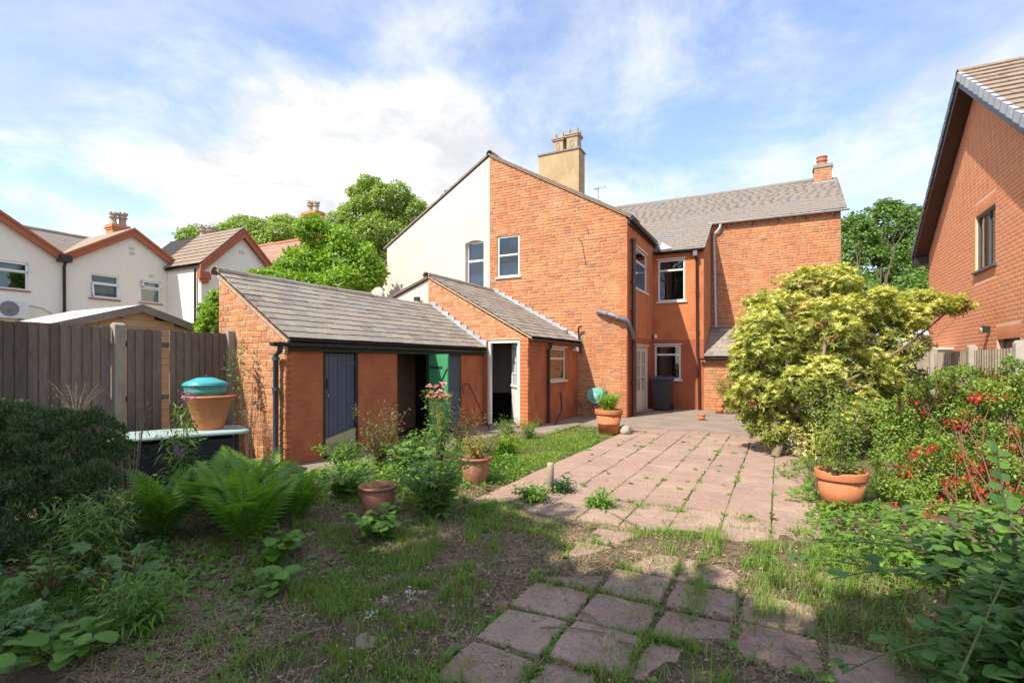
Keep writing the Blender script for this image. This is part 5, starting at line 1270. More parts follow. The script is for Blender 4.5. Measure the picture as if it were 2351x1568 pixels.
rimmed_pot('flower_pot', 'chipped orange plastic pot beside the red-flowered shrub', POT_R, 0.235, 0.165, 0.37, 'terracotta', 0.24, chip=True)
rimmed_pot('flower_pot', 'dark red clay pot hidden under large mallow leaves', (-3.10, 4.30, 0.03), 0.15, 0.11, 0.22, 'terracotta_dull')
rimmed_pot('flower_pot', 'tiny terracotta pot standing alone on the courtyard concrete', (-1.78, 14.05, 0.013), 0.105, 0.07, 0.16, 'terracotta', 0.3)
rimmed_pot('flower_pot', 'small terracotta pot at the foot of the lean-to brick wall', (-1.55, 16.2, 0.013), 0.14, 0.10, 0.26, 'terracotta', 0.25)

lg = MB(); lg.lathe((-2.34, 5.48, -0.05), [(0, 0), (0.040, 0), (0.039, 0.33), (0.039, 0.385), (0.034, 0.395), (0, 0.396)], 16)
tag(lg.build('wooden_post', M['log']), 'short pale round wooden post at the corner of the patio', 'post')

tb = thing('garden_table', 'pale teal plastic table against the left fence', 'table', (-6.55, 3.75, 0))
ux = Vector((0.42, 0.907, 0)).normalized(); vx = Vector((-ux.y, ux.x, 0)); TC = Vector((-6.45, 3.72, 0.62))
def rrect(hw, hh, rad, z, n=5):
    out = []
    for (sx, sy, a0_) in ((1, 1, 0), (-1, 1, 90), (-1, -1, 180), (1, -1, 270)):
        for k in range(n + 1):
            a = R(a0_ + 90 * k / n); out.append(TC + ux * (sx * (hw - rad) + rad * math.cos(a)) + vx * (sy * (hh - rad) + rad * math.sin(a)) + Vector((0, 0, z)))
    return out
rings = [rrect(0.70, 0.33, 0.12, 0.0), rrect(0.71, 0.34, 0.13, 0.015), rrect(0.705, 0.335, 0.13, 0.035), rrect(0.68, 0.31, 0.11, 0.046)]
k_ = MB(); n = len(rings[0])
for a, b in zip(rings[:-1], rings[1:]): k_.add(a + b, [(i, (i + 1) % n, n + (i + 1) % n, n + i) for i in range(n)], True)
k_.add(rings[-1], [tuple(range(n))]); k_.add(rings[0][::-1], [tuple(range(n))]); k_.build('table_top', M['table_top'], tb)
for sx in (-1, 1):
    for sy in (-1, 1):
        c = TC + ux * sx * 0.56 + vx * sy * 0.24; b = MB(); b.tube([(c.x, c.y, 0.0), (c.x, c.y, 0.615)], 0.025, 8); b.build('leg', M['dark_stuff'], tb)
bx_ = thing('storage_crate', 'dark plastic crate stored under the teal table', 'crate', (-6.4, 3.8, 0))
c = TC; k_ = MB(); k_.obox(Vector((c.x, c.y, 0.0)) - ux * 0.5 - vx * 0.26, ux * 1.02, vx * 0.50, Z3 * 0.52); k_.build('body', M['dark_stuff'], bx_)
k_ = MB(); k_.obox(Vector((c.x, c.y, 0.521)) - ux * 0.52 - vx * 0.28, ux * 1.06, vx * 0.54, Z3 * 0.05); k_.build('lid', M['dark_stuff'], bx_)
TP = TC + ux * 0.30 + vx * 0.02 + Vector((0, 0, 0.0465))
big = thing('planter', 'big smooth terracotta planter standing on the teal table', 'planter', TP)
k_ = MB(); k_.lathe(TP, [(0, 0), (0.15, 0), (0.16, 0.02), (0.255, 0.385), (0.262, 0.39), (0.262, 0.40), (0.25, 0.40), (0.24, 0.37), (0, 0.36)], 40); k_.build('body', M['terracotta'], big)
k_ = MB(); k_.lathe(TP, [(0.257, 0.386), (0.295, 0.396), (0.302, 0.408), (0.295, 0.42), (0.255, 0.424), (0.245, 0.40)], 40); k_.build('rim', M['terracotta'], big)
TL = TP + Vector((-0.05, -0.02, 0.425))
lid = thing('plastic_tub', 'green plastic tub with domed teal lid resting in the planter', 'tub', TL)
k_ = MB(); k_.lathe(TL, [(0.0, -0.02), (0.21, -0.02), (0.225, 0.03), (0.236, 0.05), (0.228, 0.06), (0.238, 0.105), (0.243, 0.115), (0.0, 0.115)], 40); k_.build('tub_body', M['green_plastic'], lid)
k_ = MB(); k_.lathe(TL, [(0.243, 0.116), (0.252, 0.12), (0.252, 0.135), (0.243, 0.14), (0.246, 0.15), (0.22, 0.165), (0.15, 0.195), (0.10, 0.215), (0.06, 0.22), (0.0, 0.222)], 40); k_.build('domed_lid', M['teal'], lid)
k_ = MB(); k_.tube([TL + Vector((-0.04, -0.01, 0.215)), TL + Vector((-0.035, -0.01, 0.245)), TL + Vector((0.035, -0.01, 0.245)), TL + Vector((0.04, -0.01, 0.215))], 0.007, 6); k_.build('handle', M['black_iron'], lid)

bn = thing('wheelie_bin', 'charcoal wheelie bin below the kitchen window', 'bin', (-3.2, 16.45, 0.013))
bx0, by0 = -3.22, 16.42
k_ = MB(); V = []
for (hx, hy, z) in ((0.20, 0.22, 0.08), (0.26, 0.29, 0.93), (0.285, 0.315, 0.935), (0.285, 0.315, 0.985)):
    V += [(bx0 - hx, by0 - hy, z), (bx0 + hx, by0 - hy, z), (bx0 + hx, by0 + hy, z), (bx0 - hx, by0 + hy, z)]
k_.add(V, [(3, 2, 1, 0), (12, 13, 14, 15)] + [(a + i, a + (i + 1) % 4, a + 4 + (i + 1) % 4, a + 4 + i) for a in (0, 4, 8) for i in range(4)]); k_.build('body', M['bin'], bn)
k_ = MB(); k_.prism([(bx0 - 0.30, by0 - 0.35, 0.986), (bx0 - 0.30, by0 + 0.33, 0.986), (bx0 - 0.30, by0 + 0.33, 1.05), (bx0 - 0.30, by0 + 0.0, 1.075), (bx0 - 0.30, by0 - 0.35, 1.02)], (0.60, 0, 0)); k_.build('lid', M['bin_lid'], bn)
for sx in (-1, 1):
    k_ = MB(); k_.tube([(bx0 + sx * 0.22, by0 + 0.24, 0.113), (bx0 + sx * 0.27, by0 + 0.24, 0.113)], 0.10, 16); k_.build('wheel', M['dark_stuff'], bn)
k_ = MB(); k_.tube([(bx0 - 0.2, by0 + 0.36, 1.0), (bx0 + 0.2, by0 + 0.36, 1.0)], 0.015, 8); k_.build('handle', M['bin'], bn)

hr = thing('hose_reel', 'mint green wall-mounted hose reel on the brick gable', 'hose reel', (-4.42, 13.6, 0.4))
HC = Vector((-4.42, 13.60, 0.60))
k_ = MB(); prof = [(-0.26, 0.02), (-0.22, 0.14), (-0.12, 0.20), (0.02, 0.22), (0.15, 0.19), (0.20, 0.12), (0.18, -0.02), (0.10, -0.16), (-0.02, -0.22), (-0.14, -0.19), (-0.24, -0.09)]
k_.prism([HC + Vector((x, -0.13, z)) for x, z in prof], (0, 0.22, 0)); k_.build('casing', M['mint'], hr)
k_ = MB(); k_.prism([HC + Vector((x * 0.72 - 0.02, -0.15, z * 0.72)) for x, z in prof], (0, 0.018, 0)); k_.build('front_cover', M['mint'], hr)
k_ = MB(); k_.lathe(HC + Vector((-0.02, -0.151, -0.03)), [(0.0, 0.03), (0.06, 0.025), (0.09, 0.012), (0.10, 0.0)], 20, Matrix.Rotation(R(90), 3, 'X')); k_.build('hub', M['mint'], hr)
k_ = MB(); k_.prism([HC + Vector((x, -0.10, z)) for x, z in ((0.19, 0.16), (0.25, 0.12), (0.27, -0.02), (0.25, -0.2), (0.2, -0.22), (0.19, -0.05))], (0, 0.2, 0)); k_.build('side_bracket', M['mint_dark'], hr)
k_ = MB(); k_.tube([HC + Vector((-0.05, -0.02, -0.2)), HC + Vector((-0.15, 0.02, -0.34)), HC + Vector((-0.36, 0.05, -0.40)), HC + Vector((-0.52, 0.08, -0.30)), HC + Vector((-0.56, 0.10, -0.16))], 0.011, 6); k_.build('hose', M['mint_dark'], hr)

rod = MB(); rod.tube([(-4.72, 11.30, 0.02), (-4.80, 11.95, 0.30), (-4.98, 12.35, 0.72)], [0.02, 0.022, 0.024], 8)
tag(rod.build('metal_rod', M['black_iron']), 'thin dark rod leaning on the orange outhouse wall', 'rod')
hn = thing('tool_handle', 'bent black tool handle leaning by the blue plank door', 'tool', (-6.0, 9.75, 0))
k_ = MB(); k_.tube([(-5.72, 9.95, 0.02), (-6.0, 9.78, 0.75), (-6.12, 9.72, 1.02), (-6.16, 9.62, 1.03), (-6.16, 9.52, 0.98), (-6.10, 9.50, 0.80)], 0.012, 6); k_.build('shaft', M['black_iron'], hn)
st_ = thing('stone_block', 'grey stone block behind the large terracotta pot', 'stone', (-2.85, 10.6, 0.0))
k_ = MB(); k_.lathe((-2.86, 10.62, 0.01), [(0, 0), (0.12, 0), (0.13, 0.08), (0.10, 0.16), (0.05, 0.19), (0, 0.19)], 8); k_.build('block', M['concrete'], st_)

# ------------------------------------------------------------------ vegetation helpers
def unit(a): return a / np.maximum(np.linalg.norm(a, axis=-1, keepdims=True), 1e-9)
def leaf_tpl(w=0.4, fold=0.06, droop=0.1):
    return (np.array([(0, 0, 0), (-w / 2, .42, fold), (w / 2, .42, fold), (0, 1, -droop), (0, .48, 0)], float), np.array([(0, 2, 4), (0, 4, 1), (4, 2, 3), (1, 4, 3)]))
def round_tpl(w=0.8, fold=0.07, droop=0.12):
    V = [(0, 0, 0), (0, .55, 0), (0, 1, -droop)]
    for s in (-1, 1): V += [(s * w * .36, .14, fold * .6), (s * w * .5, .42, fold), (s * w * .40, .72, fold * .5), (s * w * .16, .93, -droop * .7)]
    F = []
    for b, sg in ((3, -1), (7, 1)):
        ch = [0, b, b + 1, b + 2, b + 3, 2]
        for p, q in zip(ch[:-1], ch[1:]): F.append((1, p, q) if sg < 0 else (1, q, p))
    return np.array(V, float), np.array(F)
def palm_tpl(lobes=5, depth=0.45, droop=0.12):
    """maple-like leaf, petiole end at the origin"""
    V = [(0, .42, 0.0)]; n = lobes * 2 + 1
    out = [(0, 0, 0)]
    for k in range(lobes):
        a = R(-128 + 256 * k / (lobes - 1)); r = (.5, .56, .60, .56, .5)[k] if lobes == 5 else .55
        if k: am = R(-128 + 256 * (k - .5) / (lobes - 1)); out.append((math.sin(am) * r * depth, .42 + math.cos(am) * r * depth, .03))
        for da_, rr in ((-.2, .72), (0, 1.0), (.2, .72)):
            out.append((math.sin(a + da_) * r * rr, .42 + math.cos(a + da_) * r * rr, -droop * rr * rr + .04))
    V += out; m = len(out)
    return np.array(V, float), np.array([(0, 1 + (i + 1) % m, 1 + i) for i in range(m)])
LEAF = {'lance': leaf_tpl(.26, .05, .16), 'oval': leaf_tpl(.55, .07, .1), 'needle': leaf_tpl(.22, .02, .05), 'round': round_tpl(), 'palm': palm_tpl(), 'narrow': leaf_tpl(.16, .03, .25), 'clump': leaf_tpl(.8, .12, .15)}
def rdir(n):
    return unit(rng.normal(size=(n, 3)))
def place(tpl, P, D, Nh, S, W_=None):
    V, F = tpl; P = np.asarray(P, float); D = unit(np.asarray(D, float)); S = np.broadcast_to(np.asarray(S, float), (len(P),))
    X = unit(np.cross(D, Nh) + 1e-6); Nn = np.cross(X, D)
    v = P[:, None, :] + S[:, None, None] * (V[None, :, 0, None] * X[:, None, :] * (1 if W_ is None else W_[:, None, None]) + V[None, :, 1, None] * D[:, None, :] + V[None, :, 2, None] * Nn[:, None, :])
    f = F[None, :, :] + (np.arange(len(P)) * len(V))[:, None, None]
    return v.reshape(-1, 3), f.reshape(-1, F.shape[1])
def join(parts):
    VV, FF, n = [], [], 0
    for v, f in parts: VV.append(v); FF.append(f + n); n += len(v)
    return np.vstack(VV), np.vstack(FF)
_g = rng.random((64, 64))
def vnoise(x, y, sc, off=0.0):
    x = np.asarray(x) * sc + 17.3 + off; y = np.asarray(y) * sc + 5.7 + off * 1.7
    i, j = np.floor(x).astype(int), np.floor(y).astype(int); u, v = x - i, y - j
    u = u * u * (3 - 2 * u); v = v * v * (3 - 2 * v)
    g = lambda a, b: _g[a % 64, b % 64]
    return (g(i, j) * (1 - u) + g(i + 1, j) * u) * (1 - v) + (g(i, j + 1) * (1 - u) + g(i + 1, j + 1) * u) * v
def shell(lobes, n, rmin=0.7, hole=0.35, rmax=1.0):
    """points spread over the outer shell of overlapping ellipsoids, with their outward normals"""
    C = np.array([l[0] for l in lobes], float); A = np.array([l[1] for l in lobes], float)
    w = A.prod(1) ** (2 / 3); P, Nn = [], []
    while sum(map(len, P)) < n:
        k = rng.choice(len(C), size=n, p=w / w.sum()); d = rdir(n); r = rng.uniform(rmin, rmax, n)[:, None]
        p = C[k] + d * A[k] * r
        q = (((p[:, None, :] - C[None]) / A[None]) ** 2).sum(-1); q[np.arange(n), k] = 9
        keep = q.min(1) > 0.55
        h = np.sin(p[:, 0] * 3.1 / A[k, 0] + 1.3 * k) * np.sin(p[:, 1] * 3.4 / A[k, 1] + k) * np.sin(p[:, 2] * 3.7 / A[k, 2] + 2.1 * k)
        keep &= h > -hole
        P.append(p[keep]); Nn.append(unit(d / A[k])[keep])
    return np.vstack(P)[:n], np.vstack(Nn)[:n]
def limb(mb, a, b, r0, r1, bend=0.15, n=5, sides=6):
    a, b = Vector(a), Vector(b); L_ = (b - a).length
    off = Vector((random.uniform(-1, 1), random.uniform(-1, 1), random.uniform(-.2, .6))) * bend * L_
    pts = [a.lerp(b, t) + off * math.sin(math.pi * t) * (1 if t < 1 else 0) for t in np.linspace(0, 1, n)]
    mb.tube(pts, [r0 + (r1 - r0) * t for t in np.linspace(0, 1, n)], sides); return pts
def tree(name, label, cat, base, lobes, nleaf, size, mat, trunk_r=0.2, group=None, tpl='clump', hole=0.3, rmin=0.65, up=0.35, twigs=3):
    t = thing(name, label, cat, base, group); base = Vector(base)
    C = np.array([l[0] for l in lobes]).mean(0); top = Vector(C); top.z = base.z + (top.z - base.z) * 0.75
    mb = MB(); pts = limb(mb, base, top, trunk_r, trunk_r * 0.45, 0.06, 7, 10); mb.build('trunk', M['bark'], t)
    mb = MB()
    for (c, a) in lobes:
        s = pts[random.randint(2, 5)]
        pp = limb(mb, s, c, trunk_r * 0.38, trunk_r * 0.12, 0.15, 5, 6)
        for k in range(twigs):
            d = Vector(rdir(1)[0]) * 0.85; limb(mb, pp[random.randint(2, 4)], Vector(c) + Vector((d.x * a[0], d.y * a[1], d.z * a[2])), trunk_r * 0.12, trunk_r * 0.03, 0.12, 4, 4)
    mb.build('limbs', M['bark'], t)
    P, Nn = shell(sub(lobes, 7, .40, seed=len(lobes)), nleaf, rmin, hole + .12, 1.16)
    D = unit(Nn * 0.5 + rdir(nleaf) * 0.9 + np.array([0, 0, -0.15])); H_ = unit(Nn * 0.6 + np.array([0, 0, up]) + rdir(nleaf) * 0.5)
    npmesh('crown', *place(LEAF[tpl], P, D, H_, size * rng.uniform(0.6, 1.35, nleaf)), M[mat], t)
    return t
def sub(lobes, n, f=0.42, shrink=0.82, reach=0.80, seed=0, zmin=-0.4):
    """break smooth lobes up into uneven clumps"""
    r = random.Random(seed); out = []
    for c, a in lobes:
        out.append((c, tuple(q * shrink for q in a)))
        for k in range(n):
            while True:
                d = Vector((r.uniform(-1, 1), r.uniform(-1, 1), r.uniform(-1, 1)))
                if 0.2 < d.length < 1 and d.normalized().z > zmin: break
            d.normalize(); g = f * r.uniform(.6, 1.25); q = reach * r.uniform(.85, 1.2)
            out.append(((c[0] + d.x * a[0] * q, c[1] + d.y * a[1] * q, c[2] + d.z * a[2] * q), tuple(g * m_ for m_ in a)))
    return out
def px_lobes(lst):
    """(image x, y, half width, half height, distance) -> ellipsoids in the garden"""
    out = []
    for (x, y, hx, hy, d) in lst:
        k = d / FOC; out.append((tuple(at(x, y, d)), (hx * k, (hx + hy) * 0.5 * k, hy * k)))
    return out
def stems_plant(name, label, cat, base, nst, h, spread, tpl, lsize, per, lmat, smat='stem', up=0.5, group=None, lobj=False, r=0.006, start=0.15, curve=0.25, petiole=0.0, mult=5, jit=0.045):
    """stems leaving one root, leaves set along them"""
    t = thing(name, label, cat, base, group); base = Vector(base); mb = MB(); P, D, S = [], [], []
    for i in range(nst):
        a = 2 * math.pi * (i + random.uniform(-.35, .35)) / nst; sp = spread * random.uniform(0.35, 1.0); hh = h * random.uniform(0.65, 1.0)
        e = base + Vector((math.cos(a) * sp, math.sin(a) * sp, hh)); o0 = base + Vector((math.cos(a), math.sin(a), 0)) * 0.02
        mid = o0.lerp(e, 0.5) + Vector((-math.cos(a) * sp * curve, -math.sin(a) * sp * curve, hh * 0.12))
        pts = [(o0 * (1 - u) * (1 - u) + mid * 2 * u * (1 - u) + e * u * u) for u in np.linspace(0, 1, 6)]
        mb.tube(pts, [r, r, r * .9, r * .8, r * .6, r * .4], 5)
        for k in range(per):
            u = start + (1 - start) * (k + random.random() * .6) / per; q = o0 * (1 - u) * (1 - u) + mid * 2 * u * (1 - u) + e * u * u
            b = random.uniform(0, 2 * math.pi); dd = Vector((math.cos(b), math.sin(b), random.uniform(-.2, up))).normalized()
            P.append(q + dd * petiole * random.uniform(.5, 1)); D.append(dd); S.append(lsize * random.uniform(.6, 1.2) * (1.0 - .35 * u))
            if petiole: mb.tube([q, P[-1]], r * .4, 4, False)
    mb.build('stems', M[smat], t)
    P = np.array(P); D = np.array(D); Hn = unit(np.array([0, 0, 1.0]) + rdir(len(P)) * .35)
    if lobj: leaf_objects(tpl, P, D, Hn, np.array(S), lmat, t)
    else:
        S = np.repeat(np.array(S), mult) * rng.uniform(.75, 1.2, len(P) * mult); P = np.repeat(P, mult, 0); D = np.repeat(D, mult, 0)
        P = P + D * rng.uniform(0, 2 * jit, len(P))[:, None] + rng.normal(size=P.shape) * jit * .6; D = unit(D + rdir(len(P)) * .8); Hn = unit(np.array([0, 0, 1.0]) + rdir(len(P)) * .5)
        npmesh('leaves', *place(LEAF[tpl], P, D, Hn, S), M[lmat], t)
    return t
_lm = {}
def leaf_objects(tpl, P, D, Hn, S, lmat, parent, name='leaf'):
    """large leaves, one object each, sharing mesh data"""
    key = (tpl, lmat)
    if key not in _lm:
        _lm[key] = []
        for k in range(3):
            V, F = LEAF[tpl]; V = V.copy(); V[:, 2] += .05 * np.sin(V[:, 0] * 6 + k) ; V[:, 0] *= (.9, 1.0, 1.1)[k]
            me = bpy.data.meshes.new('leaf'); me.from_pydata(V.tolist(), [], F.tolist()); me.materials.append(M[lmat]); me.update(); _lm[key].append(me)
    D = unit(D); X = unit(np.cross(D, Hn) + 1e-6); Nn = np.cross(X, D)
    for p, d, x, n_, s in zip(P, D, X, Nn, S):
        o = bpy.data.objects.new(name, random.choice(_lm[key])); link(o, parent, p)
        o.rotation_euler = Matrix((x, d, n_)).transposed().to_euler(); o.scale = (s, s, s)

# ------------------------------------------------------------------ trees behind the houses, and unseen ones placed for their shade
def crown_lobes(c, r, n, seed, flat=0.75, sub=0.42):
    rr = random.Random(seed); out = []
    c = Vector(c)
    for k in range(n):
        while True:
            d = Vector((rr.uniform(-1, 1), rr.uniform(-1, 1), rr.uniform(-.8, 1)))
            if 0.25 < d.length < 1: break
        s = sub * rr.uniform(.75, 1.25)
        out.append((tuple(c + Vector((d.x * r[0], d.y * r[1], d.z * r[2])) * (1 - s * .75)), (r[0] * s, r[1] * s, r[2] * s * (flat + .2))))
    return out
tree('broadleaf_tree', 'tall rounded leafy tree left of the white rendered gable', 'tree', (-30.3, 35.0, 0), px_lobes([(880, 470, 70, 48, 45), (945, 490, 45, 42, 45), (820, 500, 55, 42, 45), (880, 540, 75, 50, 44), (960, 550, 40, 45, 45), (800, 560, 60, 45, 44), (905, 600, 60, 40, 44), (850, 440, 40, 26, 45)]) + crown_lobes((-30, 35, 9), (4, 3, 3.5), 5, 1), 46000, 0.21, 'l_tree', 0.30)
tree('broadleaf_tree', 'low spreading tree along the skyline behind the cream gables', 'tree', (-42, 31, 0), px_lobes([(470, 560, 60, 35, 48), (560, 530, 65, 34, 48), (640, 535, 65, 36, 48), (720, 545, 55, 34, 48), (600, 570, 90, 40, 48), (430, 580, 32, 30, 48), (690, 580, 60, 40, 48), (500, 600, 70, 40, 47)]), 38000, 0.22, 'l_tree', 0.30)
tree('evergreen_shrub', 'bright green bushy shrub between the outbuilding roof and white house', 'shrub', (-12.9, 11.5, 0), px_lobes([(735, 550, 45, 48, 16.5), (790, 600, 62, 55, 16.3), (700, 610, 60, 45, 16.0), (640, 640, 50, 30, 15.6), (770, 660, 70, 50, 15.6), (840, 640, 35, 55, 16.2), (690, 670, 70, 40, 15.4), (715, 520, 30, 25, 16.6), (600, 640, 38, 22, 15.4)]) + [((-12.6, 11.4, 2.2), (1.5, 1.2, 1.4))], 30000, 0.13, 'l_bush', 0.12, hole=0.5, tpl='oval')
tree('ivy_shrub', 'small green bush climbing behind the end of the left fence', 'shrub', (-9.3, 6.6, 0), px_lobes([(492, 720, 22, 30, 10.0), (485, 755, 30, 35, 9.9), (500, 690, 14, 22, 10.1), (470, 745, 14, 20, 10)]), 2600, 0.09, 'l_bush', 0.04, tpl='oval')
tree('dark_leafed_tree', 'dense dark green tree between the brick house and modern house', 'tree', (6.5, 43, 0), px_lobes([(1960, 560, 50, 50, 46), (2040, 520, 55, 55, 47), (2100, 540, 50, 55, 47), (1990, 610, 65, 50, 45), (2080, 610, 60, 55, 46), (1950, 650, 50, 45, 45), (2060, 660, 70, 45, 45), (2110, 500, 30, 28, 47), (2050, 485, 30, 22, 47), (1965, 520, 30, 25, 46)]) + crown_lobes((6.5, 43, 6), (5, 4, 3.5), 5, 4), 52000, 0.23, 'l_tree_dark', 0.22, hole=0.15)
tree('unseen_shade_tree', 'unseen broad tree placed behind the photographer and shading the near garden', 'tree', (-5.2, -4.2, 0), crown_lobes((-5.4, -3.4, 6.4), (3.0, 3.0, 2.4), 20, 8, 0.8, 0.40), 13000, 0.20, 'l_shade', 0.22, hole=0.4)  # this tree and the next stand out of view, sited to shade the foreground
tree('unseen_shade_tree', 'second unseen tree, its crown placed to shade the near garden', 'tree', (0.6, -5.2, 0), crown_lobes((-2.4, -3.5, 6.2), (2.4, 2.8, 2.3), 16, 12, 0.8, 0.40), 9500, 0.20, 'l_shade', 0.2, hole=0.4)

# ------------------------------------------------------------------ golden pieris on the right
pb = Vector((0.05, 9.3, 0)); pt_ = thing('golden_pieris', 'large golden-green evergreen shrub at the edge of the patio', 'shrub', pb)
pl = px_lobes([(1870, 655, 72, 42, 9.3), (1770, 705, 55, 42, 9.0), (1755, 800, 80, 85, 8.7), (1735, 915, 58, 70, 8.5), (1880, 770, 105, 85, 8.8), (1850, 890, 95, 85, 8.4), (2005, 715, 85, 55, 9.1), (2105, 700, 75, 42, 9.3), (2190, 703, 34, 24, 9.4), (2050, 790, 75, 62, 9.1), (1955, 955, 50, 55, 8.1), (1770, 985, 52, 45, 8.4), (1703, 850, 32, 60, 8.7), (1960, 860, 70, 60, 8.6), (2010, 870, 55, 60, 8.9), (2035, 940, 50, 60, 8.9), (1880, 985, 60, 50, 8.5)])
pls = sub(pl, 9, .36, .80, .85, 5)
mb = MB()
for k in range(4):
    s = pb + Vector((random.uniform(-.2, .2), random.uniform(-.2, .2), 0)); e = Vector(pl[(4, 2, 9, 6)[k]][0]); limb(mb, s, e, 0.07, 0.03, 0.12, 6, 8)
for c, a in pl:
    s = pb + Vector((random.uniform(-.25, .25), random.uniform(-.2, .2), random.uniform(.5, 1.0)))
    p = limb(mb, s, c, 0.035, 0.014, 0.18, 6, 6)
    for k in range(7):
        d = Vector(rdir(1)[0]); d.z = abs(d.z) * .8; limb(mb, p[random.randint(3, 5)], Vector(c) + Vector((d.x * a[0], d.y * a[1], d.z * a[2])) * .85, 0.010, 0.004, .15, 4, 4)
mb.build('branches', M['twig'], pt_)
def rosettes(P, Nn, nl, size, ang=(35, 75), tpl='lance'):
    n = len(P); ax = unit(Nn * .55 + np.array([0, 0, .75]) + rdir(n) * .35)
    t1 = unit(np.cross(ax, rdir(n))); t2 = np.cross(ax, t1); out = []
    for k in range(nl):
        a = 2 * math.pi * (k + rng.random(n) * .6) / nl; th = np.radians(rng.uniform(*ang, n))
        D = ax * np.cos(th)[:, None] + (t1 * np.cos(a)[:, None] + t2 * np.sin(a)[:, None]) * np.sin(th)[:, None]
        out.append(place(LEAF[tpl], P, D, ax + rdir(n) * .15, size * rng.uniform(.75, 1.25, n)))
    return join(out)
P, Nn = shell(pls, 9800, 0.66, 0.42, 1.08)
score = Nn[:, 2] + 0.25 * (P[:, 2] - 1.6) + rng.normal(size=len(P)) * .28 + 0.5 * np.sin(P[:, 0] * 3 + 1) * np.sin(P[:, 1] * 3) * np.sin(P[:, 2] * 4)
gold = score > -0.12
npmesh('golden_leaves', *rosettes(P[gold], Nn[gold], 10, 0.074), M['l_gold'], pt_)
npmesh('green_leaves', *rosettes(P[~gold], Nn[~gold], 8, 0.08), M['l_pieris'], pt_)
P, Nn = shell(pl, 2200, 0.45, 0.3)
npmesh('inner_leaves', *rosettes(P, Nn, 7, 0.09, (40, 110)), M['l_pieris'], pt_)

tree('laurel_shrub', 'dark green shrub in the gap between the golden shrub and the right fence', 'shrub', (2.0, 9.8, 0), px_lobes([(2075, 880, 40, 50, 9.6), (2060, 950, 55, 60, 9.2), (2090, 1010, 55, 60, 9.0), (2030, 1020, 50, 55, 8.9)]), 5200, .085, 'l_tree_dark', .04, tpl='oval', twigs=1)
# ------------------------------------------------------------------ fuchsia with red flowers
fu = thing('fuchsia_bush', 'fuchsia bush covered in small red flowers at the right', 'shrub', (1.5, 5.6, 0))
fl_ = px_lobes([(2050, 1010, 55, 75, 6.3), (2130, 985, 70, 85, 6.3), (2225, 960, 80, 95, 6.2), (2320, 970, 70, 110, 5.8), (2085, 1110, 65, 75, 5.7), (2190, 1095, 85, 90, 5.5), (2300, 1110, 80, 95, 5.2), (2380, 1050, 70, 130, 5.4), (2260, 1010, 80, 80, 5.8), (2130, 925, 45, 40, 6.3), (2210, 890, 55, 45, 6.2), (2310, 880, 55, 50, 6.0), (2270, 930, 70, 60, 6.1), (2060, 1175, 60, 60, 5.4), (2150, 1190, 75, 60, 5.1), (2260, 1200, 80, 70, 4.9), (2350, 1190, 80, 90, 4.9)])
fl_ = sub(fl_, 9, .30, .72, .98, 3, -0.1)
mb = MB()
for c, a in fl_[::10]:
    for k in range(2):
        d = Vector(rdir(1)[0]); limb(mb, (1.7 + random.uniform(-.3, .3), 6.0 + random.uniform(-.3, .3), 0), Vector(c) + Vector((d.x * a[0], d.y * a[1], abs(d.z) * a[2])) * .8, .010, .003, .12, 6, 5)
ups = []
for k in range(44):
    x = random.uniform(2060, 2345); p = at(x, random.uniform(905, 960), 6.1); q = at(x + random.uniform(-35, 35), random.uniform(832, 890), 6.0); ups.append((p, q)); mb.tube([p, p.lerp(q, .5) + Vector((.01, 0, 0)), q], [.006, .005, .003], 5)
mb.build('stems', M['red_stem'], fu)
P, Nn = shell(fl_, 48000, 0.50, 0.55)
v1 = place(LEAF['oval'], P, unit(Nn * .5 + rdir(len(P)) + np.array([0, 0, .1])), unit(Nn * .4 + np.array([0, 0, .9]) + rdir(len(P)) * .4), 0.037 * rng.uniform(.6, 1.4, len(P)))
Q = np.array([p.lerp(q, t) for p, q in ups for t in np.linspace(0.1, 1, 13)]); Q = np.repeat(Q, 2, 0)
v2 = place(LEAF['oval'], Q, unit(rdir(len(Q)) * np.array([1, 1, .3]) + np.array([0, 0, .35])), np.tile([0, 0, 1.], (len(Q), 1)), 0.052 * rng.uniform(.6, 1.2, len(Q)))
npmesh('leaves', *join([v1, v2]), M['l_fuchsia'], fu)
P, Nn = shell(fl_, 24000, 0.97, 0.35, 1.04)
vis = (Nn @ np.array([-.45, -.8, .30])) > 0.45; P = P[vis]
cen = P[rng.choice(len(P), 95, replace=False)]
fp_ = np.vstack([c + rng.normal(size=(int(rng.integers(9, 34)), 3)) * np.array([.05, .05, .03]) for c in cen]); fp_[:, 1] -= 0.03
npmesh('flowers', *place(LEAF['oval'], fp_, unit(rdir(len(fp_)) * .5 + np.array([0, 0, -1.])), rdir(len(fp_)), 0.042 * rng.uniform(.6, 1.2, len(fp_))), M['f_red'], fu)

# ------------------------------------------------------------------ dark conifer at the left
yw = thing('conifer_bush', 'dark low spreading conifer bush in front of the left fence', 'shrub', (-5.5, 2.1, 0))
yl0 = px_lobes([(30, 960, 90, 40, 4.6), (120, 975, 90, 36, 4.6), (215, 985, 60, 40, 4.5), (60, 1030, 110, 40, 4.4), (170, 1045, 90, 42, 4.35), (245, 1035, 45, 45, 4.4), (110, 1110, 120, 45, 4.2), (220, 1110, 65, 42, 4.1), (20, 1110, 90, 60, 4.2), (-60, 1010, 100, 90, 4.4), (90, 1190, 150, 50, 4.1), (220, 1180, 70, 45, 4.05), (150, 1250, 130, 45, 3.9), (0, 1230, 110, 70, 4.0)])
yl = sub(yl0, 6, .42, .85, .85, 9)
mb = MB()
for c, a in yl0: limb(mb, (-5.5, 2.1, 0), c, .035, .012, .15, 6, 6)
mb.build('branches', M['bark'], yw)
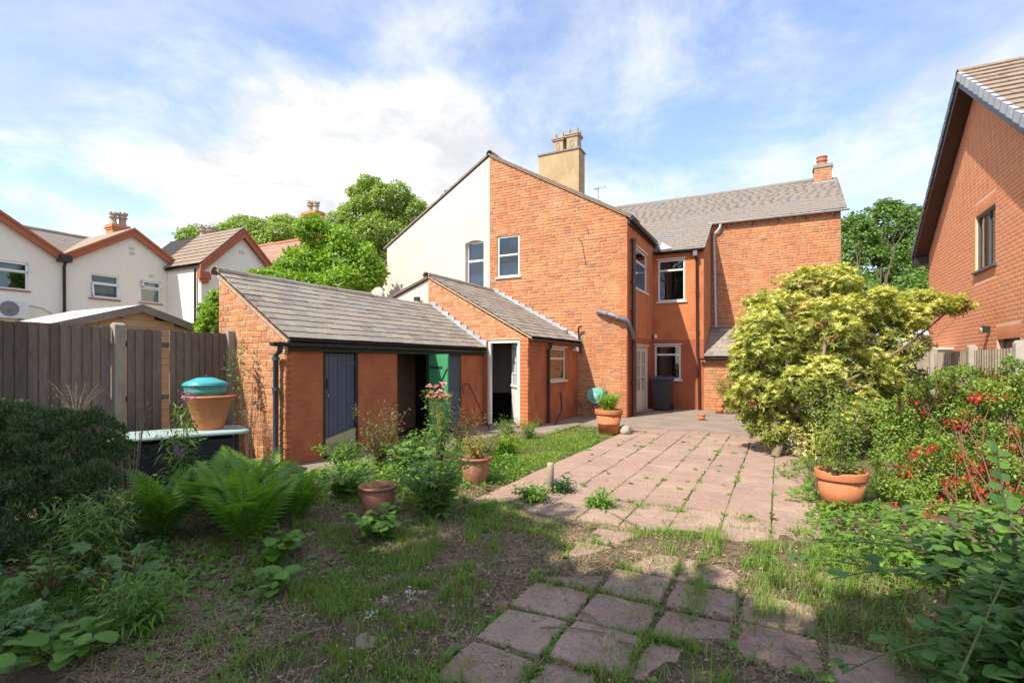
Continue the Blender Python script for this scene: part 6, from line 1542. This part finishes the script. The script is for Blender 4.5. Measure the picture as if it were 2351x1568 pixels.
P, Nn = shell(yl, 56000, 0.62, 0.35)
up_ = unit(Nn * .45 + np.array([0, 0, .55]) + rdir(len(P)) * .55)
npmesh('needles', *place(LEAF['needle'], P, up_, rdir(len(P)), 0.040 * rng.uniform(.6, 1.5, len(P))), M['l_yew'], yw)

# ------------------------------------------------------------------ ferns: every frond is a part
def frond_mesh(k):
    r = random.Random(k + 60); n = 22; curve = (.30, .42, .55, .38)[k]; Pp, Dd, Ss = [], [], []; pts = []
    for i in range(n + 1):
        t = i / n; pts.append(Vector((0.03 * math.sin(t * 2 + k), t * (1 - .12 * t), curve * (t * 1.5 - 1.35 * t * t))))
    mb = MB(); mb.tube(pts, [.010 * (1 - .8 * i / n) for i in range(n + 1)], 4, False)
    for i in range(2, n + 1):
        t = i / n; ln_ = .25 * math.sin(math.pi * min(1, (t * .92 + .08)) ** .8) + .015
        for s in (-1, 1):
            Pp.append(pts[i]); Dd.append(Vector((s * 1.0, .42 + .3 * t, -.12 + r.uniform(-.06, .06)))); Ss.append(max(.02, ln_))
    v, f = place(leaf_tpl(.24, .02, .10), np.array(Pp), np.array(Dd), np.tile([0, 0, 1.], (len(Pp), 1)), np.array(Ss))
    nv = len(mb.v); V = np.vstack([np.array(mb.v), v]); F = [tuple(q) for q in mb.f] + [tuple(int(a) + nv for a in q) for q in f]
    me = bpy.data.meshes.new('frond'); me.from_pydata(V.tolist(), [], F); me.materials.append(M['l_fern']); me.update(); return me
FR = [frond_mesh(k) for k in range(4)]
def fern(label, base, n, size, seed):
    r = random.Random(seed); t = thing('fern', label, 'fern', base, 'ferns in the shaded bed')
    for k in range(n):
        a = 2 * math.pi * (k + r.uniform(-.4, .4)) / n; el = r.uniform(.45, 1.2)
        o = bpy.data.objects.new('frond', r.choice(FR)); link(o, t, Vector(base) + Vector((math.cos(a), math.sin(a), 0)) * .03)
        d = Vector((math.cos(a) * math.cos(el), math.sin(a) * math.cos(el), math.sin(el))); x = d.cross(Z3).normalized(); nn_ = x.cross(d)
        o.rotation_euler = Matrix((x, d, nn_)).transposed().to_euler(); s = size * r.uniform(.7, 1.15); o.scale = (s, s, s)
fern('fern clump nearest the brick outbuilding corner', (-4.85, 3.45, 0.03), 16, .70, 1)
fern('tall fern clump in the middle of the shaded bed', (-4.35, 2.95, 0.03), 18, .78, 2)
fern('front fern clump leaning over the bare soil', (-3.85, 2.75, 0.03), 16, .68, 3)
fern('fern clump beside the dark conifer bush', (-4.75, 2.55, 0.03), 14, .66, 4)
fern('fern clump right of the others near the clay pot', (-4.05, 3.35, 0.03), 14, .62, 5)

# ------------------------------------------------------------------ bed plants
stems_plant('red_leaved_rose', 'rose bush with red-tinged leaves and one dark red bloom', 'rose', gp(875, 1095), 12, .98, .42, 'oval', .055, 26, 'l_redrose', 'red_stem', r=.007, start=.1)
k_ = npmesh('dark_red_bloom', *rosettes(np.array([at(923, 975, 6.6)]), np.array([[0, -.5, .5]]), 12, .055, (10, 75), 'clump'), M['f_dkred'], bpy.data.objects['red_leaved_rose'])
ro = stems_plant('pink_rose', 'tall rose with a cluster of pink blooms before the dark doorway', 'rose', gp(1010, 1075), 7, 1.22, .20, 'oval', .06, 26, 'l_rose', 'stem', r=.008, start=.25, curve=.05)
bl_ = [(985, 889, .5), (1003, 890, .2), (1018, 884, 0), (1008, 900, -.2), (990, 903, .3), (1000, 912, .1), (985, 913, 0), (1015, 903, .4), (1022, 912, .2), (1010, 916, .1), (1031, 911, .1)]
for (x, y, d) in bl_:
    c = np.array(at(x, y, 8.0 + d * .3)); s = random.uniform(.055, .078)
    tag(npmesh('bloom', *join([rosettes(c[None], np.array([[.1, -.6, .4]]), 7, s, (50, 85), 'clump'), rosettes(c[None], np.array([[.1, -.6, .4]]), 7, s * .8, (10, 45), 'clump')]), M['f_pink'], ro))
mb = MB()
for (x, y, d) in bl_: mb.tube([at(x, y, 8 + d * .3), at(1004 + (x - 1004) * .4, 950, 8.0), gp(1010, 1075) + Vector((0, 0, .1))], [.004, .006, .008], 4)
mb.build('flower_stems', M['stem'], ro)
stems_plant('bushy_rose', 'bushy rose with bronze young leaves right of the pink blooms', 'rose', gp(1060, 1050), 12, .78, .50, 'oval', .05, 24, 'l_redrose', 'red_stem')
stems_plant('small_rose', 'small green rose bush by the open white door', 'rose', gp(1165, 1010), 9, .52, .34, 'oval', .05, 20, 'l_rose')
stems_plant('leafy_shrub', 'low leafy plant in front of the red painted jamb', 'plant', gp(1215, 1010), 10, .42, .34, 'oval', .05, 18, 'l_weed')
stems_plant('mallow', 'large-leaved mallow plant spilling over the hidden clay pot', 'plant', (-2.98, 4.10, 0.03), 20, .60, .46, 'palm', .18, 9, 'l_mallow', 'stem', lobj=True, r=.008, petiole=.07, start=.05)
stems_plant('mallow', 'second large-leaved plant behind the round-rimmed clay pot', 'plant', gp(935, 1100), 13, .55, .45, 'palm', .16, 8, 'l_mallow', 'stem', lobj=True, r=.007, petiole=.06, start=.3)
stems_plant('leafy_perennial', 'leafy green plant left of the round-rimmed clay pot', 'plant', gp(790, 1155), 18, .42, .38, 'round', .11, 11, 'l_weed', lobj=True, start=.25)
stems_plant('leafy_perennial', 'broad-leaved green plant in front of the round-rimmed clay pot', 'plant', gp(865, 1245), 16, .26, .36, 'round', .13, 7, 'l_weed', lobj=True, start=.3)
stems_plant('leafy_perennial', 'plant with big soft leaf beside the front ferns', 'plant', gp(650, 1290), 9, .24, .26, 'round', .17, 4, 'l_weed', lobj=True, start=.4)
stems_plant('herb_weed', 'fresh green weed at the foot of the pale wooden post', 'plant', gp(1222, 1152), 14, .15, .24, 'oval', .07, 10, 'l_weed')
stems_plant('ivy_tuft', 'dark ivy tuft right of the pale wooden post', 'plant', gp(1292, 1132), 9, .17, .16, 'oval', .06, 10, 'l_ivy')
stems_plant('dock_weed', 'single leafy weed on the near edge of the patio', 'plant', gp(1376, 1166), 12, .13, .11, 'lance', .11, 5, 'l_weed')
stems_plant('orange_leaf_plant', 'orange-tinged plant growing from the bell-shaped clay pot', 'plant', POT_2 + Vector((0, 0, .28)), 10, .32, .20, 'oval', .045, 16, 'l_orange', 'stem')
stems_plant('bare_stems', 'bare dry stems in the round-rimmed clay pot', 'plant', POT_1 + Vector((-.05, 0, .24)), 5, .24, .05, 'narrow', .03, 2, 'l_weed', 'twig', r=.004)
stems_plant('potted_herb', 'feathery green herb growing in the large terracotta pot', 'plant', POT_BIG + Vector((0, 0, .42)), 34, .42, .34, 'narrow', .085, 22, 'l_bush', 'stem', r=.004, up=1.2)
stems_plant('potted_shrub', 'sparse twiggy shrub growing in the chipped orange pot', 'plant', POT_R + Vector((0, 0, .32)), 9, 1.0, .42, 'oval', .05, 18, 'l_fuchsia', 'twig', r=.005, start=.05, mult=11, jit=.07)
stems_plant('yellow_sprig', 'golden sprig leaning across the chipped orange pot', 'plant', POT_R + Vector((-.2, .3, .0)), 7, .95, .36, 'lance', .09, 18, 'l_gold', 'twig', r=.006, start=.55)
stems_plant('willowherb', 'willowherb with purple flower spike beside the planter', 'plant', gp(420, 1160), 3, 1.12, .14, 'narrow', .17, 34, 'l_rose', 'stem', r=.007, start=.1, curve=.02)
for i, (x, y) in enumerate(((433, 905), (440, 895), (430, 915), (662 * .25 + 240, 1030), (655 * .25 + 245, 1040))):
    p = at(x, y, 5.2) + 0 * Z3; c = np.array(p) + rng.normal(size=(26, 3)) * .035
    npmesh('flower_spike', *place(LEAF['oval'], c, rdir(26), rdir(26), .03 * rng.uniform(.6, 1.2, 26)), M['f_purple'], bpy.data.objects['willowherb'])
stems_plant('tall_weed', 'tall thin pale weed stems in front of the fence post', 'plant', gp(300, 1190), 9, 1.2, .22, 'narrow', .07, 6, 'l_rose', 'straw', r=.005, start=.5, curve=.05)
stems_plant('climbing_shoot', 'pale leafy shoot reaching up before the fence above the green tub', 'plant', (-6.9, 4.75, .3), 3, 1.55, .12, 'oval', .075, 16, 'l_syc', 'stem', r=.005, start=.6, curve=.05)
stems_plant('dry_seedheads', 'dry brown seed heads against the outbuilding gable', 'plant', (-6.7, 4.8, 0), 14, 1.15, .16, 'narrow', .05, 12, 'straw', 'twig', r=.004, start=.45, curve=.03)
stems_plant('sycamore_seedling', 'sycamore seedling with pale lobed leaves in the dark left foreground', 'plant', gp(275, 1400), 7, .42, .26, 'palm', .16, 3, 'l_syc', 'red_stem', lobj=True, petiole=.08, start=.45)
stems_plant('sycamore_seedling', 'second sycamore seedling beneath the conifer at the far left', 'plant', gp(110, 1380), 7, .36, .30, 'palm', .15, 4, 'l_mallow', 'red_stem', lobj=True, petiole=.07, start=.4)
stems_plant('thistle', 'pale-edged thistle leaves at the left edge of the picture', 'plant', gp(20, 1500), 9, .22, .22, 'palm', .16, 4, 'l_syc', 'stem', lobj=True, start=.4)
stems_plant('broadleaf_weed', 'broad-leaved weed clump at the bottom left corner', 'plant', gp(130, 1530), 13, .20, .28, 'round', .15, 4, 'l_weed', lobj=True, start=.4)
stems_plant('mugwort', 'feathery dark weed between the seedlings', 'plant', gp(215, 1330), 8, .62, .26, 'narrow', .13, 22, 'l_rose', 'stem', r=.005)
stems_plant('mugwort', 'feathery weed in front of the ferns at the left', 'plant', gp(330, 1455), 9, .34, .24, 'narrow', .10, 18, 'l_weed', 'stem', r=.004)
stems_plant('broadleaf_weed', 'large-leaved weed on the grass at the bottom left', 'plant', gp(640, 1365), 8, .14, .22, 'round', .15, 3, 'l_weed', lobj=True, start=.5)
stems_plant('wall_shrub', 'grey-green shrub hanging beside the lean-to wall', 'plant', (-1.35, 16.0, 0.0), 12, 1.35, .42, 'lance', .10, 24, 'l_pieris', 'twig', r=.008, start=.5)
stems_plant('heath_tuft', 'brown twiggy tuft rising behind the dark conifer', 'plant', (-6.3, 2.6, .9), 16, .42, .30, 'narrow', .03, 6, 'straw', 'twig', r=.004)

stems_plant('bed_plant', 'leafy green plant spilling over the path below the yellow panel', 'plant', gp(790, 1085), 14, .45, .40, 'oval', .07, 14, 'l_weed', start=.05)
stems_plant('bed_plant', 'yellow-green leafy plant between the two roses', 'plant', gp(960, 1085), 16, .66, .42, 'oval', .07, 14, 'l_weed', start=.05)
stems_plant('bed_plant', 'tall loose green plant right of the pink rose', 'plant', gp(1075, 1085), 14, .52, .40, 'oval', .06, 14, 'l_rose', start=.05)
stems_plant('bed_plant', 'reddish leafed plant spilling behind the bell-shaped pot', 'plant', gp(1110, 1060), 12, .46, .38, 'oval', .06, 12, 'l_redrose', 'red_stem', start=.05)
stems_plant('bed_plant', 'long grassy plant in the sunlit strip near the open door', 'plant', gp(1160, 1045), 26, .34, .34, 'narrow', .14, 9, 'l_bush', start=.05)
# ------------------------------------------------------------------ bramble in the right foreground
br = thing('bramble', 'arching bramble with large three-part leaves in the right foreground', 'bramble', (1.25, 2.9, 0))
mb = MB(); P, D, S, P2, D2, S2 = [], [], [], [], [], []
arcs = [((1.30, 3.3, 0.0), (1.05, 3.25, .75), (0.12, 3.55, .42)), ((1.25, 3.1, 0), (.95, 3.0, .80), (0.25, 3.35, .30)), ((1.2, 2.9, 0), (.8, 2.75, .62), (.25, 2.75, .10)), ((1.3, 3.5, 0), (1.2, 3.4, 1.05), (.55, 3.9, .55)), ((1.35, 2.9, 0), (1.1, 2.75, .8), (.62, 2.7, .42)), ((1.4, 3.2, 0), (1.4, 3.0, 1.0), (.95, 2.9, .72)), ((1.5, 3.3, 0), (1.45, 3.3, 1.0), (1.15, 3.6, .9)), ((.45, 2.35, 0), (.62, 2.5, .4), (.80, 2.75, .62)), ((1.2, 2.6, 0), (.9, 2.5, .55), (.55, 2.45, .20)), ((1.6, 3.9, 0), (1.5, 3.9, .9), (.8, 4.3, .45)), ((1.45, 2.7, 0), (1.3, 2.6, .7), (.9, 2.5, .5)), ((1.55, 3.0, 0), (1.6, 2.9, .95), (1.3, 2.75, .85)), ((1.5, 4.3, 0), (1.1, 4.2, .7), (.45, 4.6, .28)), ((1.35, 3.5, 0), (.8, 3.5, .5), (-.15, 3.75, .22))]
for a, b, c in arcs:
    a, b, c = map(Vector, (a, b, c)); f = lambda u: a * (1 - u) ** 2 + b * 2 * u * (1 - u) + c * u * u
    mb.tube([f(u) for u in np.linspace(0, 1, 9)], [.008 - .005 * u for u in np.linspace(0, 1, 9)], 6)
    for k in range(9):
        u = .22 + .78 * (k + random.random() * .5) / 9; q = f(u); an = random.uniform(0, 2 * math.pi); dd = Vector((math.cos(an), math.sin(an), random.uniform(0, .6))).normalized(); e = q + dd * .06
        mb.tube([q, e], .0025, 4, False); sd = Vector((-dd.y, dd.x, 0)).normalized(); s = random.uniform(.062, .10)
        for off, sc in ((dd, 1.0), (dd * .45 + sd, .85), (dd * .45 - sd, .85)):
            (P, P2)[e.z > .5 and e.y > 3.2].append(e); (D, D2)[e.z > .5 and e.y > 3.2].append(off + Vector((0, 0, -.15))); (S, S2)[e.z > .5 and e.y > 3.2].append(s * sc)  # high, far leaves take the colour lightened as if sunlit
mb.build('canes', M['stem'], br)
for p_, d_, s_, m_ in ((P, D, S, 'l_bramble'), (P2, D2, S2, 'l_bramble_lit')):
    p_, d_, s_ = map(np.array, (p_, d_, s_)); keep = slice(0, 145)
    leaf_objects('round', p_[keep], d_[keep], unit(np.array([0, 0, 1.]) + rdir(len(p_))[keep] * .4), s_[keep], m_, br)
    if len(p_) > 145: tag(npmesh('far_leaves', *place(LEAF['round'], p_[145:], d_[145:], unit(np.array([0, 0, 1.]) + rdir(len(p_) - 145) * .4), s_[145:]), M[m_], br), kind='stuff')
# shaded leafy undergrowth below the bramble and along the beds: too many leaves to count
def carpet(name, label, regions, mat, tpl='round', size=.06, cat='undergrowth'):
    P = []
    for (cx, cy, rx, ry, h, n) in regions:
        a = rng.random(n) * 2 * np.pi; r = np.sqrt(rng.random(n)); x = cx + rx * r * np.cos(a); y = cy + ry * r * np.sin(a)
        P.append(np.stack([x, y, gh(x, y) + h * (1 - r * r * .8) * rng.random(n) ** .6], 1))
    P = np.vstack(P); D = unit(rdir(len(P)) * np.array([1, 1, .35]) + np.array([0, 0, .15]))
    o = npmesh(name, *place(LEAF[tpl], P, D, unit(np.array([0, 0, 1.]) + rdir(len(P)) * .45), size * rng.uniform(.5, 1.3, len(P))), M[mat])
    return tag(o, label, cat, kind='stuff')
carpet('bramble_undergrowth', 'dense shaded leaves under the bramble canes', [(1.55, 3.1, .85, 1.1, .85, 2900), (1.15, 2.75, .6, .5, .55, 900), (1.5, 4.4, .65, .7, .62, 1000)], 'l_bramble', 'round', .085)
carpet('sunlit_undergrowth', 'bright weeds between the chipped pot and the bramble', [(.75, 5.4, .55, .9, .22, 900), (.45, 6.6, .35, .7, .16, 500), (.6, 4.5, .4, .5, .16, 400), (.35, 8.0, .4, .8, .2, 500)], 'l_weed', 'oval', .065)
carpet('bed_undergrowth', 'mixed low leaves filling the shaded flower bed', [(-4.6, 4.6, .8, .9, .22, 1300), (-3.9, 4.9, .7, .8, .25, 1300), (-3.6, 6.2, .6, .9, .22, 1100), (-4.3, 6.6, .6, 1.0, .30, 1200), (-5.0, 3.2, .8, .8, .2, 900), (-4.0, 2.0, .7, .5, .10, 500), (-5.2, 6.0, .35, .8, .15, 400)], 'l_weed', 'oval', .065)
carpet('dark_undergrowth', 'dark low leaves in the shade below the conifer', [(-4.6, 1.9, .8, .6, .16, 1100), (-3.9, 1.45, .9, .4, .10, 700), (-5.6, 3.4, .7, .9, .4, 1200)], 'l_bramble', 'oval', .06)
stems_plant('yellow_fern_weed', 'small weed with yellow flower buds at the bottom right', 'plant', gp(2080, 1545), 7, .22, .16, 'narrow', .05, 14, 'l_weed', 'stem', r=.003)
for (x, y) in ((2062, 1478), (1990, 1530), (2130, 1535)):
    c = np.array(at(x, y, 2.7)) + rng.normal(size=(30, 3)) * .012; npmesh('flower_head', *place(LEAF['oval'], c, rdir(30), rdir(30), .014), M['f_yellow'], bpy.data.objects['yellow_fern_weed'])
# close twig with round leaves at the right edge
tw = thing('overhanging_twig', 'dark twig with rounded leaves close to the camera at the right edge', 'twig', at(2345, 1420, 2.6))
q = [at(2360, 1400, 2.6), at(2325, 1230, 2.65), at(2300, 1120, 2.7), at(2288, 1030, 2.75)]
mb = MB(); mb.tube(q, [.007, .006, .004, .003], 6); mb.build('stem', M['bark'], tw)
P, D = [], []
for k in range(20):
    u = k / 19 * 2.98; i = int(u); p = q[i].lerp(q[i + 1], u - i); P.append(p); s = -1 if k % 2 else 1
    D.append(Vector((CP, SP, 0)) * s + Vector((0, 0, random.uniform(.1, .7))) + Vector(rdir(1)[0]) * .3)
leaf_objects('round', np.array(P), np.array(D), unit(np.array([[.3, -.6, .8]] * 20) + rdir(20) * .5), rng.uniform(.05, .085, 20), 'l_bramble', tw)

# ------------------------------------------------------------------ grass, straw, joint weeds
def on_slab(x, y):
    i = np.round((x + 2.75) / .413); k = np.round((y - 4.85) / .413)
    a = (np.abs(x + 2.75 - i * .413) < .196) & (np.abs(y - 4.85 - k * .413) < .196) & (i >= 0) & (i < 8) & (k >= 0) & (k < 17)
    i = np.round((x + 2.13) / .425); k = np.round((y - 1.75) / .425)
    b = (np.abs(x + 2.13 - i * .425) < .19) & (np.abs(y - 1.75 - k * .425) < .19) & (i >= 0) & (i < 7) & (k >= 0) & (k < 8)
    return a, b
def blades(n, region, dens, hgt, wid, lay=0.0):
    x = rng.uniform(region[0], region[1], n); y = rng.uniform(region[2], region[3], n)
    keep = rng.random(n) < dens(x, y); x, y = x[keep], y[keep]; n = len(x)
    h = hgt(x, y) * rng.uniform(.5, 1.3, n); z = gh(x, y)
    a, b = on_slab(x, y); z = np.where(((x > -3) & (x < .3) & (y > 4.6) & (y < 11.7)), 0.0, z)
    an = rng.random(n) * 2 * np.pi; ln = rng.uniform(.15, .75, n) if not lay else rng.uniform(2, 6, n)
    d = np.stack([np.cos(an) * ln, np.sin(an) * ln, np.ones(n)], 1); d = unit(d); side = np.stack([-np.sin(an), np.cos(an), np.zeros(n)], 1)
    p = np.stack([x, y, z], 1); w = wid * rng.uniform(.6, 1.3, n)[:, None]
    mid = p + d * (h * .55)[:, None]; tip = p + d * h[:, None] + np.stack([np.cos(an), np.sin(an), -.6 * np.ones(n)], 1) * (h * .22)[:, None]
    V = np.stack([p - side * w, p + side * w, mid - side * w * .8, mid + side * w * .8, tip], 1).reshape(-1, 3)
    F = np.array([(0, 1, 3), (0, 3, 2), (2, 3, 4)])[None] + (np.arange(n) * 5)[:, None, None]
    return V, F.reshape(-1, 3)
def d_lawn(x, y):
    a, b = on_slab(x, y)
    strip = ((x < -2.98) & (x > -4.25) & (y > 5.6) & (y < 10.0 + .8 * vnoise(x, y, 3))) * np.clip(vnoise(x, y, 1.6) * 2.2 - .25, .12, 1)
    n1 = vnoise(x, y, 1.7, 3.0) * .34 + vnoise(x, y, 4.6, 8.0) * .40 + vnoise(x, y, 11., 4.0) * .26
    fore = (y < 5.0 + .5 * vnoise(x, y, 2.0, 6)) * (x > -4.6) * (x < 1.3) * np.clip((n1 - .46 - .10 * (x > -.7) - .08 * (x > .05)) * 7, 0.03, 1)
    joint = (~b) & (y < 4.7) & (y > 1.5) & (x > -2.3) & (x < .7)
    fore = np.where(b & (y < 4.6), fore * .22, np.where(joint, np.clip(fore * 1.3, .04, 1), fore))
    right = ((x > -.1) & (x < .75) & (y > 3.2) & (y < 9)) * np.clip((vnoise(x, y, 2.6, 5) - .48) * 4, 0.05, 1) * .16
    rows = ((np.abs(x + .08 + .03 * np.sin(9 * y)) < .085) | (np.abs(x + .49 + .03 * np.sin(7 * y)) < .07) | (np.abs(x - .34) < .12)) & (y > 3.1) & (y < 5.3) & (vnoise(x, y, 3.0, 1.5) > .3)
    r = np.maximum(np.maximum(strip, fore), np.maximum(right, rows * .5 * np.clip(vnoise(x, y, 5.0, 2.5) * 2 - .4, 0, 1)))
    pat = (x > -2.98) & (x < .34) & (y > 4.65) & (y < 11.7)
    jd = np.clip((vnoise(x, y, 1.9, 2.2) - .42) * 4, 0.04, 1) * (~a); near = (y < 5.5) * np.clip((n1 - .5) * 6, 0, 1)
    return np.where(pat, np.maximum(jd, near), r)
tall = lambda x, y: .05 + .055 * vnoise(x, y, 1.2, 1.0) + .05 * ((y < 5.2) & (x > -.5) & (y > 3)) + .015 * (x < -3) - .045 * ((x > -2.98) & (x < .1) & (y > 4.9)) * 1.0
V1 = blades(260000, (-5.0, 1.4, 1.2, 11.6), d_lawn, tall, .0024)
V2 = blades(120000, (-3.4, 1.2, 1.3, 4.8), lambda x, y: d_lawn(x, y) * .9, tall, .0018)
tag(npmesh('grass', *join([V1, V2]), M['grass']), 'patchy green grass growing over the garden and between slabs', 'grass', kind='stuff')
def d_straw(x, y):
    a, b = on_slab(x, y); n1 = vnoise(x, y, 1.7, 3.0) * .34 + vnoise(x, y, 4.6, 8.0) * .40 + vnoise(x, y, 11., 4.0) * .26
    r = np.clip((.60 - n1) * 3.5, .12, 1) * (y < 5.2)
    r = np.where(b, r * .35, r); return np.where((x > -2.98) & (y > 4.65), .012, r)
Vs = blades(95000, (-4.4, 1.3, 1.2, 5.6), d_straw, lambda x, y: .07 + .05 * vnoise(x, y, 2), .0016, 1)
Vs[0][:, 2] += rng.uniform(0.004, .02)
tag(npmesh('straw', *Vs, M['straw']), 'dry straw and dead grass scattered over the foreground', 'straw', kind='stuff')
n = 9000; x = rng.uniform(-4.6, 1.6, n); y = rng.uniform(1.2, 5.6, n) ; P = np.stack([x, y, np.maximum(gh(x, y), -.01) + rng.uniform(.012, .026, n)], 1)
tag(npmesh('leaf_litter', *place(LEAF['oval'], P, unit(rdir(n) * np.array([1, 1, .25])), unit(np.array([0, 0, 1.]) + rdir(n) * .5), rng.uniform(.008, .035, n)), M['straw']), 'dead leaf fragments and crumbs scattered over the near ground', 'leaf litter', kind='stuff')
n = 16000; x = rng.uniform(-4.6, 1.3, n); y = rng.uniform(1.2, 5.4, n); k = (vnoise(x, y, 2.4, 12.) > .42) & ~on_slab(x, y)[1]; x, y = x[k], y[k]; n = len(x)
P = np.stack([x, y, gh(x, y) + rng.uniform(.006, .035, n)], 1)
tag(npmesh('low_weeds', *place(LEAF['oval'], P, unit(rdir(n) * np.array([1, 1, .3]) + np.array([0, 0, .15])), unit(np.array([0, 0, 1.]) + rdir(n) * .4), rng.uniform(.012, .042, n)), M['l_bramble']), 'low clover and creeping weeds matted through the grass', 'weeds', kind='stuff')
# small rosette weeds in the joints and the grass
x = rng.uniform(-4.4, 1.2, 5200); y = rng.uniform(1.4, 11.6, 5200); a, b = on_slab(x, y)
k = (~a) & (~b) & (vnoise(x, y, 1.9, 2.2) > .40); x, y = x[k], y[k]
P = np.stack([x, y, np.where((y > 4.65) & (x > -2.98), 0.006, gh(x, y) + .006)], 1)
tag(npmesh('joint_weeds', *rosettes(P, np.tile([0, 0, 1.], (len(P), 1)), 9, .05, (45, 80), 'oval'), M['l_weed']), 'small rosette weeds rooted in the paving joints', 'weeds', kind='stuff')
# clover patch of the sunlit strip
x = rng.uniform(-4.3, -2.95, 5200); y = rng.uniform(5.6, 10.0, 5200); k = vnoise(x, y, 2.2, 9) > .40; x, y = x[k], y[k]
P = np.stack([x, y, gh(x, y) + rng.uniform(.01, .05, len(x))], 1)
tag(npmesh('clover', *place(LEAF['round'], P, unit(rdir(len(P)) * np.array([1, 1, .2])), np.tile([0, 0, 1.], (len(P), 1)), .030 * rng.uniform(.6, 1.3, len(P))), M['l_bush']), 'low clover filling the sunlit strip beside the patio', 'clover', kind='stuff')
# fallen twigs and feathers
rt = random.Random(77)
tws = [((1330, 1325), (1440, 1268), 'long curved pale twig lying over grass tufts at picture centre'), ((1170, 1150), (1230, 1185), 'short twig below the mallow leaves beside the patio corner'), ((1240, 1440), (1390, 1452), 'long straight twig across the sunken foreground slabs'), ((1330, 1400), (1385, 1440), 'short twig crossing the corner of a sunken slab'), ((1420, 1470), (1500, 1505), 'twig lying flat in the middle of a sunken slab'), ((690, 1460), (760, 1440), 'twig in the grass at the lower left of the feathers'), ((1600, 1300), (1680, 1290), 'twig in the sunlit straw between the grass rows'), ((860, 1390), (905, 1378), 'small twig right beside the white feathers'), ((1800, 1480), (1880, 1560), 'twig pointing at the bramble at the lower right'), ((1460, 1205), (1400, 1175), 'twig on the near edge of the patio slabs')]
for i, (a, b, lab_) in enumerate(tws):
    p, q = gp(*a, .03), gp(*b, .03); m_ = p.lerp(q, .5) + Vector((rt.uniform(-.03, .03), rt.uniform(-.03, .03), .012))
    mb = MB(); mb.tube([p, p.lerp(m_, .6), m_, m_.lerp(q, .6), q], [.006, .006, .005, .004, .003], 5)
    o = mb.build('fallen_twig', M['twig'])
    tag(o, lab_, 'twig', 'fallen twigs')
for i, (x, y) in enumerate(((850, 1408), (885, 1378), (940, 1360), (965, 1228))):
    c = gp(x, y, .03); P = np.array(c) + rng.normal(size=(34, 3)) * np.array([.016, .022, .012])
    tag(npmesh('white_feather', *place(LEAF['lance'], P, unit(rdir(34) * np.array([.6, 1, .6])), rdir(34), .026 * rng.uniform(.6, 1.2, 34)), M['f_white']), ('white feather tuft nearest the bottom of the picture', 'ragged white feather tuft in the middle of the three', 'small white feather tuft farthest right on the grass', 'lone white feather near the broad-leaved plant')[i], 'feather', 'white feathers')
